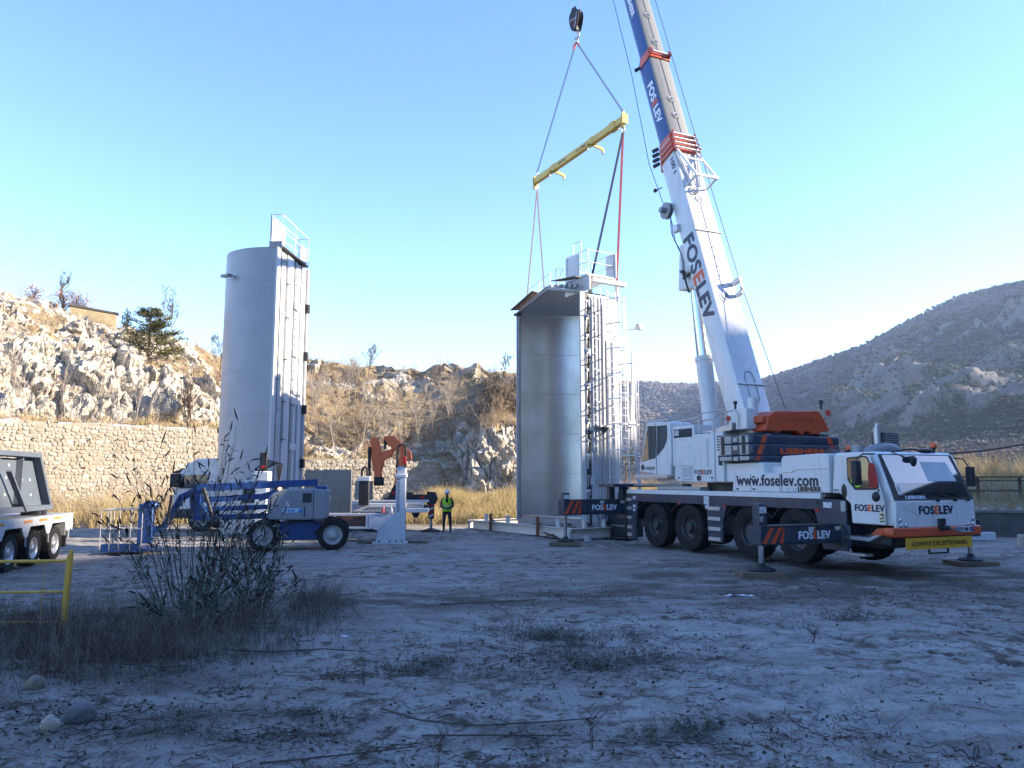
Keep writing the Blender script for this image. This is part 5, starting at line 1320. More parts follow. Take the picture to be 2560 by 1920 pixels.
# brown flaps overhanging the roof edge
for pts in (((-4.55, 9.10), (-4.20, 9.25), (-2.95, 9.80), (-3.6, 9.55)),):
    pass
def flap(name, x0, x1, za, zb, depth, drop):
    b = MB(); b.add([(x0, 0.1, za), (x1, 0.1, zb), (x1 + 0.15, -depth, zb - drop), (x0 - 0.2, -depth, za - drop), (x0, 0.1, za + 0.03), (x1, 0.1, zb + 0.03), (x1 + 0.15, -depth, zb - drop + 0.03), (x0 - 0.2, -depth, za - drop + 0.03)], [(0, 1, 2, 3), (7, 6, 5, 4), (0, 4, 5, 1), (1, 5, 6, 2), (2, 6, 7, 3), (3, 7, 4, 0)])
    o = b.build(name, BROWN, S2)
    for i in range(3):
        f = (i + 0.8) / 3.2; x = x0 + (x1 - x0) * f; z = za + (zb - za) * f
        q = MB(); q.box(x, x + 0.10, -depth * 0.5, -depth * 0.38, z - drop * 0.45 - 0.012, z - drop * 0.45 + 0.0); q.build('flap_hole', SILOW, o)
flap('roof_flap', -4.35, -3.0, 9.32, 9.80, 0.32, 0.03); flap('roof_flap', -1.35, -0.02, 9.92, 9.74, 0.32, 0.02)
q = MB(); q.box(-4.45, -4.15, -0.2, 0.0, 9.05, 9.15); q.build('gutter_piece', BLACK, S2)
for i in range(7):
    q = MB(); x = -2.4 + i * 0.33; q.box(x, x + 0.2, -0.03, 0.08, 9.70 - abs(x + W2 / 2) * 0.2 + 0.08, 9.80 - abs(x + W2 / 2) * 0.2 + 0.10); q.build('roof_clip', FLANGE, S2)
# roof platform with rails at the near corner and rails along the back
b = MB(); b.box(-1.3, 0.15, 0.25, 1.6, 9.85, 9.93); b.box(-1.4, 0.2, 0.3, 0.36, 9.3, 9.85); b.build('roof_platform', SILOW, S2)
q = MB(); q.box(-0.1, 0.12, 0.5, 2.2, 9.66, 9.84); q.build('lug_beam', SILOW, S2, bevel=0.02)
MB().box(-1.35, -0.5, 0.3, 0.34, 9.93, 10.85).build('kick_panel', SILOW, S2); MB().box(-0.42, 0.2, 1.6, 1.64, 9.93, 10.9).build('kick_panel', SILOW, S2)
rail([(-1.25, 0.3, 9.93), (-0.6, 0.3, 9.93), (0.1, 0.3, 9.93), (0.1, 1.55, 9.93), (-1.25, 1.55, 9.93), (-1.25, 0.3, 9.93)], 0.95, S2)
rail([(-0.95, 0.4, 9.93), (-0.45, 0.4, 9.93)], 1.45, S2, mid=False, name='access_hoop')
rail([(-4.1, 0.35, 9.25), (-3.3, 0.35, 9.45), (-2.5, 0.35, 9.6)], 0.95, S2)
rail([(-4.1, 0.35, 9.25), (-3.6, 1.9, 9.3), (-2.2, 2.7, 9.3)], 0.95, S2)
rail([(-2.3, 0.5, 9.66), (-1.6, 1.5, 9.66)], 1.05, S2)
b = MB(); b.tube([(-2.4, 0.5, 9.7), (-1.9, 0.5, 10.5), (-1.75, 0.5, 10.6)], 0.022, 5); b.build('stair_rail', SILOW, S2)
for L_ in LUG:
    M2 = Matrix.Rotation(R(58), 4, 'Z') @ Matrix.Translation((-2.6, -28.6, 0)); l = M2 @ L_
    q = MB(); q.prism([(l.x - 0.12, 9.2), (l.x + 0.12, 9.2), (l.x + 0.08, l.z + 0.05), (l.x - 0.08, l.z + 0.05)], 'y', l.y - 0.03, l.y + 0.03); lg_ = q.build('lifting_lug', SILOW, S2)
    q = MB(); q.tube([(l.x + 0.06 * math.cos(a), l.y, l.z + 0.08 * math.sin(a)) for a in [k * math.pi / 5 for k in range(10)]], 0.02, 5, closed=True); q.build('lug_ring', RUST, lg_, smooth=60)
q = MB(); q.cyl((-0.5, 2.4, 8.0), (0.35, 2.55, 8.0), 0.03, n=8); q.build('lamp_arm', SILOW, S2)
q = MB(); q.prism([(0.3, 7.92), (0.62, 7.88), (0.55, 8.15), (0.35, 8.15)], 'y', 2.4, 2.68); q.build('flood_lamp', PANELG, S2, bevel=0.02)
for x in (-W2 + 0.1, -W2 * 0.55, -0.25):
    q = MB(); q.box(x - 0.09, x + 0.09, -0.05, 0.13, 0.36, z0 - 0.1); q.build('foot', SILOW, S2)
hz = MB()
for i in range(7):
    hz.tube([(0.1, 0.5 + 0.2 * i, 0.9), (0.25, 0.55 + 0.18 * i, 0.7 - 0.03 * i), (0.3, 0.7 + 0.2 * i, 0.5), (0.2, 1.0 + 0.1 * i, 0.42)], 0.014, 4)
hz.build('loose_cables', BLACK, S2)
# ---- ground frame of white I-beams below the half silo
GF = thing('ground_frame', 'white steel I-beam frame lying on the ground under the open half silo', 'steel frame', (2.14, 27.9, 0), R(-57))
FR = mat('frame_white', (0.62, 0.60, 0.56), 0.5, col2=(0.5, 0.48, 0.44), nscale=2, nmix=0.7, streak=((0.35, 0.30, 0.25), 0.3))
def ibeam(p, q, h, w, parent, m, name='beam'):
    b = MB(); p, q = Vector(p), Vector(q)
    u = Vector((0, 0, 1))
    b.bar(p + u * (h - 0.012), q + u * (h - 0.012), w, 0.024); b.bar(p + u * 0.012, q + u * 0.012, w, 0.024); b.bar(p + u * h / 2, q + u * h / 2, 0.03, h - 0.05)
    return b.build(name, m, parent)
ibeam((-7.0, 0, 0.02), (-0.03, 0, 0.02), 0.36, 0.26, GF, FR)
ibeam((-7.0, 2.9, 0.02), (-0.03, 2.9, 0.02), 0.36, 0.26, GF, FR)
ibeam((0.1, -0.2, 0.02), (0.1, 3.2, 0.02), 0.36, 0.24, GF, FR)
ibeam((-7.1, -0.2, 0.02), (-7.1, 3.2, 0.02), 0.36, 0.24, GF, FR)
ibeam((-3.6, 0.15, 0.02), (-3.6, 2.75, 0.02), 0.36, 0.24, GF, FR)
MB().box(-0.06, 0.26, -0.33, -0.21, 0.03, 0.37).build('end_plate', FR, GF)
for x, y in ((-6.0, 0.05), (-4.4, 0.1), (-0.9, 0.05), (0.1, 0.5), (0.1, 1.4)):
    q = MB(); q.cyl((x, y, 0.385), (x, y, 0.60), 0.085, n=12); q.cyl((x, y, 0.60), (x, y, 0.66), 0.11, n=12); q.build('post_cap', FR, GF, smooth=40)
for x in (-5.3, -1.9):
    q = MB(); q.box(x - 0.07, x + 0.07, -0.20, -0.14, 0.02, 0.72); q.build('rusty_post', RUST, GF, bevel=0.008)
    q = MB(); q.prism([(x + 0.07, 0.40), (x + 0.30, 0.40), (x + 0.10, 0.55), (x + 0.07, 0.55)], 'y', -0.19, -0.15); q.build('rusty_gusset', RUST, GF)
q = MB(); q.box(-1.6, 0.0, 0.8, 1.05, 0.39, 0.44); q.box(-1.2, -0.95, 0.3, 2.6, 0.445, 0.49); q.build('plank', WOOD, GF)
q = MB(); q.bar((-1.3, -0.30, 0.16), (-0.6, -0.26, 0.06), 0.08, 0.05); q.bar((-1.2, -0.27, 0.05), (-0.7, -0.32, 0.14), 0.07, 0.04); q.build('rusty_clamp', RUST, GF)
bk = MB(); bk.lathe([(0.001, 0.0), (0.12, 0.0), (0.145, 0.2), (0.135, 0.2), (0.11, 0.03), (0.001, 0.03)], (0, 0, 0), 'z', 16)
tag(bk.build('bucket', mat('bucket_grey', (0.42, 0.45, 0.47), 0.5), loc=(2.62, 26.95, 0.0), smooth=40), 'small pale grey bucket beside the white ground frame', 'bucket')
# ---- dark machine part standing behind the crane's rear outrigger
mc = thing('floor_pump', 'small black machine with a row of holes behind the crane', 'machine', (4.15, 28.6, 0), R(-60))
MB().box(-0.55, 0.55, -0.4, 0.4, 0.05, 0.95).build('body', BLACK, mc, bevel=0.03)
for i in range(8):
    q = MB(); q.cyl((-0.5 + 0.13 * i, -0.405, 0.45), (-0.5 + 0.13 * i, -0.40, 0.45), 0.035, n=8); q.build('vent_hole', ALU, mc)
MB().box(-0.85, 0.6, -0.5, -0.3, 0.0, 0.05).build('skid', DARKSTEEL, mc)
# ---- closed half silo on the left: shell towards the camera, flat side to the sun
S1 = thing('half_silo', 'grey-white half silo with smooth round shell seen from outside, railing on top', 'silo', (-9.3, 29.5, 0), R(-4), 'two halves of the silo')
S1.scale = (1.0, 0.81, 1.0)
zb, zt = 1.25, 11.25
pl1 = [(-0.02, 0.03), (-0.55, 0.03)] + cyl_arc(2.13, 2.13, -0.55, 2.16, -math.pi / 2, -3 * math.pi / 2, 36)[1:] + [(-0.02, 4.29)]
zs1 = [zb, 2.95, 4.6, 6.25, 7.9, 9.6, zt]
for a, b_ in zip(zs1[:-1], zs1[1:]):
    shell_part('shell_course', pl1, a, b_ - 0.005, SHELLSHADE, S1, -0.05, smooth=25)
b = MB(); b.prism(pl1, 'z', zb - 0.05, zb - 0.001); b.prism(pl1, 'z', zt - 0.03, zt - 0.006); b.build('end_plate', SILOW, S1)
rim1 = [(x, y, zt) for x, y in pl1]; b = MB(); b.add([(-0.3, 2.16, zt + 0.45)] + rim1, [(0, i + 1, i + 2) for i in range(len(rim1) - 1)]); b.build('roof_cone', SILOW, S1)
MB().box(-0.10, -0.03, 0.06, 4.26, zb, zt).build('back_panel', SILOW, S1)
# upright strips on the flat side
for (y0, y1, x1, m) in ((0.0, 0.42, 0.06, SILOW), (0.62, 1.20, 0.03, PANELG), (1.45, 2.35, 0.04, SILOW), (3.55, 4.3, 0.05, SILOW)):
    if m is PANELG:
        z = zb
        while z < zt - 0.2:
            q = MB(); q.box(-0.03, 0.05, y0, y1, z, min(z + 1.18, zt - 0.05)); q.build('duct_panel', PANELG, S1, bevel=0.008); z += 1.2
    else:
        MB().box(-0.03, x1, y0, y1, zb - 0.1, zt).build('edge_strip', m, S1, bevel=0.01)
MB().box(-0.03, 0.0, 0.42, 0.62, zb, zt).build('groove', FLANGE, S1)
MB().box(-0.03, 0.02, 2.6, 2.95, zb, zt).build('bolt_strip', GREYSTEEL, S1)
k = MB()
for i in range(26):
    z = zb + 0.25 + i * 0.365; k.cyl((0.02, 2.78, z), (0.06, 2.78, z), 0.03, n=8)
stuff(k.build('strip_bolts', ALU, S1))
b = MB(); b.cyl((0.10, 1.35, 3.6), (0.10, 1.35, zt - 0.6), 0.03, n=8); b.build('conduit', ALU, S1, smooth=40)
for z in (2.0, 3.7, 5.2, 6.9, 8.6, 10.0):
    q = MB(); q.tube([(0.03, 1.25, z), (0.16, 1.25, z), (0.16, 1.5, z), (0.03, 1.5, z)], 0.02, 5); q.build('conduit_clip', DARKSTEEL, S1)
b = MB(); b.cyl((0.12, 4.2, zb), (0.12, 4.2, zt), 0.06, n=10); b.build('corner_tube', SILOW, S1, smooth=40)
for z in (2.6, 4.9, 7.2, 9.3):
    q = MB(); q.box(0.06, 0.22, 4.1, 4.34, z, z + 0.38); q.build('clamp', BLACK, S1, bevel=0.01)
for z in (3.3, 5.2, 7.2, 9.2):
    q = MB(); q.box(0.02, 0.09, 2.5, 3.3, z, z + 0.3); q.build('hinge_plate', SILOW, S1, bevel=0.01)
# floodlight on the shell, roof platform and rails
fa = -math.pi / 2 - 0.62
c_ = Vector((-0.55 + 2.13 * math.cos(fa), 2.16 + 2.13 * math.sin(fa), 10.15)); nrm = Vector((math.cos(fa), math.sin(fa), 0)); tn = Vector((-nrm.y, nrm.x, 0))
q = MB(); q.bar(c_, c_ + nrm * 0.35, 0.06, 0.06); q.build('lamp_arm', ALU, S1)
q = MB(); q.bar(c_ + nrm * 0.32 - tn * 0.40 + Vector((0, 0, 0.02)), c_ + nrm * 0.32 + tn * 0.12, 0.22, 0.12); q.build('flood_lamp', GREYSTEEL, S1, bevel=0.02)
pf = MB(); pf.box(-0.40, 0.10, 0.3, 4.3, zt + 0.12, zt + 0.18); pf.build('roof_platform', DARKSTEEL, S1)
pf = MB(); pf.box(-0.40, 0.12, 0.28, 0.31, zt - 0.02, zt + 0.30); pf.build('kick_plate', GREYSTEEL, S1)
MB().box(-0.36, -0.33, 0.35, 2.2, zt + 0.2, zt + 1.3).build('wind_panel', SILOW, S1)
MB().box(0.0, 0.04, 3.2, 4.2, zt + 0.25, zt + 0.9).build('kick_panel', SILOW, S1)
rail([(-0.36, 0.3, zt + 0.15), (0.1, 0.3, zt + 0.15), (0.1, 2.2, zt + 0.15), (0.1, 4.25, zt + 0.15), (-0.36, 4.25, zt + 0.15), (-0.36, 0.3, zt + 0.15)], 1.25, S1)
# base skirt of the standing half silo: cable bundles, junction box, drag chain
q = MB(); q.box(-0.95, -0.35, -0.35, -0.05, 1.0, 2.1); q.build('junction_cabinet', SILOW, S1, bevel=0.02)
for i in range(8):
    q = MB(); q.tube([(-0.5 + 0.03 * i, -0.12, 2.3 + 0.05 * i), (-0.35, -0.25 - 0.04 * i, 2.5), (-0.2, -0.1, 2.25 - 0.05 * i), (0.15, -0.05, 2.35)], 0.016, 4)
    q.build('loose_cable', BLACK, S1)
q = MB(); q.box(-1.9, 0.1, 0.2, 4.1, 0.0, zb - 0.05); q.build('base_frame', FR, S1, bevel=0.02)
# ================================================================ blue articulated boom lift
LIFTBLUE = mat('lift_blue', (0.010, 0.050, 0.19), 0.4, col2=(0.018, 0.065, 0.22), nscale=3, nmix=0.6, streak=((0.08, 0.10, 0.16), 0.35))
LIFTGREY = mat('lift_grey', (0.25, 0.27, 0.30), 0.45, col2=(0.20, 0.21, 0.225), nscale=3, nmix=0.6, streak=((0.22, 0.22, 0.22), 0.3), coat=0.1)
RIMGREY = mat('rim_grey', (0.40, 0.42, 0.44), 0.5, 0.1, col2=(0.30, 0.29, 0.27), nscale=5, nmix=0.7)
LF = thing('boom_lift', 'blue articulated boom lift with grey engine cover and big grey wheels', 'boom lift', (-6.45, 24.1, 0), R(11))
for (x, y, s) in ((0.93, -0.72, -1), (-1.08, -0.72, -1), (0.93, 0.72, 1), (-1.08, 0.72, 1)):
    wheel_parts(LF, 'wheel', (x, y, 0.465), 0.465, 0.30, TYRE, RIMGREY, RIMGREY, s, rim_r=0.68, lugs=8, treads=20)
b = MB(); b.prism([(-0.95, 0.36), (-0.55, 0.30), (0.55, 0.30), (0.85, 0.42), (0.85, 0.72), (0.3, 0.86), (-0.6, 0.84), (-0.95, 0.66)], 'y', -0.52, 0.52); b.cyl((-1.08, -0.7, 0.465), (-1.08, 0.7, 0.465), 0.08, n=10); b.cyl((0.93, -0.7, 0.465), (0.93, 0.7, 0.465), 0.08, n=10); b.build('chassis', LIFTBLUE, LF, bevel=0.02)
for x, w in ((-0.45, 0.1), (0.35, 0.12), (0.62, 0.08)):
    MB().box(x, x + w, -0.526, -0.50, 0.46, 0.56).build('chassis_slot', BLACK, LF)
b = MB(); b.cyl((-0.1, 0, 0.84), (-0.1, 0, 0.92), 0.45, n=24); b.build('slew_ring', DARKSTEEL, LF, smooth=40)
b = MB(); b.prism([(-0.98, 0.92), (0.62, 0.90), (0.78, 0.98), (0.80, 1.80), (0.36, 1.84), (-0.55, 1.82), (-0.86, 1.70), (-1.0, 1.48)], 'y', -0.80, -0.12); cov = b.build('engine_cover', LIFTGREY, LF, bevel=0.05, segs=3)
b = MB(); b.prism([(-0.9, 0.92), (0.7, 0.92), (0.78, 1.6), (-0.8, 1.6)], 'y', 0.14, 0.80); b.build('far_cover', LIFTGREY, LF, bevel=0.05)
MB().box(0.33, 0.345, -0.806, -0.78, 0.93, 1.80).build('cover_gap', BLACK, cov)
g = MB(); g.box(0.02, 0.28, -0.81, -0.79, 1.42, 1.70); go = g.build('grille', BLACK, cov)
for k in range(5): MB().box(0.035, 0.265, -0.816, -0.808, 1.45 + k * 0.05, 1.465 + k * 0.05).build('grille_slat', DARKSTEEL, go)
MB().box(0.07, 0.10, -0.808, -0.78, 1.0, 1.32).build('cover_slot', BLACK, cov); MB().box(0.14, 0.29, -0.815, -0.79, 1.0, 1.10).build('cover_step', LIFTGREY, cov, bevel=0.01)
b = MB(); b.tube([(-0.24, -0.803, 1.25), (-0.24, -0.803, 1.42), (-0.16, -0.803, 1.50), (-0.06, -0.803, 1.48), (-0.02, -0.803, 1.40), (-0.02, -0.803, 1.25)], 0.009, 5); b.build('hatch_outline', GREYSTEEL, cov)
b = MB(); b.prism([(-0.55, 1.13), (-0.12, 1.13), (-0.04, 1.26), (-0.55, 1.26)], 'y', -0.812, -0.80); pl_ = b.build('maker_panel', mat('panel_pale_blue', (0.42, 0.55, 0.68), 0.5), cov)
b = MB(); b.prism([(-0.12, 1.13), (0.02, 1.13), (0.02, 1.24), (-0.05, 1.26)], 'y', -0.812, -0.80); b.build('maker_panel', mat('panel_blue', (0.05, 0.2, 0.48), 0.5), cov)
lettering('panel_lettering', 'Genie', mat('panel_blue', (0.05, 0.2, 0.48)), 0.12, pl_, (-0.50, -0.814, 1.16), (1, 0, 0), ZU, bold=0.02, width=0.3)
lettering('panel_lettering', 'Genie', mat('faint_grey', (0.26, 0.27, 0.30)), 0.16, cov, (-0.95, -0.803, 1.12), (1, 0, 0), ZU, bold=0.01, width=0.35)
q = MB(); q.box(-0.46, -0.36, -0.808, -0.80, 1.30, 1.45); q.build('sticker', STICKER, cov)
b = MB(); b.box(0.36, 0.70, -0.76, 0.6, 1.80, 1.92); b.build('counterweight_top', LIFTBLUE, LF, bevel=0.03)
bt_ = [((0.42, -0.45, 2.02), (-3.05, -0.45, 1.86), 0.16, 0.21), ((-0.9, -0.30, 1.62), (-3.0, -0.30, 1.50), 0.20, 0.16), ((-0.8, -0.30, 1.30), (-2.95, -0.30, 1.22), 0.20, 0.14), ((-0.9, -0.25, 1.02), (-3.0, -0.25, 0.98), 0.2, 0.16)]
for p, q_, w, h in bt_:
    MB().bar(p, q_, w, h).build('boom_arm', LIFTBLUE, LF, bevel=0.012)
b = MB(); b.bar((-0.5, -0.35, 1.80), (-1.3, -0.30, 1.55), 0.2, 0.2); b.build('arm_link', LIFTBLUE, LF, bevel=0.01)
b = MB(); b.cyl((0.30, -0.58, 2.0), (0.30, -0.32, 2.0), 0.09, n=14); b.build('pivot', LIFTBLUE, LF, smooth=40)
b = MB(); b.prism([(-2.95, 1.92), (-3.15, 1.92), (-3.25, 1.5), (-3.15, 0.90), (-2.8, 0.90), (-2.7, 1.1), (-2.95, 1.4)], 'y', -0.50, -0.08); b.build('knuckle_plate', LIFTBLUE, LF, bevel=0.015)
b = MB(); b.cyl((-2.85, -0.58, 1.86), (-2.55, -0.58, 1.0), 0.055, n=12); b.build('lift_cylinder', BLACK, LF, smooth=40)
b = MB(); b.tube([(-2.6, -0.5, 1.05), (-2.2, -0.5, 0.92), (-1.6, -0.5, 1.02), (-1.1, -0.5, 0.96)], 0.03, 6); b.build('hose', LIFTBLUE, LF, smooth=60)
b = MB(); b.bar((-3.1, -0.3, 1.78), (-3.55, -0.3, 1.55), 0.18, 0.2); b.bar((-3.5, -0.3, 1.58), (-3.95, -0.3, 0.72), 0.16, 0.18); b.build('jib_arm', LIFTBLUE, LF, bevel=0.012)
b = MB(); b.bar((-3.75, -0.45, 1.65), (-3.85, -0.42, 0.78), 0.05, 0.07); b.build('jib_cylinder', BLACK, LF)
b = MB(); b.box(-4.65, -4.25, -0.42, -0.18, 0.25, 1.40); b.ell((-4.35, -0.3, 1.36), 0.24, 0.16, 0.14); b.bar((-3.95, -0.3, 0.7), (-4.4, -0.3, 0.62), 0.16, 0.18); b.build('basket_mount', LIFTBLUE, LF, bevel=0.02)
b = MB(); b.prism([(-5.55, 0.14), (-4.7, 0.16), (-4.1, 0.12), (-4.4, 0.06), (-5.5, 0.06)], 'y', -0.75, 0.45); b.box(-5.5, -4.5, -0.75, -0.72, 0.14, 0.28); b.build('basket_floor', LIFTBLUE, LF)
b = MB()
for z in (1.24, 0.70):
    b.tube([(-4.45, -0.74, z), (-5.55, -0.74, z), (-5.55, 0.44, z), (-4.45, 0.44, z)], 0.018, 6)
for x, y in ((-5.55, -0.74), (-5.55, 0.44), (-5.3, -0.74), (-5.05, -0.74), (-4.75, -0.74), (-4.45, -0.74), (-4.45, 0.44), (-5.55, -0.15), (-5.05, 0.44)):
    b.cyl((x, y, 0.1), (x, y, 1.24), 0.016, n=6)
b.build('basket_rail', GREYSTEEL, LF)
b = MB(); b.cyl((-0.68, -0.5, 1.76), (-0.68, -0.5, 1.80), 0.05, n=10); bo = b.build('beacon', BLACK, LF)
b = MB(); b.lathe([(0.045, 1.80), (0.045, 1.85), (0.02, 1.89), (0.001, 1.89)], (-0.68, -0.5, 0), 'z', 12); b.build('beacon_lens', mat('lit_amber', (0.9, 0.35, 0.05), 0.3, emit=((1.0, 0.40, 0.08), 6.0)), bo, smooth=60)
# ================================================================ jacking columns with black cable chains
COLW = mat('column_white', (0.56, 0.60, 0.64), 0.45, col2=(0.48, 0.51, 0.54), nscale=2, nmix=0.7, streak=((0.32, 0.33, 0.34), 0.25))
def cable_loop(parent, x, y, z0, z1, w=0.17, d=0.14):
    b = MB(); n = 9
    pts = [(x - w / 2, z0)] + [(x - w / 2, z0 + (z1 - z0 - w) * i / 6) for i in range(1, 7)] + [(x + w / 2 * math.cos(math.pi - a), z1 - w / 2 + w / 2 * math.sin(a)) for a in [math.pi * k / 6 for k in range(1, 6)]] + [(x + w / 2, z0 + (z1 - z0 - w) * i / 6) for i in range(6, 0, -1)] + [(x + w / 2, z0)]
    for i in range(len(pts) - 1):
        b.bar((pts[i][0], y, pts[i][1]), (pts[i + 1][0], y, pts[i + 1][1]), d, 0.06, up=(0, 1, 0) if False else (1, 0, 0.01))
    return b.build('cable_chain', BLACK, parent, bevel=0.006)
JC = thing('jacking_column', 'white steel jacking column with flared triangular foot and black cable loop', 'jacking column', (-3.89, 26.08, 0), R(2), 'white jacking columns around the grey silo')
b = MB(); b.prism([(-0.62, 0.06), (0.32, 0.06), (0.32, 2.20), (0.02, 2.20), (0.0, 1.02), (-0.56, 0.42)], 'y', -0.20, -0.16); b.prism([(-0.62, 0.06), (0.32, 0.06), (0.32, 2.20), (0.02, 2.20), (0.0, 1.02), (-0.56, 0.42)], 'y', 0.16, 0.20); b.build('side_plate', COLW, JC)
b = MB(); b.box(0.02, 0.05, -0.16, 0.16, 1.0, 2.2); b.bar((-0.6, 0, 0.42), (0.0, 0, 1.02), 0.32, 0.03); b.box(-0.60, 0.30, -0.155, 0.155, 0.06, 0.10); b.box(0.27, 0.305, -0.155, 0.155, 0.1, 2.15); b.build('web_plate', COLW, JC)
b = MB(); b.box(-0.72, 0.42, -0.32, 0.32, 0.0, 0.06); b.build('base_plate', COLW, JC, bevel=0.008)
for i in range(16):
    MB().box(0.06, 0.14, -0.206, -0.198, 1.05 + i * 0.07, 1.08 + i * 0.07).build('rack_slot', DARKSTEEL, JC)
b = MB(); b.box(-0.02, 0.36, -0.22, 0.22, 2.18, 2.30); b.box(0.04, 0.32, -0.18, 0.18, 2.30, 2.55); b.build('head_block', COLW, JC, bevel=0.02)
b = MB()
for x in (-0.5, -0.15, 0.05, 0.25): b.cyl((x, -0.30, 0.06), (x, -0.30, 0.12), 0.025, n=6)
stuff(b.build('base_bolts', DARKSTEEL, JC))
cable_loop(JC, 0.17, -0.1, 2.5, 3.28, 0.28, 0.2)
MB().box(0.22, 0.34, -0.24, -0.2, 2.62, 2.86).build('red_switch', REDLENS, JC, bevel=0.01)
for (x, y, l) in ((-0.95, 26.0, 'pale timber block left of the white column foot'), (0.75, 26.15, 'pale timber block right of the white column foot')):
    q = MB(); q.box(-0.32, 0.32, -0.1, 0.1, 0.0, 0.07); tag(q.build('timber_block', WOOD, loc=(-3.89 + x, y, 0.0), rot=(0, 0, R(20 if x < 0 else -12))), l, 'timber')
J2 = thing('jacking_column', 'white jacking column standing behind the blue boom lift, black loop on top', 'jacking column', (-8.75, 27.2, 0), R(4), 'white jacking columns around the grey silo')
MB().box(-0.2, 0.2, -0.2, 0.2, 0.0, 2.05).build('post', COLW, J2, bevel=0.02); MB().box(-0.26, 0.26, -0.26, 0.26, 2.05, 2.4).build('head_block', COLW, J2, bevel=0.04)
MB().box(-0.11, 0.15, -0.1, 0.1, 2.4, 3.05).build('cable_chain', BLACK, J2, bevel=0.02); MB().box(-0.05, 0.1, -0.11, -0.095, 2.5, 2.6).build('red_switch', REDLENS, J2)
MB().box(-0.62, -0.24, -0.15, 0.15, 1.3, 1.95).build('control_box', DARKSTEEL, J2, bevel=0.02)
q = MB()
for i in range(6): q.tube([(0.15, -0.05, 2.5 + 0.06 * i), (0.45 + 0.05 * i, -0.1, 2.65), (0.55, -0.1, 2.2 - 0.1 * i), (0.4 + 0.1 * i, 0.0, 1.6)], 0.022, 5)
q.build('cable_bundle', BLACK, J2)
# ================================================================ white base skid with grey panels
SK = thing('base_skid', 'long white steel base frame behind the boom lift', 'steel frame', (-5.3, 27.3, 0), R(3))
for (x0, x1, y0, y1, z0_, z1_) in ((-2.2, 1.35, -0.15, -0.05, 0.86, 0.95), (-2.2, 1.0, -0.15, -0.05, 0.40, 0.48), (0.2, 0.29, -0.145, -0.055, 0.48, 0.86), (-0.9, -0.83, -0.145, -0.055, 0.48, 0.86), (0.30, 1.35, -0.15, -0.02, 0.44, 0.855), (-2.2, 1.5, 0.9, 1.1, 0.95, 1.25), (-2.2, 2.3, 1.3, 1.5, 1.28, 1.36), (1.3, 2.35, 0.2, 0.5, 0.95, 1.10), (1.2, 2.1, 1.2, 1.6, 1.10, 1.27)):
    MB().box(x0, x1, y0, y1, z0_, z1_).build('frame_member', COLW, SK, bevel=0.012)
b = MB(); b.box(-2.2, 0.3, 0.0, 0.6, 0.42, 0.84); b.build('inner_tank', mat('dull_red_brown', (0.12, 0.06, 0.05), 0.7), SK)
MB().box(0.5, 1.3, -0.2, 0.3, 0.25, 0.43).build('support_foot', COLW, SK, bevel=0.02)
MB().box(0.9, 1.5, 0.3, 1.2, 0.3, 0.44).build('skid_shoe', BLACK, SK, bevel=0.03)
for i in range(3): MB().box(0.5 + 0.2 * i, 0.62 + 0.2 * i, -0.206, -0.19, 0.29, 0.38).build('frame_hole', BLACK, SK)
for i in range(4): MB().box(0.15 + 0.02 * i, 2.1, 0.7 + 0.18 * i, 0.78 + 0.18 * i, 1.0 + 0.09 * i, 1.04 + 0.09 * i).build('cable_tray', GREYSTEEL, SK)
q = MB(); q.box(-0.35, 0.05, -0.3, 0.3, 0.08, 0.13); q.bar((-0.3, 0, 0.13), (-0.05, 0, 0.38), 0.1, 0.1); q.build('floor_stand', GREYSTEEL, SK)
cable_loop(SK, -0.02, 0.9, 1.25, 2.55, 0.20, 0.2); MB().box(-0.20, 0.16, 0.78, 1.02, 1.2, 2.05).build('chain_box', BLACK, SK, bevel=0.02); MB().box(-0.26, 0.2, 0.75, 1.05, 2.05, 2.22).build('chain_clamp', COLW, SK, bevel=0.02)
PANEL = mat('cabinet_grey', (0.135, 0.15, 0.165), 0.42, 0.35, col2=(0.10, 0.11, 0.12), nscale=1.4, nmix=0.7, bump=0.05, bscale=6)
for (x, y, w, h, rz, lb) in ((-0.82, -0.05, 0.98, 1.50, 2, 'tall grey sheet metal panel standing on the white skid'), (-1.82, 1.0, 0.84, 1.50, 2, 'grey sheet metal panel half hidden behind the boom lift')):
    t = thing('cabinet', lb, 'cabinet', (-5.3 + x, 27.3 + y, 0.952), R(rz), 'grey cabinets on the white skid')
    MB().box(-w / 2, w / 2, -0.10, 0.10, 0, h).build('body', PANEL, t, bevel=0.012)
    MB().box(-w / 2 - 0.03, -w / 2 - 0.001, -0.06, 0.02, h - 0.25, h - 0.12).build('hinge', BLACK, t)
    for dx in (-0.3, 0.25): MB().box(dx, dx + 0.06, -0.02, 0.02, h, h + 0.035).build('lifting_tab', DARKSTEEL, t)
    MB().box(-w / 2 - 0.025, -w / 2 - 0.002, 0.03, 0.1, 0, h).build('edge_strip', GREYSTEEL, t)
sb = MB(); sb.lathe([(0.001, 0), (0.05, 0), (0.055, 0.12), (0.03, 0.18), (0.018, 0.2), (0.018, 0.25), (0.001, 0.25)], (0, 0, 0), 'z', 12)
tag(sb.build('spray_bottle', STICKER, loc=(-4.22, 27.22, 0.952), smooth=40), 'small white bottle standing on the white skid', 'bottle')
cn = MB(); cn.lathe([(0.12, 0), (0.1, 0.02), (0.03, 0.22), (0.001, 0.22)], (0, 0, 0), 'z', 12)
tag(cn.build('small_cone', mat('faded_red', (0.40, 0.09, 0.08), 0.6), loc=(-3.95 - 0.55, 27.25, 0.952), smooth=40), 'small faded red cone on the white skid', 'cone')
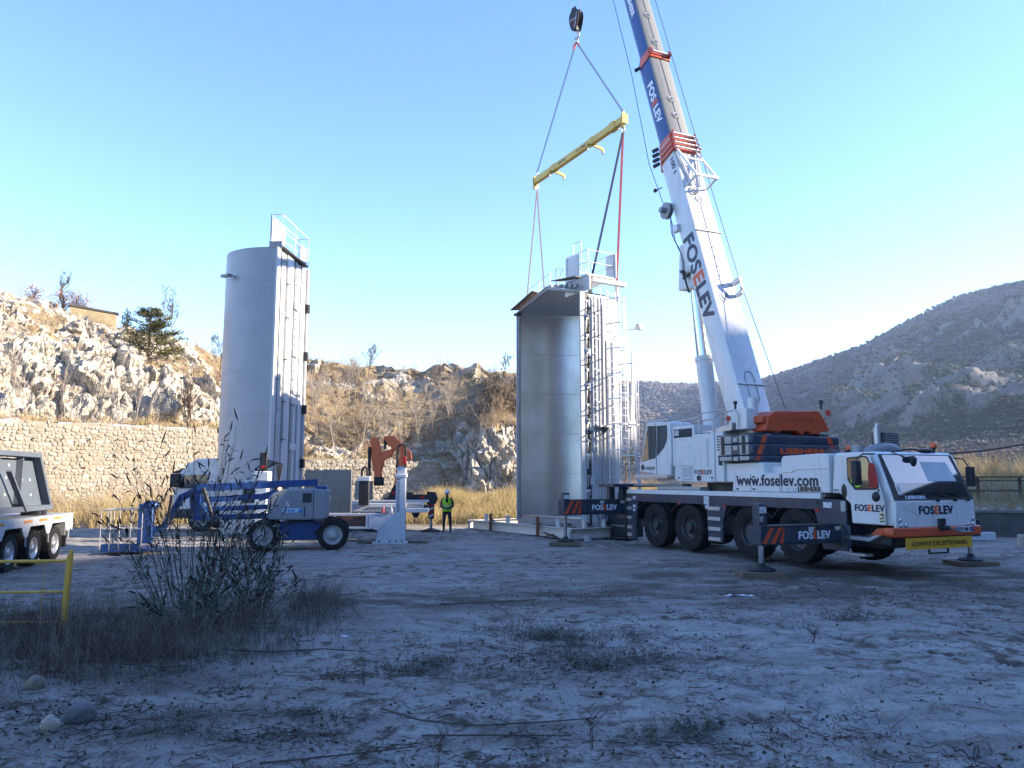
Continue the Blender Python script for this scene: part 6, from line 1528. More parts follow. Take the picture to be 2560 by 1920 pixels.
# ================================================================ flatbed truck with orange loader crane
TK = thing('loader_truck', 'flatbed truck with folded orange loader crane behind the white skid', 'truck', (-8.75, 33.0, 0), R(2))
LORANGE = mat('loader_orange', (0.78, 0.17, 0.05), 0.45, col2=(0.66, 0.13, 0.045), nscale=2, nmix=0.6, streak=((0.3, 0.08, 0.05), 0.3))
cabp = [(-5.1, 0.9), (-5.1, 1.6), (-4.9, 2.35), (-4.55, 2.75), (-4.2, 2.95), (-3.2, 2.98), (-3.1, 0.9)]
b = MB(); b.prism(cabp, 'y', -1.2, 1.2); tc = b.build('cab', WHITE, TK, bevel=0.06, segs=3)
MB().prism([(-4.85, 1.75), (-4.70, 2.28), (-3.75, 2.32), (-3.75, 1.75)], 'y', -1.215, -1.19).build('side_window', GLASS, tc, bevel=0.01)
MB().box(-5.15, -4.75, -1.5, -1.25, 1.8, 2.35).build('mirror', BLACK, tc, bevel=0.05)
b = MB(); b.prism([(-4.75, 2.58), (-5.2, 2.42), (-5.15, 2.36), (-4.7, 2.5)], 'y', -1.1, 1.1); b.build('sun_visor', BLACK, tc)
MB().box(-5.2, -3.1, -1.22, 1.22, 0.55, 0.9).build('bumper', BLACK, TK, bevel=0.05)
MB().box(-5.16, -5.08, -1.1, -0.7, 0.95, 1.15).build('headlight', AMBERLENS, TK, bevel=0.02)
MB().box(-3.1, 5.2, -0.5, 0.5, 0.75, 1.05).build('chassis', DARKSTEEL, TK)
for x in (-3.95, 1.6, 2.9):
    for y, s in ((-1.05, -1), (1.05, 1)):
        wheel_parts(TK, 'wheel', (x, y, 0.50), 0.50, 0.32, TYRE, GREYSTEEL, GREYSTEEL, s, rim_r=0.58)
b = MB(); b.box(-2.9, 3.3, -1.2, 1.2, 1.08, 1.20); b.build('flatbed', GREYSTEEL, TK, bevel=0.02)
MB().box(-2.9, 3.3, -1.24, -1.2, 0.98, 1.22).build('side_board', COLW, TK)
MB().box(2.2, 2.85, -0.9, -0.2, 1.20, 2.05).build('crate', mat('crate_beige', (0.40, 0.36, 0.30), 0.7, col2=(0.3, 0.27, 0.22), nscale=4, nmix=0.8), TK, bevel=0.01)
# loader crane: base, column, folded arms
b = MB(); b.box(3.4, 4.4, -0.7, 0.7, 0.9, 1.35); b.prism([(3.5, 1.35), (4.2, 1.35), (4.0, 1.9), (3.75, 1.9)], 'y', -0.35, 0.35); b.build('loader_base', BLACK, TK, bevel=0.03)
b = MB(); b.prism([(3.72, 1.7), (4.02, 1.7), (4.14, 2.6), (4.28, 3.2), (3.98, 3.2), (3.82, 2.6)], 'y', -0.2, 0.2); b.build('loader_column', LORANGE, TK, bevel=0.03)
b = MB(); b.prism([(3.22, 3.94), (3.68, 3.98), (4.40, 3.30), (4.44, 2.95), (4.12, 2.90), (4.0, 3.22), (3.42, 3.62)], 'y', -0.24, 0.24); b.build('loader_arm', LORANGE, TK, bevel=0.03)
b = MB(); b.prism([(2.70, 3.88), (2.98, 3.92), (3.16, 3.30), (3.20, 2.2), (2.92, 2.2), (2.76, 2.9)], 'y', -0.22, 0.10); b.build('loader_outer_arm', LORANGE, TK, bevel=0.03)
b = MB(); b.prism([(3.05, 3.25), (3.72, 3.45), (3.6, 3.1), (3.30, 2.95), (3.2, 2.5), (3.05, 2.3)], 'y', -0.20, 0.14); b.build('loader_link', LORANGE, TK, bevel=0.03)
b = MB(); b.box(2.62, 2.70, -0.28, 0.1, 2.25, 3.5); b.build('loader_hose_guard', BLACK, TK)
b = MB(); b.box(2.88, 3.28, -0.25, 0.15, 1.85, 2.22); b.cyl((3.24, -0.05, 3.65), (3.5, -0.05, 3.72), 0.1, n=10); b.bar((3.3, -0.1, 3.85), (3.32, -0.1, 3.4), 0.1, 0.1); b.build('loader_grab', BLACK, TK, bevel=0.03)
b = MB(); b.box(3.7, 5.35, -1.15, -0.85, 1.22, 1.50); b.box(4.3, 4.6, -1.16, -0.8, 1.18, 1.58); b.build('stabiliser_beam', BLACK, TK, bevel=0.015)
MB().box(4.95, 5.09, -1.17, -1.16, 1.30, 1.42).build('stabiliser_mark', REDLENS, TK); MB().box(3.75, 4.15, -1.0, -0.5, 1.50, 1.62).build('valve_cover', REDLENS, TK)
b = MB(); b.prism([(5.2, 1.62), (5.55, 1.60), (5.65, 1.32), (5.55, 1.1), (5.2, 1.1)], 'y', -1.2, -0.8); b.build('stabiliser_head', BLACK, TK, bevel=0.02)
b = MB(); b.box(5.26, 5.50, -1.14, -0.90, 0.52, 1.12); leg = b.build('stabiliser_leg', BLACK, TK, bevel=0.01)
for k in range(4):
    z = 0.55 + k * 0.14
    q = MB(); q.prism([(5.28, z), (5.48, z + 0.10), (5.48, z + 0.17), (5.28, z + 0.07)], 'y', -1.146, -1.140); q.build('leg_stripe', REDLENS if k % 2 else STICKER, leg)
b = MB(); b.cyl((5.38, -1.02, 0.06), (5.38, -1.02, 0.55), 0.06, n=12); b.build('stabiliser_rod', GREYSTEEL, TK, smooth=40)
b = MB(); b.lathe([(0.001, 0.0), (0.42, 0.0), (0.42, 0.03), (0.1, 0.12), (0.001, 0.14)], (5.38, -1.02, 0), 'z', 16); b.build('stabiliser_foot', BLACK, TK, smooth=30)
b = MB(); b.ell((4.75, -1.1, 0.75), 0.16, 0.12, 0.2); b.tube([(4.5, -1.0, 0.9), (4.7, -1.1, 0.7), (4.9, -1.05, 0.85)], 0.03, 5); b.build('hose_bundle', BLACK, TK)
# ================================================================ worker in hi-vis vest
def skinned(name, joints, edges, m, parent, sub=2):
    me = bpy.data.meshes.new(name)
    me.from_pydata([j[:3] for j in joints], edges, [])
    o = link(bpy.data.objects.new(name, me))
    sk = o.modifiers.new('skin', 'SKIN'); sk.use_smooth_shade = True
    for i, j in enumerate(joints):
        d = me.skin_vertices[0].data[i]
        d.radius = (j[3], j[4] if len(j) > 4 else j[3])
    me.skin_vertices[0].data[0].use_root = True
    ss = o.modifiers.new('sub', 'SUBSURF'); ss.levels = sub; ss.render_levels = sub
    me.materials.append(m); o.parent = parent
    return o
WK = thing('person', 'worker in white helmet and yellow vest standing with hands together', 'person', (-2.62, 31.4, 0), R(0))
CLOTH = mat('dark_workwear', (0.016, 0.018, 0.024), 0.85, col2=(0.03, 0.032, 0.038), nscale=6, nmix=0.7, bump=0.2, bscale=9)
SKIN = mat('skin', (0.36, 0.20, 0.14), 0.6)
J = [(0, 0, 0.86, 0.135, 0.10),                                            # 0 pelvis
     (0, 0, 1.02, 0.13, 0.10), (0, -0.01, 1.20, 0.155, 0.11), (0, -0.01, 1.33, 0.12, 0.09), (0, -0.02, 1.40, 0.055, 0.055), (0.0, -0.05, 1.48, 0.05, 0.06),   # spine 1-5
     (-0.10, 0, 0.80, 0.095, 0.10), (-0.12, -0.02, 0.46, 0.062, 0.068), (-0.125, 0.0, 0.13, 0.046, 0.05), (-0.13, -0.03, 0.05, 0.045, 0.04), (-0.15, -0.17, 0.035, 0.036, 0.03),   # left leg 6-10
     (0.10, 0, 0.80, 0.095, 0.10), (0.13, -0.02, 0.46, 0.062, 0.068), (0.15, 0.02, 0.13, 0.046, 0.05), (0.155, 0.0, 0.05, 0.045, 0.04), (0.20, -0.14, 0.035, 0.036, 0.03),   # right leg 11-15
     (-0.185, 0.0, 1.31, 0.065, 0.06), (-0.25, 0.0, 1.04, 0.05, 0.05), (-0.10, -0.19, 0.98, 0.037, 0.035),       # left arm 16-18
     (0.185, 0.0, 1.31, 0.065, 0.06), (0.25, 0.0, 1.04, 0.05, 0.05), (0.08, -0.20, 0.97, 0.037, 0.035)]          # right arm 19-21
E_ = [(0, 1), (1, 2), (2, 3), (3, 4), (4, 5), (0, 6), (6, 7), (7, 8), (8, 9), (9, 10), (0, 11), (11, 12), (12, 13), (13, 14), (14, 15), (3, 16), (16, 17), (17, 18), (3, 19), (19, 20), (20, 21)]
skinned('body', J, E_, CLOTH, WK)
hd = MB(); hd.ell((0, -0.075, 1.545), 0.073, 0.092, 0.105, 14, 10); hd.ell((0, -0.168, 1.53), 0.014, 0.022, 0.022); hd.ell((-0.073, -0.065, 1.54), 0.014, 0.02, 0.03); hd.ell((0.073, -0.065, 1.54), 0.014, 0.02, 0.03)
hd.build('head', SKIN, WK, smooth=60)
fc = MB(); fc.ell((-0.03, -0.158, 1.56), 0.012, 0.008, 0.007); fc.ell((0.03, -0.158, 1.56), 0.012, 0.008, 0.007); fc.build('eyes', BLACK, WK)
mo = MB(); mo.ell((0, -0.155, 1.488), 0.024, 0.008, 0.006); mo.build('mouth', mat('lip', (0.25, 0.09, 0.07), 0.6), WK)
hr = MB(); hr.ell((0, -0.04, 1.555), 0.079, 0.082, 0.085, 12, 8); hr.ell((0, -0.135, 1.475), 0.05, 0.04, 0.04); hr.build('hair', BLACK, WK, smooth=60)
hm = MB(); hm.lathe([(0.13, 0.0), (0.135, 0.012), (0.112, 0.02), (0.108, 0.06), (0.085, 0.105), (0.045, 0.13), (0.001, 0.137)], (0, -0.06, 1.585), 'z', 20); hm.v = [(x, y * 1.16 + 0.01, z) for x, y, z in hm.v]
hm.bar((0, 0.02, 1.715), (0, -0.12, 1.712), 0.03, 0.02); hm.build('helmet', mat('helmet_white', (0.72, 0.73, 0.74), 0.35), WK, smooth=50)
vs = MB()
ring = []
for (z, rx, ry, cy) in ((0.84, 0.20, 0.155, 0.0), (0.95, 0.185, 0.145, 0.0), (1.08, 0.18, 0.14, -0.005), (1.2, 0.19, 0.15, -0.01), (1.3, 0.185, 0.135, -0.01), (1.385, 0.115, 0.10, -0.01)):
    ring.append([(rx * math.cos(t), cy + ry * math.sin(t), z) for t in [2 * math.pi * k / 20 for k in range(20)]])
k0 = []
for r in ring: k0 += r
fs = []
for i in range(5):
    for j in range(20):
        if i >= 3 and j in (14, 15): continue
        fs.append((i * 20 + j, i * 20 + (j + 1) % 20, (i + 1) * 20 + (j + 1) % 20, (i + 1) * 20 + j))
vs.add(k0, fs); vest = vs.build('vest', HIVIS, WK, smooth=60)
bd_ = MB()
for (za, zb_, rx, ry) in ((0.93, 0.975, 0.190, 0.150), (1.06, 1.10, 0.186, 0.146)):
    n = 20; v = [(rx * math.cos(2 * math.pi * k / n), ry * math.sin(2 * math.pi * k / n), z) for z in (za, zb_) for k in range(n)]
    bd_.add(v, [(k, (k + 1) % n, n + (k + 1) % n, n + k) for k in range(n)])
bd_.build('reflective_bands', mat('reflective_grey', (0.45, 0.47, 0.45), 0.3), vest, smooth=60)
def hand(sx, c, name='hand'):
    h = MB(); c = Vector(c)
    h.ell(c, 0.042, 0.028, 0.040)
    for k, l in enumerate((0.055, 0.068, 0.072, 0.062)):
        o = c + Vector((-sx * 0.02, -0.012, 0.026 - 0.017 * k)); h.tube([o, o + Vector((-sx * l * 0.55, -0.018, -0.004)), o + Vector((-sx * l * 0.85, 0.006, -0.012)), o + Vector((-sx * l * 0.8, 0.022, -0.016))], 0.0095, 6, r2=0.007)
    h.tube([c + Vector((sx * 0.01, -0.01, 0.03)), c + Vector((-sx * 0.012, -0.03, 0.052)), c + Vector((-sx * 0.035, -0.032, 0.058))], 0.0105, 6, r2=0.008)
    h.build(name, mat('work_glove', (0.10, 0.10, 0.10), 0.8), WK, smooth=60)
hand(-1, (-0.07, -0.215, 0.975)); hand(1, (0.055, -0.225, 0.965))
for sx in (-1, 1):
    pass
# ================================================================ low loader trailer on the left with a steel component
TRW = mat('trailer_white', (0.46, 0.48, 0.50), 0.45, col2=(0.34, 0.35, 0.36), nscale=3, nmix=0.7, streak=((0.28, 0.28, 0.28), 0.4))
TRL = thing('low_loader', 'white low-bed trailer with silver wheels at the left edge', 'trailer', (-12.05, 19.2, 0), R(101), None)
# local x along the trailer (away from the camera), y to its left, near side is -y
for x in (-1.35, 0.0, 1.35, -2.7):
    wheel_parts(TRL, 'wheel', (x, -0.16, 0.44), 0.44, 0.30, TYRE, ALU, ALU, -1, rim_r=0.60, treads=22)
    wheel_parts(TRL, 'wheel', (x, 2.16, 0.44), 0.44, 0.30, TYRE, ALU, ALU, 1, rim_r=0.60, treads=22)
sidep = [(-4.2, 1.20), (2.30, 1.20), (2.30, 0.84), (2.12, 0.74), (1.93, 0.74), (1.78, 0.98), (0.92, 0.98), (0.76, 0.74), (0.58, 0.74), (0.42, 0.98), (-0.42, 0.98), (-0.58, 0.74), (-0.76, 0.74), (-0.92, 0.98), (-1.78, 0.98), (-1.93, 0.74), (-2.1, 0.74), (-2.26, 0.98), (-3.14, 0.98), (-3.3, 0.74), (-4.2, 0.74)]
b = MB(); b.prism(sidep, 'y', -0.36, -0.31); b.prism(sidep, 'y', 2.31, 2.36); b.build('side_panel', TRW, TRL, bevel=0.008)
MB().box(-4.2, 2.30, -0.31, 2.31, 1.10, 1.195).build('deck', GREYSTEEL, TRL)
MB().box(2.30, 2.36, -0.36, 2.36, 0.74, 1.2).build('tail_beam', TRW, TRL, bevel=0.01)
for x in (-3.4, -2.35, -0.85, 0.05, 1.0): MB().box(x, x + 0.48, -0.375, -0.36, 1.08, 1.14).build('side_marker', AMBERLENS if False else mat('amber_strip', (0.55, 0.22, 0.05), 0.4), TRL, bevel=0.008)
MB().box(-4.2, 2.1, 0.2, 1.8, 0.55, 1.1).build('axle_frame', BLACK, TRL)
MB().box(1.95, 2.02, -0.34, 0.10, 0.30, 0.75).build('mud_flap', BLACK, TRL); MB().box(1.80, 1.85, -0.36, -0.05, 0.62, 0.95).build('mud_flap_bracket', GREYSTEEL, TRL)
for x in (0.70, -0.66, 2.08): MB().bar((x, -0.35, 0.74), (x + 0.02, -0.35, 0.52), 0.03, 0.03).build('tie_bracket', TRW, TRL)
COMP = mat('component_grey_blue', (0.105, 0.13, 0.16), 0.5, col2=(0.08, 0.095, 0.12), nscale=1.5, nmix=0.7, streak=((0.14, 0.15, 0.16), 0.3))
CP = thing('steel_component', 'dark grey gusseted steel component loaded on the white trailer', 'steel component', (-12.05, 19.2, 0), R(101))
tr = [(-4.2, 1.30), (1.55, 1.30), (1.50, 1.42), (0.62, 2.72), (0.50, 2.78), (-4.2, 2.78)]
def holed_plate(y0, y1):
    b = MB(); b.prism([(-4.2, 1.45), (1.36, 1.45), (0.55, 2.62), (-4.2, 2.62)], 'y', y0, y1); return b
holed_plate(0.10, 0.13).build('web_plate', COMP, CP)
b = MB(); b.box(-4.2, 1.55, -0.12, 0.45, 1.32, 1.45); b.build('bottom_flange', COMP, CP, bevel=0.01)
b = MB(); b.bar((1.52, 0.16, 1.42), (0.56, 0.16, 2.76), 0.50, 0.10); b.build('end_flange', COMP, CP, bevel=0.01)
b = MB(); b.box(-4.2, 0.60, -0.12, 0.45, 2.66, 2.78); b.build('top_flange', COMP, CP, bevel=0.01)
for x in (-0.35, -1.6, -2.9): MB().box(x, x + 0.05, -0.05, 0.10, 1.45, 2.66).build('stiffener', COMP, CP)
b = MB(); b.bar((-1.2, -0.10, 2.3), (-0.15, -0.10, 1.32), 0.12, 0.05); b.build('brace', COMP, CP)
for (x, z) in ((0.05, 1.72), (0.62, 1.72), (0.05, 2.10), (0.50, 2.10), (-0.85, 1.75), (-0.85, 2.15), (-0.75, 2.45)):
    q = MB(); q.cyl((x, 0.092, z), (x, 0.099, z), 0.035, n=12); q.build('bolt_hole', mat('hole_daylight', (0.6, 0.58, 0.55), 0.6), CP)  # solid discs; the light showing through the holes is painted pale
for x in (0.75, 1.1): 
    q = MB(); q.box(x - 0.12, x + 0.12, -0.10, 0.3, 1.20, 1.32); q.cyl((x, -0.11, 1.26), (x, -0.10, 1.26), 0.05, n=10); q.build('transport_foot', BLACK, CP)
# ================================================================ yellow barrier in the left foreground
RL = thing('barrier', 'yellow tubular steel barrier in the scrub at the left edge', 'barrier', (-6.16, 10.85, 0), R(180))
q = MB(); q.prism([(-0.05, 0.0), (0.02, 0.0), (-0.01, 1.02), (-0.045, 1.14), (-0.085, 1.13), (-0.085, 0.95)], 'y', -0.025, 0.025); q.build('end_post', YELLOW, RL, bevel=0.008)
for z, r in ((0.985, 0.024), (0.57, 0.017), (0.17, 0.016)):
    q = MB(); q.tube([(-0.03, 0, z + 0.004), (0.6, 0, z - 0.004), (1.2, 0.0, z - 0.008), (3.0, 0, z - 0.02)], r, 10); q.build('rail', YELLOW, RL, smooth=60)
q = MB(); q.cyl((0.31, 0.0, 0.17), (0.29, 0, 0.985), 0.006, n=6); q.build('thin_rod', YELLOW, RL)
q = MB(); q.cyl((2.0, 0.0, 0.0), (2.0, 0, 0.98), 0.02, n=8); q.build('post', YELLOW, RL)
# ================================================================ timber mats under the crane feet
def crane_pt(x, y, z=0.0):
    return Matrix.Translation((6.78, 22.69, 0)) @ Matrix.Rotation(R(-65.9), 4, 'Z') @ Vector((x, y, z))
for (x, y, h, lb) in ((4.6, jnf, 0.14, 'timber mat under the near front crane foot'), (4.6, jff, 0.08, 'timber mat under the far front crane foot'), (-4.6, jnr, 0.10, 'timber mat under the rear crane foot by the white frame')):
    p = crane_pt(x, y)
    t = thing('timber_mat', lb, 'timber mat', (p.x, p.y, 0), R(rng.uniform(-6, 10)), 'timber mats under the crane feet')
    for k in range(3):
        q = MB(); q.box(-0.52, 0.52 + rng.uniform(-0.06, 0.06), -0.36 + k * 0.245, -0.125 + k * 0.245, 0.0 - 0.02, h); q.build('plank', WOOD, t, bevel=0.01)
# ================================================================ right edge: low wall, fence, white beam, overhead cable
DW = mat('dark_concrete', (0.12, 0.11, 0.105), 0.9, col2=(0.07, 0.065, 0.06), nscale=2, nmix=0.8, bump=0.3, bscale=8)
lw = thing('retaining_wall', 'low dark concrete wall behind the crane cab at the right edge', 'wall', (17.0, 29.5, 0), R(-4))
q = MB(); q.box(-3, 16, 0, 0.4, -0.1, 0.86); q.build('wall_body', DW, lw)
q = MB(); q.box(-3.05, 16.05, -0.05, 0.45, 0.861, 0.96); q.build('coping', mat('coping_grey', (0.22, 0.20, 0.18), 0.9, col2=(0.15, 0.14, 0.12), nscale=3, nmix=0.8, bump=0.3), lw)
q = MB(); q.prism([(0.42, 0.0), (6, 0.0), (6, 2.0), (4.2, 1.75), (0.45, 0.84)], 'x', -3.0, 16.0); structure(q.build('bank', MATS['quarry_rock'], loc=(17.0, 29.5, 0), rot=(0, 0, R(-4))))
FENCE = mat('rusty_fence', (0.09, 0.065, 0.05), 0.8, col2=(0.05, 0.04, 0.035), nscale=5, nmix=0.8)
fn = thing('railing_fence', 'rusty steel railing above the low wall at the right edge', 'fence', (17.0, 31.9, 0.0), R(-4))
for x in (-2.5, -0.1, 2.05, 3.7, 4.0, 6.2, 8.5):
    q = MB(); q.box(x, x + 0.09, 0, 0.09, 0.8, 2.22); q.build('post', FENCE, fn)
for z, h in ((2.19, 0.05), (2.05, 0.04), (1.62, 0.08)):
    q = MB(); q.box(-3, 12, -0.045, -0.005, z, z + h); q.build('rail', FENCE, fn)
WB = thing('white_beam', 'white painted beam lying on the ground right of the crane', 'beam', (15.5, 27.4, 0), R(5))
q = MB(); q.box(-1.9, 0.2, -0.12, 0.12, 0.0, 0.26); q.build('weathered_end', mat('weathered_white', (0.42, 0.40, 0.36), 0.8, col2=(0.28, 0.26, 0.22), nscale=4, nmix=0.9), WB, bevel=0.01)
q = MB(); q.box(0.2, 1.45, -0.125, 0.125, 0.0, 0.27); q.build('painted_end', COLW, WB, bevel=0.01)
q = MB(); q.box(-0.3, 0.6, -0.15, 0.15, 0, 0.42); tag(q.build('concrete_block', mat('weathered_white', (0.4, 0.4, 0.4)), loc=(15.95, 24.1, 0), rot=(0, 0, R(-10)), bevel=0.02), 'pale concrete block cut off by the right edge', 'concrete block')
cbl = MB()
A_, B_ = Vector((11.2, 25.0, 2.95)), Vector((34.0, 36.0, 8.2))
cbl.tube([A_.lerp(B_, i / 24) + Vector((0, 0, -1.5 * 4 * (i / 24) * (1 - i / 24))) for i in range(25)], 0.03, 6)
tag(cbl.build('overhead_cable', BLACK), 'black cable sagging from the right edge behind the crane cab', 'cable')
for (x, y, s, lb) in ((4.1, 14.2, 0.22, 'crumpled white plastic scrap on the dirt in front of the crane'), (-2.35, 10.6, 0.16, 'small white plastic scrap by the scrub')):
    q = MB(); n = 7
    vv = [((i / 6 - 0.5) * s * 2.2, (j / 4 - 0.5) * s * 0.9, 0.012 + rng.random() * s * 0.22) for i in range(7) for j in range(5)]
    q.add(vv, [(i * 5 + j, (i + 1) * 5 + j, (i + 1) * 5 + j + 1, i * 5 + j + 1) for i in range(6) for j in range(4)])
    o = q.build('plastic_scrap', mat('scrap_white', (0.62, 0.64, 0.66), 0.5), loc=(x, y, 0.0)); tag(o, lb, 'litter')
# ================================================================ two stones in the left foreground
def stone(label, loc, r, m, seed, sq=(1, 1, 0.8)):
    me = bpy.data.meshes.new('stone'); import bmesh
    bm = bmesh.new(); bmesh.ops.create_icosphere(bm, subdivisions=4, radius=r)
    c = np.array([v.co for v in bm.verts]); d = 1 + 0.30 * fbm(c[:, 0] / r * 1.3 + seed, c[:, 1] / r, c[:, 2] / r, octs=3, seed=seed)
    for v, k in zip(bm.verts, d): v.co = Vector((v.co.x * sq[0] * k, v.co.y * sq[1] * k, v.co.z * sq[2] * k))
    bm.to_mesh(me); bm.free(); me.materials.append(m); me.polygons.foreach_set('use_smooth', [True] * len(me.polygons))
    o = link(bpy.data.objects.new('stone', me)); o.location = loc
    return tag(o, label, 'stone')
stone('rounded dark grey boulder in the left foreground', (-3.80, 7.08, 0.045), 0.12, mat('boulder_grey', (0.13, 0.135, 0.135), 0.85, col2=(0.09, 0.09, 0.09), nscale=9, nmix=0.8, bump=0.3), 3, (1.15, 0.9, 0.85))
stone('pale angular stone leaning against the dark boulder', (-3.92, 6.84, 0.035), 0.075, mat('stone_pale', (0.38, 0.35, 0.29), 0.85, col2=(0.26, 0.23, 0.19), nscale=9, nmix=0.8, bump=0.3), 8, (0.95, 0.8, 1.0))
stone('brown-grey stone at the edge of the dry scrub', (-4.85, 8.15, 0.03), 0.10, mat('stone_brown', (0.22, 0.19, 0.15), 0.85, col2=(0.14, 0.12, 0.1), nscale=9, nmix=0.8, bump=0.3), 12, (1, 0.8, 0.85))
# ================================================================ dry stone walls
def stone_nodes(c):
    def f(nt, N, L, b):
        p = npos(N, L)
        k = nmix(N, L, nmap(N, L, nnoise(N, L, p, 7, 6, 0.7), 0.35, 0.7), c, tuple(x * 0.74 for x in c))
        k = nmix(N, L, nmap(N, L, nnoise(N, L, npos(N, L, (1, 1, 0.5)), 0.45, 6, 0.65, 0.5), 0.48, 0.70, 0, 0.55), k, (0.34, 0.27, 0.19))
        k = nmix(N, L, nmap(N, L, nnoise(N, L, npos(N, L, (2, 2, 0.25)), 0.8, 5, 0.65), 0.56, 0.72, 0, 0.45), k, (0.22, 0.20, 0.17))
        L.new(k, b.inputs['Base Color']); b.inputs['Roughness'].default_value = 0.93; b.inputs['Specular IOR Level'].default_value = 0.15
        L.new(nbump(N, L, nnoise(N, L, p, 13, 6, 0.75), 0.8, 0.03), b.inputs['Normal'])
    return f
STONE_M = [terrain_mat('wall_stone_%d' % i, stone_nodes(c)) for i, c in enumerate(((0.48, 0.435, 0.36), (0.44, 0.385, 0.30), (0.54, 0.50, 0.43), (0.38, 0.325, 0.25), (0.46, 0.395, 0.30)))]
MORTAR = terrain_mat('wall_mortar', stone_nodes((0.40, 0.35, 0.28)))
def stone_mesh(seed):
    r = random.Random(seed); n = 7
    pts = []
    for i in range(n):
        a = 2 * math.pi * (i + r.uniform(-0.25, 0.25)) / n
        sx = abs(math.cos(a)) ** 0.6 * math.copysign(1, math.cos(a)); sy = abs(math.sin(a)) ** 0.6 * math.copysign(1, math.sin(a))
        pts.append((0.5 * sx * r.uniform(0.86, 1.0), 0.5 * sy * r.uniform(0.86, 1.0)))
    v = [(x, y, 0) for x, y in pts] + [(x * 0.80 + r.uniform(-.03, .03), y * 0.78 + r.uniform(-.03, .03), r.uniform(0.75, 1.1)) for x, y in pts]
    f = [tuple(range(n, 2 * n))] + [(i, (i + 1) % n, n + (i + 1) % n, n + i) for i in range(n)]
    return v, f
STONES = []
for k in range(12):
    v, f = stone_mesh(k + 5); me = bpy.data.meshes.new('stone'); me.from_pydata(v, [], f); me.materials.append(STONE_M[k % 5]); STONES.append((me, v, f))
def stone_wall(name, label, path, ztop, zbase, thick, limit, seed, weep=True, sw=0.25, shh=0.185):
    r = random.Random(seed)
    P = [Vector((x, y)) for x, y in path]
    seg = [0.0]
    for a, b in zip(P[:-1], P[1:]): seg.append(seg[-1] + (b - a).length)
    def at(s):
        for i in range(len(P) - 1):
            if s <= seg[i + 1] or i == len(P) - 2:
                t = (s - seg[i]) / (seg[i + 1] - seg[i]); p = P[i].lerp(P[i + 1], t); d = (P[i + 1] - P[i]).normalized(); return p, d
    W = thing(name, label, 'stone wall', (P[0].x, P[0].y, 0), 0)
    o0 = Vector((P[0].x, P[0].y, 0))
    bk = MB(); n = 60
    for i in range(n):
        s0, s1 = seg[-1] * i / n, seg[-1] * (i + 1) / n
        (p, d), (q, e) = at(s0), at(s1); nn = Vector((d.y, -d.x)); z_ = ztop(s0)
        bk.add([(p.x - o0.x, p.y - o0.y, zbase), (q.x - o0.x, q.y - o0.y, zbase), (q.x - o0.x - nn.x * thick, q.y - o0.y - nn.y * thick, zbase), (p.x - o0.x - nn.x * thick, p.y - o0.y - nn.y * thick, zbase), (p.x - o0.x, p.y - o0.y, z_), (q.x - o0.x, q.y - o0.y, ztop(s1)), (q.x - o0.x - nn.x * thick, q.y - o0.y - nn.y * thick, ztop(s1)), (p.x - o0.x - nn.x * thick, p.y - o0.y - nn.y * thick, z_)],
               [(0, 1, 5, 4), (4, 5, 6, 7), (3, 0, 4, 7), (1, 2, 6, 5), (2, 3, 7, 6)])
    bk.build('mortar_core', MORTAR, W)
    cand = []
    z = zbase + 0.05
    zmax = max(ztop(s) for s in (0, seg[-1] * 0.5, seg[-1]))
    while z < zmax + 0.05:
        h = shh * r.uniform(0.75, 1.3); s = r.uniform(0, 0.2)
        while s < seg[-1] - 0.1:
            w = sw * (r.uniform(0.5, 1.0) if r.random() < 0.55 else r.uniform(1.0, 1.9))
            if z + h * 0.6 < ztop(s):
                cand.append((s + w / 2, z + h / 2 + r.uniform(-0.06, 0.06), w * r.uniform(0.82, 1.04), h * r.uniform(0.72, 1.22), r.uniform(0.012, 0.05), r.randrange(12), r.uniform(-0.3, 0.3)))
            s += w
        z += h
    # largest in the picture: the nearest big ones that stand in view
    def score(c):
        p, d = at(c[0]); t = p.x / p.y
        return (c[2] * c[3] / (p.y ** 2)) * (1 if -0.70 < t < 0.2 else 0.01) * (1 if c[1] > 1.2 else 0.3)
    order = sorted(range(len(cand)), key=lambda i: -score(cand[i])); single = set(order[:limit])
    rest = MB()
    for i, (s, zc, w, h, dep, k, tw) in enumerate(cand):
        p, d = at(s); nn = Vector((d.y, -d.x, 0)); ex = Vector((d.x, d.y, 0)); ez = Vector((0, 0, 1))
        ex2 = ex * math.cos(tw) + ez * math.sin(tw); ez2 = -ex * math.sin(tw) + ez * math.cos(tw)
        M = Matrix((ex2 * w, ez2 * h, nn * dep)).transposed().to_4x4(); M.translation = Vector((p.x, p.y, zc)) - o0 + nn * 0.001
        me, v, f = STONES[k]
        if i in single:
            o = bpy.data.objects.new('stone', me); COL.objects.link(o); o.parent = W; o.matrix_local = M
        else:
            rest.add([M @ Vector(q) for q in v], f, k % 5)
    stuff(rest.build('small_stones', STONE_M, W))
    if weep:
        for zz in (1.6, 2.75, 4.2):
            if zz > zmax - 0.3: continue
            s = 0.8 + r.random()
            while s < seg[-1]:
                p, d = at(s); nn = Vector((d.y, -d.x, 0)); c = Vector((p.x, p.y, zz)) - o0
                q = MB(); q.cyl(c - nn * 0.05, c + nn * 0.10, 0.035, n=8); q.build('weep_pipe', BLACK, W); s += 1.25
    return W
W1P = [(-36, 31.0), (-27.2, 37.2), (-22.0, 41.0), (-16.8, 44.6), (-14.0, 46.4)]
def w1_top(s):
    x = s / 27.5
    return 5.10 - 0.1 * x + 0.05 * math.sin(s * 2.3) + 0.05 * math.sin(s * 5.1 + 1) + 0.03 * math.sin(s * 11.0) + (0.75 if s < 10.9 else 0.0)
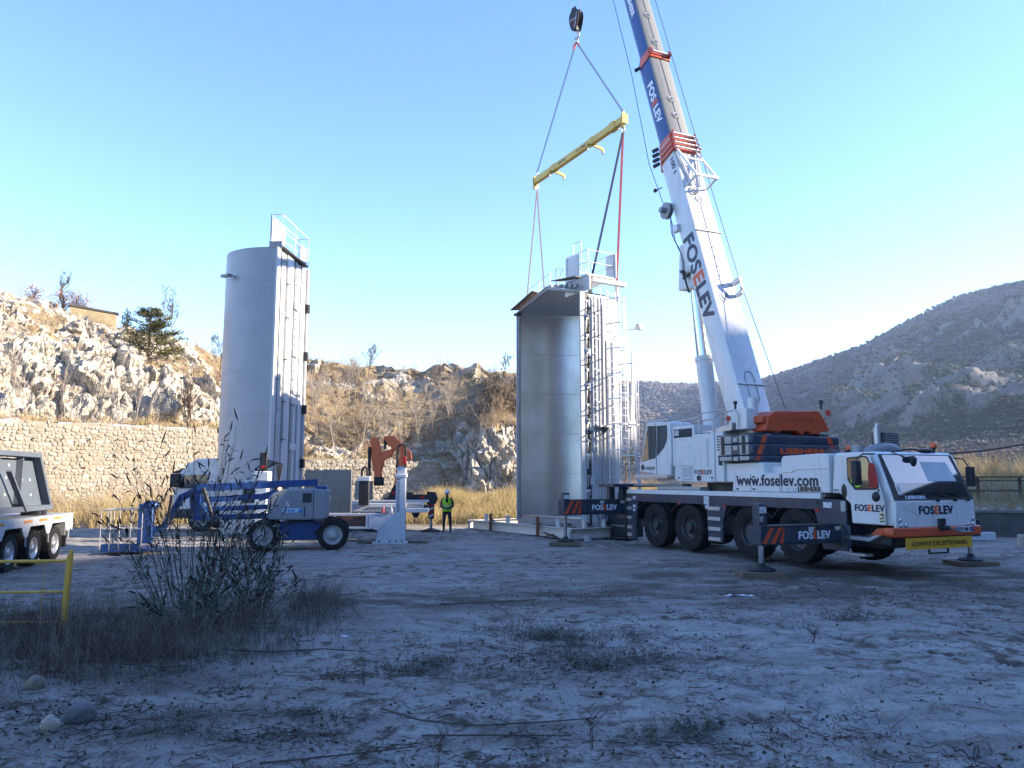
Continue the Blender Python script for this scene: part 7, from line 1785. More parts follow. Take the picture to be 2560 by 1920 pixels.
stone_wall('stone_wall', 'tall pale stone retaining wall below the left quarry face', W1P, w1_top, -0.1, 0.6, 300, 3)
W2P = [(-14.0, 46.4), (-9.2, 48.2), (-4.6, 49.9), (-3.4, 50.3)]
stone_wall('stone_wall', 'lower tan stone wall behind the orange loader crane', W2P, lambda s: 3.27 + 0.05 * math.sin(s * 2.9) + 0.04 * math.sin(s * 6.7), -0.1, 0.6, 300, 9)
# ruined masonry hut end on the left hill top
RU = thing('ruined_wall', 'ruined yellowish masonry wall on the left hill top', 'ruin', (-27.2, 49.6, 11.6), R(28))
q = MB(); q.prism([(-1.6, 0), (1.1, 0), (1.1, 1.35), (-0.3, 1.5), (-1.6, 1.65)], 'y', -0.25, 0.25); q.build('masonry', mat('ruin_masonry', (0.42, 0.34, 0.20), 0.95, col2=(0.30, 0.24, 0.14), nscale=3, nmix=0.9, bump=0.7, bscale=8), RU)
q = MB(); q.prism([(-1.7, 1.66), (-0.3, 1.50), (1.2, 1.36), (1.2, 1.46), (-0.3, 1.62), (-1.7, 1.78)], 'y', -0.32, 0.32); q.build('wall_cap', DW, RU)

# ================================================================ vegetation helpers
def veg_mat(name, c1, c2, rough=0.9, trans=0.0):
    def f(nt, N, L, b):
        t = nattr(N, 'tone')
        c = nmix(N, L, t, c1, c2)
        L.new(c, b.inputs['Base Color']); b.inputs['Roughness'].default_value = rough; b.inputs['Specular IOR Level'].default_value = 0.15
    return terrain_mat(name, f)
BRUSH = veg_mat('dry_brush', (0.16, 0.115, 0.085), (0.44, 0.34, 0.25))
STRAW = veg_mat('straw_grass', (0.26, 0.19, 0.085), (0.56, 0.45, 0.23))
DARKW = veg_mat('dark_dead_stems', (0.040, 0.028, 0.024), (0.17, 0.125, 0.105))
BARK = veg_mat('pale_bark', (0.20, 0.16, 0.125), (0.42, 0.37, 0.31))
DARKBARK = veg_mat('dark_bark', (0.055, 0.042, 0.032), (0.16, 0.12, 0.09))
def ribbons(name, P, Wd, tone, m, parent=None):
    """P: (n,k,3) polylines, Wd: (n,k) widths, tone (n,): thin three-sided stems joined into one mesh"""
    P = np.asarray(P, float); n, k, _ = P.shape
    d = P[:, -1] - P[:, 0]; d /= (np.linalg.norm(d, axis=1, keepdims=True) + 1e-9)
    ref = nrg.normal(size=(n, 3)); a = np.cross(d, ref); a /= (np.linalg.norm(a, axis=1, keepdims=True) + 1e-9); b = np.cross(d, a)
    V = []
    for j in range(3):
        t = 2 * math.pi * j / 3
        V.append(P + (a[:, None, :] * math.cos(t) + b[:, None, :] * math.sin(t)) * (Wd[:, :, None] * 0.5))
    V = np.stack(V, 2).reshape(n * k * 3, 3)
    base = (np.arange(n) * k * 3)[:, None, None] + (np.arange(k - 1) * 3)[None, :, None]
    j = np.arange(3)[None, None, :]; j2 = (j + 1) % 3
    F = np.stack([base + j, base + j2, base + 3 + j2, base + 3 + j], -1).reshape(-1, 4)
    o = quads_mesh(name, V, F, m, True, {'tone': np.repeat(tone, k * 3)})
    if parent is not None: o.parent = parent
    return o
def stems(pos, n_per, h, spread, width, k=4, lean=0.4, curl=0.25, twigs=2):
    """pos (m,3) with per-plant height array h; returns polylines, widths, tones for stems and side twigs"""
    m = len(pos); N_ = m * n_per
    b = np.repeat(pos, n_per, 0); hh = np.repeat(h, n_per) * nrg.uniform(0.5, 1.15, N_)
    az = nrg.uniform(0, 2 * math.pi, N_); ln = np.abs(nrg.normal(0, lean, N_))
    b = b + np.stack([np.cos(az), np.sin(az), np.zeros(N_)], 1) * (nrg.uniform(0, 1, N_) * np.repeat(spread, n_per))[:, None] * 0.45
    t = np.linspace(0, 1, k)[None, :]
    cu = nrg.normal(0, curl, N_)[:, None]
    ex = np.cos(az)[:, None] * (ln[:, None] * t + cu * t ** 2); ey = np.sin(az)[:, None] * (ln[:, None] * t + cu * t ** 2)
    wob = nrg.normal(0, 0.035, (N_, k, 3)) * hh[:, None, None]; wob[:, 0] = 0
    P = np.stack([b[:, 0:1] + ex * hh[:, None], b[:, 1:2] + ey * hh[:, None], b[:, 2:3] + hh[:, None] * t * (1 - 0.18 * np.abs(ln[:, None]) * t)], -1) + wob
    Wd = width * (1 - 0.75 * t) * np.ones((N_, 1)) * nrg.uniform(0.6, 1.3, (N_, 1)); tone = nrg.uniform(0, 1, N_)
    out = [(P, Wd, tone)]
    for q in range(twigs):
        f = nrg.uniform(0.3, 0.85, N_); i0 = np.clip((f * (k - 1)).astype(int), 0, k - 2); fr = f * (k - 1) - i0
        s = P[np.arange(N_), i0] * (1 - fr[:, None]) + P[np.arange(N_), i0 + 1] * fr[:, None]
        az2 = nrg.uniform(0, 2 * math.pi, N_); L_ = hh * nrg.uniform(0.18, 0.42, N_)
        dv = np.stack([np.cos(az2) * 0.6, np.sin(az2) * 0.6, nrg.uniform(0.25, 1.0, N_)], 1) * L_[:, None]
        Q = s[:, None, :] + dv[:, None, :] * t[:, :, None]; Q[:, :, 2] += (0.12 * L_[:, None] * t ** 2)
        out.append((Q, Wd * 0.55, tone))
    return np.concatenate([o[0] for o in out]), np.concatenate([o[1] for o in out]), np.concatenate([o[2] for o in out])
# ---- brush on the quarry slope
SX, SY, SZ, SV, SRK, ST, Ss, Sseg = SL
def sample_slope(mask, n):
    idx = np.argwhere(mask); pick = idx[nrg.integers(0, len(idx), n)]
    p = np.stack([SX[pick[:, 0], pick[:, 1]], SY[pick[:, 0], pick[:, 1]], SZ[pick[:, 0], pick[:, 1]]], 1)
    return p + np.concatenate([nrg.normal(0, 0.08, (n, 2)), np.zeros((n, 1))], 1)
centre = (SX > -15.5) & (SX < 6) & (SV > 0.42) & (ST > 0.6)
p = sample_slope(centre, 750)
P, Wd, tn = stems(p, 9, nrg.uniform(0.5, 1.5, len(p)), nrg.uniform(0.4, 1.2, len(p)), 0.022, 4, 0.35)
stuff(ribbons('hillside_brush', P, Wd, tn, BRUSH))
left = (SX < -15) & (SX > -40) & (SV > 0.45) & (ST > 0.3)
p = sample_slope(left, 800)
P, Wd, tn = stems(p, 8, nrg.uniform(0.2, 0.75, len(p)), nrg.uniform(0.3, 1.0, len(p)), 0.020, 4, 0.4)
stuff(ribbons('hilltop_brush', P, Wd, tn, BRUSH))
gm = (SX > -38) & (SX < 7) & (SV > 0.5)
p = sample_slope(gm, 5200)
P, Wd, tn = stems(p, 5, nrg.uniform(0.15, 0.5, len(p)), nrg.uniform(0.3, 0.6, len(p)), 0.022, 3, 0.6, twigs=0)
stuff(ribbons('slope_grass', P, Wd, tn, STRAW))
# ---- reeds and tall dry grass below the walls
def patch(n, x0, x1, y0, y1, keep):
    x = nrg.uniform(x0, x1, n); y = nrg.uniform(y0, y1, n); k = keep(x, y) > nrg.uniform(0, 1, n)
    return np.stack([x[k], y[k], ground_z(x[k], y[k])], 1)
p = patch(9000, -4.6, 9.0, 36.5, 48.5, lambda x, y: sstep(36.8, 40, y - 0.10 * (x + 1) ** 2 * 0.3) * (0.35 + 0.65 * (fbm(x * 0.4, y * 0.4, octs=2, seed=201) > -0.2)))
hgt = 0.7 + 1.2 * sstep(38, 44, p[:, 1]) * (0.7 + 0.5 * fbm(p[:, 0] * 0.5, p[:, 1] * 0.5, octs=2, seed=203))
P, Wd, tn = stems(p, 6, hgt, np.full(len(p), 0.3), 0.022, 4, 0.22, 0.3, twigs=1)
stuff(ribbons('golden_reeds', P, Wd, tn, STRAW))
p = patch(2600, -13, -4.5, 38, 48, lambda x, y: 0.7 + 0 * x)
P, Wd, tn = stems(p, 5, nrg.uniform(0.3, 0.9, len(p)), np.full(len(p), 0.4), 0.018, 4, 0.3, twigs=1)
stuff(ribbons('dry_grass', P, Wd, tn, STRAW))
def wall_foot(x, y):
    d = (y - (37.2 + (x + 27.2) * 0.712)); return ((d < -1.0) & (d > -9.0)) * (0.35 + 0.65 * (fbm(x * 0.5, y * 0.5, octs=2, seed=207) > -0.1))
p = patch(4200, -27, -12.5, 27, 45, wall_foot)
P, Wd, tn = stems(p, 6, nrg.uniform(0.4, 1.7, len(p)), np.full(len(p), 0.4), 0.020, 4, 0.3, twigs=2)
stuff(ribbons('wall_foot_scrub', P, Wd, tn, STRAW))
p = patch(900, -26, -12.5, 26, 43, wall_foot)
P, Wd, tn = stems(p, 5, nrg.uniform(0.8, 2.3, len(p)), np.full(len(p), 0.5), 0.022, 4, 0.25, twigs=3)
stuff(ribbons('wall_foot_twigs', P, Wd, tn, BRUSH))
# ---- right edge: vines on the bank and the bright thicket beyond
x = nrg.uniform(14.5, 28, 900); yy_ = nrg.uniform(0.4, 5.5, 900)
p = np.stack([x, 29.5 - 0.07 * (x - 17) + yy_, 0.85 + np.clip(yy_ - 0.45, 0, 9) * 0.26], 1)
P, Wd, tn = stems(p, 6, nrg.uniform(0.2, 0.8, 900), np.full(900, 0.5), 0.018, 4, 0.7, 0.5, twigs=1)
stuff(ribbons('bank_brambles', P, Wd, tn, STRAW))
p = patch(700, 24, 75, 62, 100, lambda x, y: (x / y > 0.38) * 1.0)
P, Wd, tn = stems(p, 12, nrg.uniform(2.2, 5.2, len(p)), np.full(len(p), 1.6), 0.045, 5, 0.28, twigs=3)
stuff(ribbons('thicket', P, Wd, tn, STRAW))
p = patch(500, 8, 40, 56, 85, lambda x, y: (x / y > 0.15) * 1.0)
P, Wd, tn = stems(p, 9, nrg.uniform(1.0, 2.6, len(p)), np.full(len(p), 1.2), 0.035, 4, 0.3, twigs=2)
stuff(ribbons('far_scrub', P, Wd, tn, BRUSH))

# ================================================================ bare trees
def tree_lines(h, seed, fork=0.35, spread=0.5, levels=4, thick=0.06, multi=1):
    r = random.Random(seed); segs = []
    def grow(p, d, L_, w, lv):
        k = 5; pts = [p.copy()]; q = p.copy(); dd = d.copy()
        for i in range(k - 1):
            dd = (dd + Vector((r.uniform(-1, 1), r.uniform(-1, 1), r.uniform(-0.4, 0.9))) * 0.11).normalized(); q = q + dd * (L_ / (k - 1)); pts.append(q.copy())
        segs.append((pts, [w * (1 - 0.5 * i / (k - 1)) for i in range(k)], lv))
        if lv >= levels: return
        nb = r.randint(3, 5) if lv else r.randint(6, 10)
        for b in range(nb):
            f = r.uniform(fork, 1.0); i = min(int(f * (k - 1)), k - 2); t = f * (k - 1) - i; s = pts[i].lerp(pts[i + 1], t)
            ax = Vector((r.uniform(-1, 1), r.uniform(-1, 1), r.uniform(-0.1, 0.6))).normalized()
            nd = (dd * (1 - spread) + ax * spread + Vector((0, 0, 0.25))).normalized()
            grow(s, nd, L_ * r.uniform(0.32, 0.58), w * (0.55 - 0.12 * f), lv + 1)
    for m in range(multi):
        d = Vector((r.uniform(-0.2, 0.2), r.uniform(-0.2, 0.2), 1)).normalized()
        grow(Vector((r.uniform(-0.1, 0.1) * (multi > 1), 0, -0.2)), d, h * r.uniform(0.72, 1.0) * 0.78, thick, 0)
    return segs
def bare_tree(label, loc, h, seed, m=BARK, thick=0.06, levels=3, spread=0.5, fork=0.35, multi=1, group=None, name='bare_tree'):
    sg = tree_lines(h, seed, fork, spread, levels, thick, multi)
    t = thing(name, label, 'tree', loc, 0, group)
    for nm, cond in (('trunk', lambda l: l == 0), ('branches', lambda l: l > 0)):
        S = [s for s in sg if cond(s[2])]
        if not S: continue
        P = np.array([[list(q) for q in s[0]] for s in S]); Wd = np.array([[max(w, 0.007) * 2 for w in s[1]] for s in S])
        o = ribbons(nm, P, Wd, nrg.uniform(0.3, 1, len(S)), m, t)
        if nm == 'branches': o['kind'] = 'stuff'
    return t
def slope_at(x, y):
    d = (SX - x) ** 2 + (SY - y) ** 2; i = np.unravel_index(np.argmin(d), d.shape); return float(SZ[i])
ORD = ['first', 'second', 'third', 'fourth', 'fifth', 'sixth', 'seventh', 'eighth', 'ninth', 'tenth', 'eleventh', 'twelfth', 'thirteenth', 'fourteenth']
row = [(-25.6, 39.3, 3.4), (-25.0, 39.9, 4.3), (-23.6, 40.7, 2.8), (-22.6, 41.6, 4.2), (-21.8, 41.9, 3.2), (-20.9, 42.6, 2.6)]
for i, (x, y, h) in enumerate(row):
    bare_tree('slender pale bare tree above the tall stone wall, %s from the left' % ORD[i], (x, y, slope_at(x, y)), h, 30 + i, BARK, 0.024, 3, 0.35, 0.4, group='young trees on top of the tall stone wall')
bare_tree('dense leafless bush-like tree above the tall stone wall, beside the grey silo', (-18.6, 44.2, slope_at(-18.6, 44.2)), 3.3, 77, DARKBARK, 0.035, 3, 0.55, 0.1, multi=5)
row = [(-13.4, 55.0, 3.4), (-12.9, 51.0, 4.6), (-12.2, 57.5, 3.6), (-11.6, 50.0, 3.6), (-11.0, 53.0, 4.8), (-9.9, 50.4, 4.2), (-9.3, 52.0, 5.4), (-8.2, 50.6, 3.8), (-7.3, 51.2, 5.8), (-6.2, 51.5, 4.4), (-5.4, 52.4, 4.6), (-4.3, 53.5, 3.6)]
for i, (x, y, h) in enumerate(row):
    bare_tree('slender bare tree on the slope between the two silos, %s from the left' % ORD[i], (x, y, slope_at(x, y)), h, 130 + i, BARK, 0.024, 3, 0.38, 0.3, multi=1 + i % 2, group='bare trees on the middle slope')
for i, (x, y, h, sd, lb) in enumerate(((-22.4, 50.5, 4.4, 21, 'wide branching bare tree on the skyline above the evergreen'), (-19.4, 50.6, 3.6, 22, 'bare tree on the skyline next to the grey silo'), (-30.5, 50.5, 3.0, 23, 'small bare tree on the skyline at the far left'), (-11.6, 61.5, 2.6, 24, 'thin bare tree on the middle skyline right of the grey silo'), (-0.6, 61.0, 2.0, 25, 'small bare tree on the skyline left of the open silo'))):
    bare_tree(lb, (x, y, slope_at(x, y)), h, sd, DARKBARK, 0.05, 4, 0.55, 0.3, group='bare trees on the skyline')
# russet shrubs on the left skyline
LEAFR = veg_mat('russet_leaves', (0.30, 0.17, 0.12), (0.52, 0.35, 0.27))
def leaf_cloud(n, c, rad, size, m, name, parent, tone=None):
    d = nrg.normal(size=(n, 3)); d /= np.linalg.norm(d, axis=1, keepdims=True); rr = nrg.uniform(0.25, 1, n) ** 0.6
    lob = 1 + 0.35 * fbm(d[:, 0] * 2 + c[0], d[:, 1] * 2 + c[1], d[:, 2] * 2, octs=3, seed=5)
    p = np.array(c) + d * (rr * lob)[:, None] * np.array(rad)
    a = nrg.normal(size=(n, 3)); a /= np.linalg.norm(a, axis=1, keepdims=True); b = np.cross(a, nrg.normal(size=(n, 3))); b /= np.linalg.norm(b, axis=1, keepdims=True)
    s = size * nrg.uniform(0.6, 1.3, n)[:, None]
    V = np.stack([p - a * s, p - b * s * 0.45, p + a * s, p + b * s * 0.45], 1).reshape(-1, 3)
    F = np.arange(4 * n).reshape(n, 4)
    o = quads_mesh(name, V, F, m, False, {'tone': np.repeat(nrg.uniform(0, 1, n) if tone is None else tone, 4)})
    o.parent = parent; o['kind'] = 'stuff'; return o
for i, (x, y, w, h, lb) in enumerate(((-29.6, 49.8, 1.5, 1.6, 'russet bare shrub on the left skyline left of the ruined wall'), (-28.4, 49.6, 1.2, 1.9, 'russet shrub touching the left end of the ruined wall'), (-31.6, 49.6, 1.4, 1.4, 'low russet shrub at the far left of the skyline'), (-19.0, 50.4, 1.3, 1.1, 'russet shrub on the skyline beside the grey silo'))):
    t = bare_tree(lb, (x, y, slope_at(x, y)), h * 1.15, 300 + i, DARKBARK, 0.03, 3, 0.6, 0.05, multi=4, group='russet shrubs on the left skyline', name='shrub')
    t['category'] = 'shrub'
    leaf_cloud(900, (0, 0, h * 0.6), (w * 0.7, w * 0.7, h * 0.5), 0.05, LEAFR, 'leaves', t)
# evergreen on the left slope
NEED = veg_mat('yellow_green_needles', (0.07, 0.072, 0.018), (0.24, 0.22, 0.065))
PT = thing('pine_tree', 'wide yellow-green evergreen growing on the left rocky slope', 'tree', (-22.3, 46.6, slope_at(-22.3, 46.6) - 0.1), 0)
PT.scale = (1.35, 1.35, 1.15)
q = MB(); q.tube([(0, 0, -0.2), (0.03, 0, 1.2), (-0.02, 0, 2.4), (0.0, 0, 3.1)], 0.09, 6, r2=0.02); q.build('trunk', mat('pine_bark', (0.10, 0.07, 0.05), 0.9), PT)
rp = random.Random(4); BP = []; V = []; tones = []
for i in range(95):
    z = 0.15 + 2.85 * (i / 95) ** 1.1; L_ = (1.75 * (1 - (z / 3.25)) ** 0.75 + 0.12) * rp.uniform(0.65, 1.15); a = rp.uniform(0, 2 * math.pi)
    d = Vector((math.cos(a), math.sin(a), 0.22 + 0.1 * rp.random()))
    pts = [Vector((0, 0, z)) + d * L_ * t + Vector((0, 0, -0.10 * L_ * math.sin(t * 3.1))) for t in (0, 0.33, 0.66, 1.0)]; BP.append([list(q_) for q_ in pts])
    for k in range(80):
        t = rp.uniform(0.25, 1.0); c = pts[0].lerp(pts[-1], t) + Vector((rp.gauss(0, 0.09), rp.gauss(0, 0.09), rp.gauss(0, 0.05))) * (1.4 - t * 0.5)
        u = (d.normalized() + Vector((rp.uniform(-.8, .8), rp.uniform(-.8, .8), rp.uniform(-.2, .7)))).normalized() * rp.uniform(0.07, 0.13); w = u.cross(Vector((rp.random(), rp.random(), rp.random()))).normalized() * 0.020
        V += [c - w, c + w, c + u + w * 0.3, c + u - w * 0.3]; tones += [rp.random() * (0.4 + 0.6 * t)] * 4
o = ribbons('limbs', np.array(BP), np.full((95, 4), 0.025), np.full(95, 0.3), DARKBARK, PT); o['kind'] = 'stuff'
o = quads_mesh('needles', np.array([list(v) for v in V]), np.arange(len(V)).reshape(-1, 4), NEED, False, {'tone': np.array(tones)}); o.parent = PT; o['kind'] = 'stuff'
# ivy-covered stump and low juniper on the skyline, dark shrubs on the right slope
IVY = veg_mat('ivy_leaves', (0.015, 0.028, 0.010), (0.06, 0.09, 0.03))
for (x, y, rad, n, lb, nm) in ((-26.1, 51.2, (0.35, 0.35, 0.85), 420, 'ivy covered trunk standing on the left skyline right of the ruin', 'ivy_trunk'), (-24.6, 51.2, (0.7, 0.5, 0.45), 320, 'low dark evergreen bush on the skyline between ivy trunk and evergreen', 'evergreen_bush'), (2.2, 58.0, (1.0, 0.8, 0.9), 420, 'dark evergreen bush on the skyline beside the open silo', 'evergreen_bush'), (7.3, 49.6, (0.9, 0.9, 1.0), 420, 'green bush on the rocks seen between the ladders and the crane cab', 'evergreen_bush')):
    t = thing(nm, lb, 'bush', (x, y, slope_at(x, y)), 0)
    q = MB(); q.tube([(0, 0, -0.2), (0.02, 0.0, rad[2]), (0, 0.02, rad[2] * 1.6)], 0.06, 5, r2=0.02); q.build('trunk', MATS['pine_bark'], t)
    leaf_cloud(n, (0, 0, rad[2]), rad, 0.075, IVY, 'leaves', t)
# dark low scrub on the rocky part right of the middle
p = sample_slope((SX > -3) & (SX < 6) & (ST > 4) & (ST < 14), 130)
V = []; tones = []
c = np.repeat(p, 60, 0) + nrg.normal(0, 1, (130 * 60, 3)) * np.array([0.42, 0.42, 0.26]) + np.array([0, 0, 0.25])
a = nrg.normal(size=c.shape) * 0.07; b = nrg.normal(size=c.shape) * 0.04
Vq = np.stack([c - a, c - b, c + a, c + b], 1).reshape(-1, 3)
SCR = veg_mat('heath_leaves', (0.045, 0.038, 0.022), (0.20, 0.155, 0.085))
stuff(quads_mesh('heath_scrub', Vq, np.arange(len(Vq)).reshape(-1, 4), SCR, False, {'tone': np.repeat(nrg.uniform(0, 1, len(c)), 4)}))
# small concrete hut block in the heath
q = MB(); q.box(-0.25, 0.25, -0.5, 0.5, 0, 0.9); q.box(-1.2, -0.26, 0.0, 0.5, 0, 0.8); tag(q.build('concrete_stub', mat('stub_grey', (0.42, 0.40, 0.37), 0.9, col2=(0.30, 0.28, 0.26), nscale=3, nmix=0.8), loc=(0.2, 54.2, slope_at(0.2, 54.2) - 0.15)), 'small pale concrete block on the slope left of the open silo', 'concrete block')
# ---- boulders on the slope
def boulder(seed):
    import bmesh
    bm = bmesh.new(); bmesh.ops.create_icosphere(bm, subdivisions=2, radius=1.0)
    c = np.array([v.co for v in bm.verts]); d = 1 + 0.45 * fbm(c[:, 0] * 1.1 + seed, c[:, 1] * 1.1, c[:, 2] * 1.1, octs=2, seed=seed)
    for v, k in zip(bm.verts, d): v.co = v.co * float(k)
    me = bpy.data.meshes.new('boulder'); bm.to_mesh(me); bm.free(); me.materials.append(MATS['quarry_rock']); return me
BM = [boulder(s) for s in range(6)]
bpick = sample_slope((SX < -15.5) & (SX > -30) & (ST > 4.5) & (ST < 11), 46)
bmesh_all = MB()
for i, c in enumerate(bpick):
    me = BM[i % 6]; s = rng.uniform(0.18, 0.6); M = Matrix.Translation(Vector(c)) @ Matrix.Rotation(rng.uniform(0, 6), 4, 'Z') @ Matrix.Diagonal((s * rng.uniform(0.8, 1.5), s, s * rng.uniform(0.5, 0.8), 1))
    bmesh_all.add([M @ v.co for v in me.vertices], [tuple(p_.vertices) for p_ in me.polygons])
stuff(bmesh_all.build('slope_boulders', MATS['quarry_rock']))
# ---- woods on the far mountain: small faceted crowns
MX, MY, MZ, MG, MR, MU, MTA = MT
def crowns(name, mask, n, size, tall, m):
    idx = np.argwhere(mask); pk = idx[nrg.integers(0, len(idx), n)]; i, j = pk[:, 0], pk[:, 1]
    c = np.stack([MX[i, j], MY[i, j], MZ[i, j]], 1) + nrg.normal(0, 1, (n, 3)) * np.array([2.0, 2.0, 0])
    s = size * nrg.uniform(0.5, 1.3, n) * np.clip(c[:, 1] / 700.0, 0.3, 1.2)
    oct_ = np.array([(1, 0, 0), (0, 1, 0), (-1, 0, 0), (0, -1, 0), (0, 0, 1), (0, 0, -0.6)], float)
    tn_ = nrg.uniform(0, 1, n)
    V = c[:, None, :] + oct_[None] * np.stack([s, s, s * tall], 1)[:, None, :] * nrg.uniform(0.6, 1.3, (n, 6, 1)) + np.array([0, 0, 1.0]) * (s * tall * 0.5)[:, None, None]
    f = np.array([(0, 1, 4), (1, 2, 4), (2, 3, 4), (3, 0, 4), (1, 0, 5), (2, 1, 5), (3, 2, 5), (0, 3, 5)])
    F = (np.arange(n) * 6)[:, None, None] + f[None]
    return stuff(quads_mesh(name, V.reshape(-1, 3), F.reshape(-1, 3), m, False, {'tone': np.repeat(nrg.uniform(0, 1, n), 6)}))
FARW = veg_mat('far_bare_wood', (0.085, 0.065, 0.058), (0.20, 0.155, 0.135))
FARG = veg_mat('far_evergreen', (0.018, 0.024, 0.014), (0.075, 0.085, 0.045))
inview = (MTA > 0.02) & (MTA < 0.78) & (MU > 0.04) & (MU <= 1.0)
crowns('far_bare_woods', inview & (MR < 0.45), 70000, 1.9, 0.75, FARW)
crowns('far_evergreen_woods', inview & (((MG > 0.25) & (MR < 0.8)) | ((MU > 0.97) & (MTA > 0.4))), 8000, 1.7, 1.1, FARG)
# ================================================================ foreground shrub with dead flower spikes
BL_M = veg_mat('grey_green_leaves', (0.065, 0.082, 0.068), (0.23, 0.265, 0.22))
SPK = veg_mat('dead_flower_spikes', (0.010, 0.008, 0.009), (0.05, 0.035, 0.03))
def buddleia(label, loc, nst, h, rad, seed, dense=1.0, ls=1.0, spikes=0.62):
    r = random.Random(seed); t = thing('shrub', label, 'shrub', loc, 0)
    SP = []; SW = []; LV = []; LT = []; KP = []; KW = []
    for i in range(nst):
        a = r.uniform(0, 2 * math.pi); rr = rad * math.sqrt(r.random()); hh = h * (1 - 0.55 * (rr / rad) ** 2) * r.uniform(0.55, 1.12)
        b = Vector((0.35 * rr * math.cos(a), 0.35 * rr * math.sin(a), 0)); e = Vector((rr * math.cos(a), rr * math.sin(a) * 0.8, hh))
        ctl = b.lerp(e, 0.5) + Vector((0, 0, 0.18 * hh))
        pts = [b * (1 - u) ** 2 + ctl * 2 * u * (1 - u) + e * u * u + Vector((r.gauss(0, .012), r.gauss(0, .012), 0)) for u in [k / 7 for k in range(8)]]
        SP.append(pts); SW.append([0.016 * (1 - 0.7 * k / 7) for k in range(8)])
        tips = [(pts[-1], pts[-1] - pts[-2])]
        for s in range(r.randint(3, 6)):
            f = r.uniform(0.3, 0.95); k = int(f * 7); p = pts[k]; d = (pts[min(k + 1, 7)] - pts[max(k - 1, 0)]).normalized()
            dv = (d + Vector((r.uniform(-1, 1), r.uniform(-1, 1), r.uniform(-.1, .7))) * 0.9).normalized(); L_ = hh * r.uniform(0.12, 0.30)
            q = [p + dv * L_ * u + Vector((0, 0, -0.05 * L_ * u * u)) for u in [m_ / 7 for m_ in range(8)]]
            SP.append(q); SW.append([0.008 * (1 - 0.6 * m_ / 7) for m_ in range(8)]); tips.append((q[-1], q[-1] - q[-2]))
            nl = int(9 * dense * (1.25 - 0.75 * (p.z / h)))
            for m_ in range(nl):
                LV.append((p + dv * L_ * r.random(), (dv + Vector((r.gauss(0, .8), r.gauss(0, .8), r.gauss(-0.1, .6)))).normalized())); LT.append(r.random())
        for m_ in range(int(16 * dense)):
            f = r.uniform(0.08, 0.98); 
            if r.random() < f * 0.72: continue
            k = min(int(f * 7), 6); p = pts[k].lerp(pts[k + 1], f * 7 - k)
            LV.append((p, Vector((r.gauss(0, 1), r.gauss(0, 1), r.gauss(0.05, .5))).normalized())); LT.append(r.random())
        for p, d in tips:
            if r.random() < spikes:
                d = (d.normalized() + Vector((r.gauss(0, .25), r.gauss(0, .25), r.gauss(0.0, .25)))).normalized(); L_ = r.uniform(0.09, 0.21); sag = r.uniform(-0.25, 0.15)
                KP.append([p + d * L_ * u + Vector((0, 0, sag * L_ * u * u)) for u in (0, .25, .5, .75, 1.0)]); KW.append([0.014, 0.026, 0.028, 0.022, 0.006])
    A = lambda X: np.array([[list(v) for v in x] for x in X])
    o = ribbons('stems', A(SP), np.array(SW), nrg.uniform(0, 1, len(SP)), DARKW, t); o['kind'] = 'stuff'
    o = ribbons('flower_spikes', A(KP), np.array(KW), nrg.uniform(0, 1, len(KP)), SPK, t); o['kind'] = 'stuff'
    V = []; 
    for (p, d) in LV:
        L_ = r.uniform(0.05, 0.115) * ls; w = d.cross(Vector((r.gauss(0, 1), r.gauss(0, 1), r.gauss(0, 1)))).normalized() * L_ * 0.14; dr = Vector((0, 0, -0.25 * L_))
        V += [p, p + d * L_ * 0.5 + w, p + d * L_ + dr, p + d * L_ * 0.5 - w]
    o = quads_mesh('leaves', np.array([list(v) for v in V]), np.arange(len(V)).reshape(-1, 4), BL_M, False, {'tone': np.repeat(np.array(LT), 4)}); o.parent = t; o['kind'] = 'stuff'
    return t
buddleia('tall grey-green shrub with dark dead flower spikes in front of the boom lift', (-5.15, 12.7, 0.05), 56, 2.95, 1.5, 5, 0.5)
buddleia('lower leafy shrub right of the tall one, below the boom lift wheel', (-4.0, 12.2, 0.05), 30, 1.6, 0.9, 9, 0.8)
buddleia('sprawling grey-green shrub low in front of the tall shrub', (-4.4, 11.0, 0.02), 26, 0.85, 0.9, 15, 1.1)
def weed_heap(label, x, y, rx, ry, n, hmax, seed):
    r_ = np.random.default_rng(seed)
    t = thing('weed_heap', label, 'weeds', (x, y, 0.0), 0, 'flattened weeds on the dirt')
    cl_ = r_.integers(0, 6, n); ccx, ccy = r_.normal(0, rx * 0.5, 6), r_.normal(0, ry * 0.45, 6)
    px = ccx[cl_] + r_.normal(0, rx * 0.16, n); py = ccy[cl_] + r_.normal(0, ry * 0.16, n)
    p = np.stack([px, py, ground_z(px + x, py + y) + 0.0], 1)
    P, Wd, tn = stems(p, 6, hmax * r_.uniform(0.25, 1.0, n), np.full(n, 0.25), 0.0055, 5, 1.1, 0.7, twigs=3)
    P[:, :, 2] = np.maximum(P[:, :, 2], 0.004)
    o = ribbons('stems', P, Wd, tn, DARKW, t); o['kind'] = 'stuff'
    k = r_.integers(0, len(P), 1500); c = P[k, r_.integers(2, 5, 1500)]
    a = r_.normal(size=(1500, 3)) * np.array([1, 1, 0.5]); a /= np.linalg.norm(a, axis=1, keepdims=True); b = np.cross(a, r_.normal(size=(1500, 3))); b /= np.linalg.norm(b, axis=1, keepdims=True)
    L_ = r_.uniform(0.012, 0.038, 1500)[:, None]
    V = np.stack([c, c + a * L_ * 0.5 + b * L_ * 0.16, c + a * L_, c + a * L_ * 0.5 - b * L_ * 0.16], 1).reshape(-1, 3)
    o = quads_mesh('leaves', V, np.arange(6000).reshape(-1, 4), BL_M, False, {'tone': np.repeat(r_.uniform(0, 0.8, 1500), 4)}); o.parent = t; o['kind'] = 'stuff'
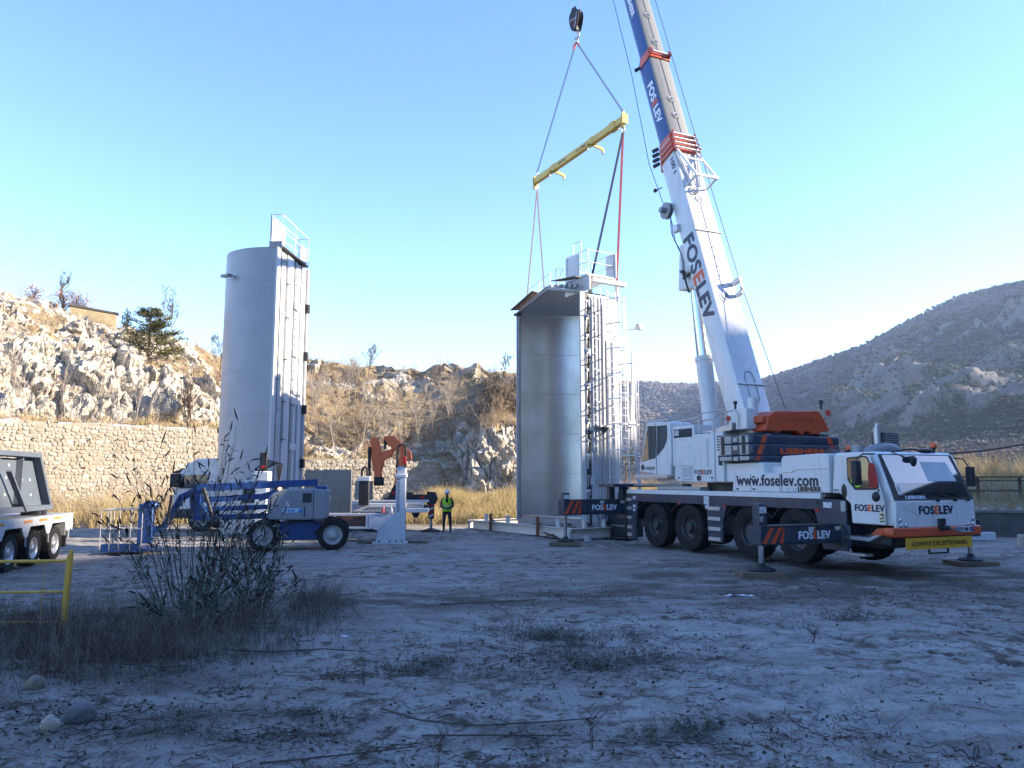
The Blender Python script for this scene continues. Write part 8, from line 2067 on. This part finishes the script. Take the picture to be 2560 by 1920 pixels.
weed_heap('leafy dead weeds in the middle foreground, behind the larger heap', 0.9, 10.6, 1.5, 0.7, 60, 0.26, 61)
weed_heap('largest heap of flattened weeds right of the middle foreground', 0.75, 9.2, 1.1, 0.8, 70, 0.26, 62)
weed_heap('flattened dark weeds left of the middle foreground', -1.1, 8.6, 0.9, 0.6, 42, 0.2, 63)
weed_heap('small weed heap near the bottom centre', 1.35, 6.7, 0.6, 0.35, 28, 0.12, 64)
weed_heap('flattened weeds in front of the near front crane foot', 4.6, 11.8, 1.6, 0.5, 40, 0.14, 65)
weed_heap('dark weeds in the left foreground beside the boulder', -2.3, 6.9, 1.0, 0.5, 45, 0.12, 66)
# ---- dark undergrowth round the barrier
def keep_ug(x, y):
    e = ((x + 6.0) / 3.3) ** 2 + ((y - 10.0) / 1.9) ** 2
    return np.clip(1.25 - e, 0, 1) * (0.5 + 0.5 * (fbm(x * 1.2, y * 1.2, octs=2, seed=301) > -0.15))
p = patch(3900, -10, -2.4, 7.4, 12.8, keep_ug)
hh_ = nrg.uniform(0.12, 0.46, len(p)) * np.clip(0.75 + 1.1 * fbm(p[:, 0] * 1.1, p[:, 1] * 1.1, octs=3, seed=311), 0.3, 1.5)
P, Wd, tn = stems(p, 7, hh_, np.full(len(p), 0.22), 0.0048, 4, 0.6, 0.5, twigs=2)
stuff(ribbons('dry_undergrowth', P, Wd, tn, DARKW))
p = patch(900, -9.5, -2.2, 7.4, 13.0, lambda x, y: np.clip(1.45 - (((x + 5.8) / 3.4) ** 2 + ((y - 10.2) / 2.4) ** 2), 0, 1))
P, Wd, tn = stems(p, 3, nrg.uniform(0.25, 0.95, len(p)), np.full(len(p), 0.2), 0.0055, 4, 0.35, 0.35, twigs=1)
PALEG = veg_mat('bleached_grass', (0.10, 0.085, 0.060), (0.30, 0.27, 0.21))
stuff(ribbons('bleached_grass', P, Wd, tn, PALEG))
p = patch(170, -4.2, -1.7, 10.8, 13.8, lambda x, y: np.clip(1.1 - (((x + 3.2) / 1.1) ** 2 + ((y - 12.2) / 1.4) ** 2), 0, 1))
P, Wd, tn = stems(p, 8, nrg.uniform(0.15, 0.75, len(p)), np.full(len(p), 0.3), 0.005, 4, 0.6, 0.4, twigs=3)
stuff(ribbons('fine_brown_twigs', P, Wd, tn, DARKW))
# ---- litter on the yard: dead stalks, leaf scraps, grit
def on_ground(x, y, dz=0.0):
    return np.stack([x, y, ground_z(x, y) + dz], 1)
def litter_density(x, y):
    d = 0.12 + 0.9 * np.exp(-(((x + 4.2) / 2.8) ** 2 + ((y - 8.4) / 2.2) ** 2)) + 0.9 * np.exp(-(((x - 0.6) / 1.7) ** 2 + ((y - 9.3) / 1.3) ** 2)) + 0.55 * np.exp(-(((x - 6) / 5) ** 2 + ((y - 14.5) / 2.5) ** 2)) + 0.6 * np.exp(-(((x - 0.5) / 5) ** 2 + ((y - 14.0) / 0.9) ** 2)) + 0.5 * np.exp(-(((x + 2.4) / 1.5) ** 2 + ((y - 6.6) / 1.0) ** 2)) + 0.4 * np.exp(-(((x - 2.2) / 1.8) ** 2 + ((y - 6.6) / 0.8) ** 2))
    return np.clip(d, 0, 1) * (0.25 + 0.75 * (fbm(x * 1.1, y * 1.6, octs=3, seed=401) > 0.02))
def scatter(n, x0=-10, x1=16, y0=5.2, y1=24, dens=litter_density):
    y = y0 + (y1 - y0) * nrg.uniform(0, 1, n) ** 1.8; x = nrg.uniform(-1, 1, n) * (y * 0.72 + 0.4); k = dens(x, y) > nrg.uniform(0, 1, n)
    return x[k], y[k]
x, y = scatter(26000); n = len(x); a = nrg.uniform(0, 2 * math.pi, n); L_ = nrg.gamma(2.0, 0.05, n) + 0.03
t = np.linspace(-0.5, 0.5, 4)[None, :]; cu = nrg.normal(0, 0.25, n)[:, None]
px = x[:, None] + (np.cos(a)[:, None] * t - np.sin(a)[:, None] * cu * t ** 2) * L_[:, None]; py = y[:, None] + (np.sin(a)[:, None] * t + np.cos(a)[:, None] * cu * t ** 2) * L_[:, None]
tilt = nrg.normal(0, 0.22, n)[:, None]
pz = ground_z(px, py) + 0.006 + np.abs(t * tilt + 0.06 * np.abs(tilt)) * L_[:, None]
stuff(ribbons('dead_stalks', np.stack([px, py, pz], -1), np.full((n, 4), 0.005) * nrg.uniform(0.6, 1.7, (n, 1)), nrg.uniform(0, 1, n) ** 1.6, DARKW))
x, y = scatter(28000); n = len(x); c = on_ground(x, y, 0.010); s = nrg.uniform(0.008, 0.030, n)[:, None]
a = nrg.normal(size=(n, 3)) * np.array([1, 1, 0.35]); a /= np.linalg.norm(a, axis=1, keepdims=True); b = np.cross(a, nrg.normal(size=(n, 3))); b /= np.linalg.norm(b, axis=1, keepdims=True)
V = np.stack([c - a * s, c - b * s * 0.5, c + a * s, c + b * s * 0.5], 1); V[:, :, 2] += np.abs(nrg.normal(0, 0.006, (n, 4)))
LIT = veg_mat('leaf_litter', (0.030, 0.024, 0.020), (0.17, 0.14, 0.11))
stuff(quads_mesh('leaf_litter', V.reshape(-1, 3), np.arange(4 * n).reshape(n, 4), LIT, False, {'tone': np.repeat(nrg.uniform(0, 1, n), 4)}))
y = 5.2 + 17 * nrg.uniform(0, 1, 10000) ** 2.0; x = nrg.uniform(-1, 1, 10000) * (y * 0.72 + 0.4); n = len(x)
c = on_ground(x, y, 0.002); s = np.minimum(nrg.gamma(1.4, 0.004, n) + 0.004, 0.016)
oct_ = np.array([(1, 0, 0), (0, 1, 0), (-1, 0, 0), (0, -1, 0), (0, 0, 0.8), (0, 0, -0.5)], float)
V = c[:, None, :] + oct_[None] * s[:, None, None] * nrg.uniform(0.6, 1.4, (n, 6, 1))
f = np.array([(0, 1, 4), (1, 2, 4), (2, 3, 4), (3, 0, 4), (1, 0, 5), (2, 1, 5), (3, 2, 5), (0, 3, 5)])
GRIT = veg_mat('grit_stone', (0.10, 0.095, 0.09), (0.42, 0.40, 0.38))
stuff(quads_mesh('gravel', V.reshape(-1, 3), ((np.arange(n) * 6)[:, None, None] + f[None]).reshape(-1, 3), GRIT, False, {'tone': np.repeat(nrg.uniform(0, 1, n), 6)}))
# ---- weed tufts: dead, low, scattered
x, y = scatter(1500, dens=lambda x, y: 0.45 * litter_density(x, y)); p = on_ground(x, y)
P, Wd, tn = stems(p, 7, nrg.uniform(0.04, 0.20, len(p)), np.full(len(p), 0.14), 0.004, 4, 0.8, 0.5, twigs=1)
stuff(ribbons('low_weeds', P, Wd, tn, DARKW))
x, y = scatter(900, dens=lambda x, y: 0.3 * litter_density(x, y)); p = on_ground(x, y)
P, Wd, tn = stems(p, 8, nrg.uniform(0.04, 0.14, len(p)), np.full(len(p), 0.12), 0.005, 3, 0.8, 0.4, twigs=0)
stuff(ribbons('grass_tufts', P, Wd, tn, veg_mat('tired_green_grass', (0.022, 0.030, 0.014), (0.10, 0.105, 0.06))))
# ---- single long stalks one can pick out
def stalk(label, x, y, h, lean, seed, n=3):
    r = random.Random(seed); P = []
    for k in range(n):
        a = r.uniform(0, 6.28); hh = h * r.uniform(0.55, 1.0); ld = lean + r.gauss(0, 0.12)
        P.append([[math.cos(a) * 0.02 + ld * hh * u * u, math.sin(a) * 0.02 + r.gauss(0, 0.01), hh * u] for u in (0, .2, .4, .6, .8, 1.0)])
        for q in range(3):
            u = r.uniform(0.35, 0.9); b = [ld * hh * u * u, 0, hh * u]; d = r.choice((-1, 1)) * r.uniform(0.05, 0.13)
            P.append([[b[0] + d * w, b[1] + r.gauss(0, .01), b[2] + 0.10 * w] for w in (0, .2, .4, .6, .8, 1.0)])
    t = thing('dead_stalk', label, 'dead plant', (x, y, float(ground_z(np.array([x]), np.array([y]))[0])), 0, 'upright dead stalks on the dirt')
    ribbons('stems', np.array(P), np.full((len(P), 6), 0.006) * np.linspace(1.2, 0.4, 6)[None], nrg.uniform(0.1, 0.7, len(P)), DARKW, t)
stalk('tall bent dead stalk in the middle of the foreground', 0.10, 9.6, 0.75, 0.35, 1)
stalk('upright dead stalk left of the middle foreground weeds', -1.55, 8.3, 0.55, -0.05, 2)
stalk('pair of thin dead stalks at the bottom right of centre', 0.62, 6.35, 0.42, 0.05, 3, 4)
stalk('lone dead twig bush near the right edge of the yard', 9.2, 14.0, 0.65, 0.05, 4, 7)
stalk('thin dead stalk at the very bottom centre', -0.55, 5.95, 0.30, 0.2, 5, 3)
stalk('short dead twigs in the right foreground', 3.9, 10.3, 0.25, 0.3, 6, 5)
# ---- long fallen branches
def fallen(label, pts, r_):
    k = MB(); k.tube([(x, y, float(ground_z(np.array([x]), np.array([y]))[0]) + 0.015 + z) for x, y, z in pts], r_, 6, r2=r_ * 0.5)
    tag(k.build('fallen_branch', mat('branch_bark', (0.05, 0.04, 0.035), 0.9, col2=(0.10, 0.085, 0.07), nscale=9, nmix=0.8), smooth=60), label, 'branch', 'fallen branches on the dirt')
fallen('long curved fallen branch in the centre foreground', [(-1.2, 7.35, 0.05), (-0.8, 7.1, 0.02), (-0.3, 6.95, 0.0), (0.3, 7.0, 0.01), (0.75, 7.05, 0.04)], 0.011)
fallen('straight fallen stick below the long curved branch', [(-0.75, 6.72, 0.0), (-0.2, 6.70, 0.01), (0.5, 6.66, 0.0)], 0.010)
fallen('fallen stick at the bottom left', [(-1.9, 6.1, 0.0), (-1.4, 6.15, 0.02), (-0.75, 6.35, 0.03)], 0.010)
fallen('fallen branch at the foot of the sprawling shrub', [(-3.5, 9.6, 0.04), (-2.9, 9.5, 0.02), (-2.3, 9.7, 0.0), (-1.7, 9.6, 0.02)], 0.012)
fallen('fallen branch across the middle of the yard', [(-1.2, 13.2, 0.0), (-0.3, 13.4, 0.03), (0.4, 13.8, 0.0)], 0.014)
# ================================================================ valley haze
hz = MB(); hz.box(-4100, 4100, -4100, 5100, -6.0, 185.0)
haze = hz.build('haze', mat('haze_air', (1, 1, 1)))
haze['kind'] = 'stuff'
hm_ = MATS['haze_air']; nt = hm_.node_tree; nt.nodes.clear()
ho_ = nt.nodes.new('ShaderNodeOutputMaterial'); hv_ = nt.nodes.new('ShaderNodeVolumePrincipled')
hv_.inputs['Color'].default_value = (0.55, 0.72, 1.0, 1); hv_.inputs['Density'].default_value = 0.00028; hv_.inputs['Anisotropy'].default_value = 0.25
nt.links.new(hv_.outputs[0], ho_.inputs['Volume'])
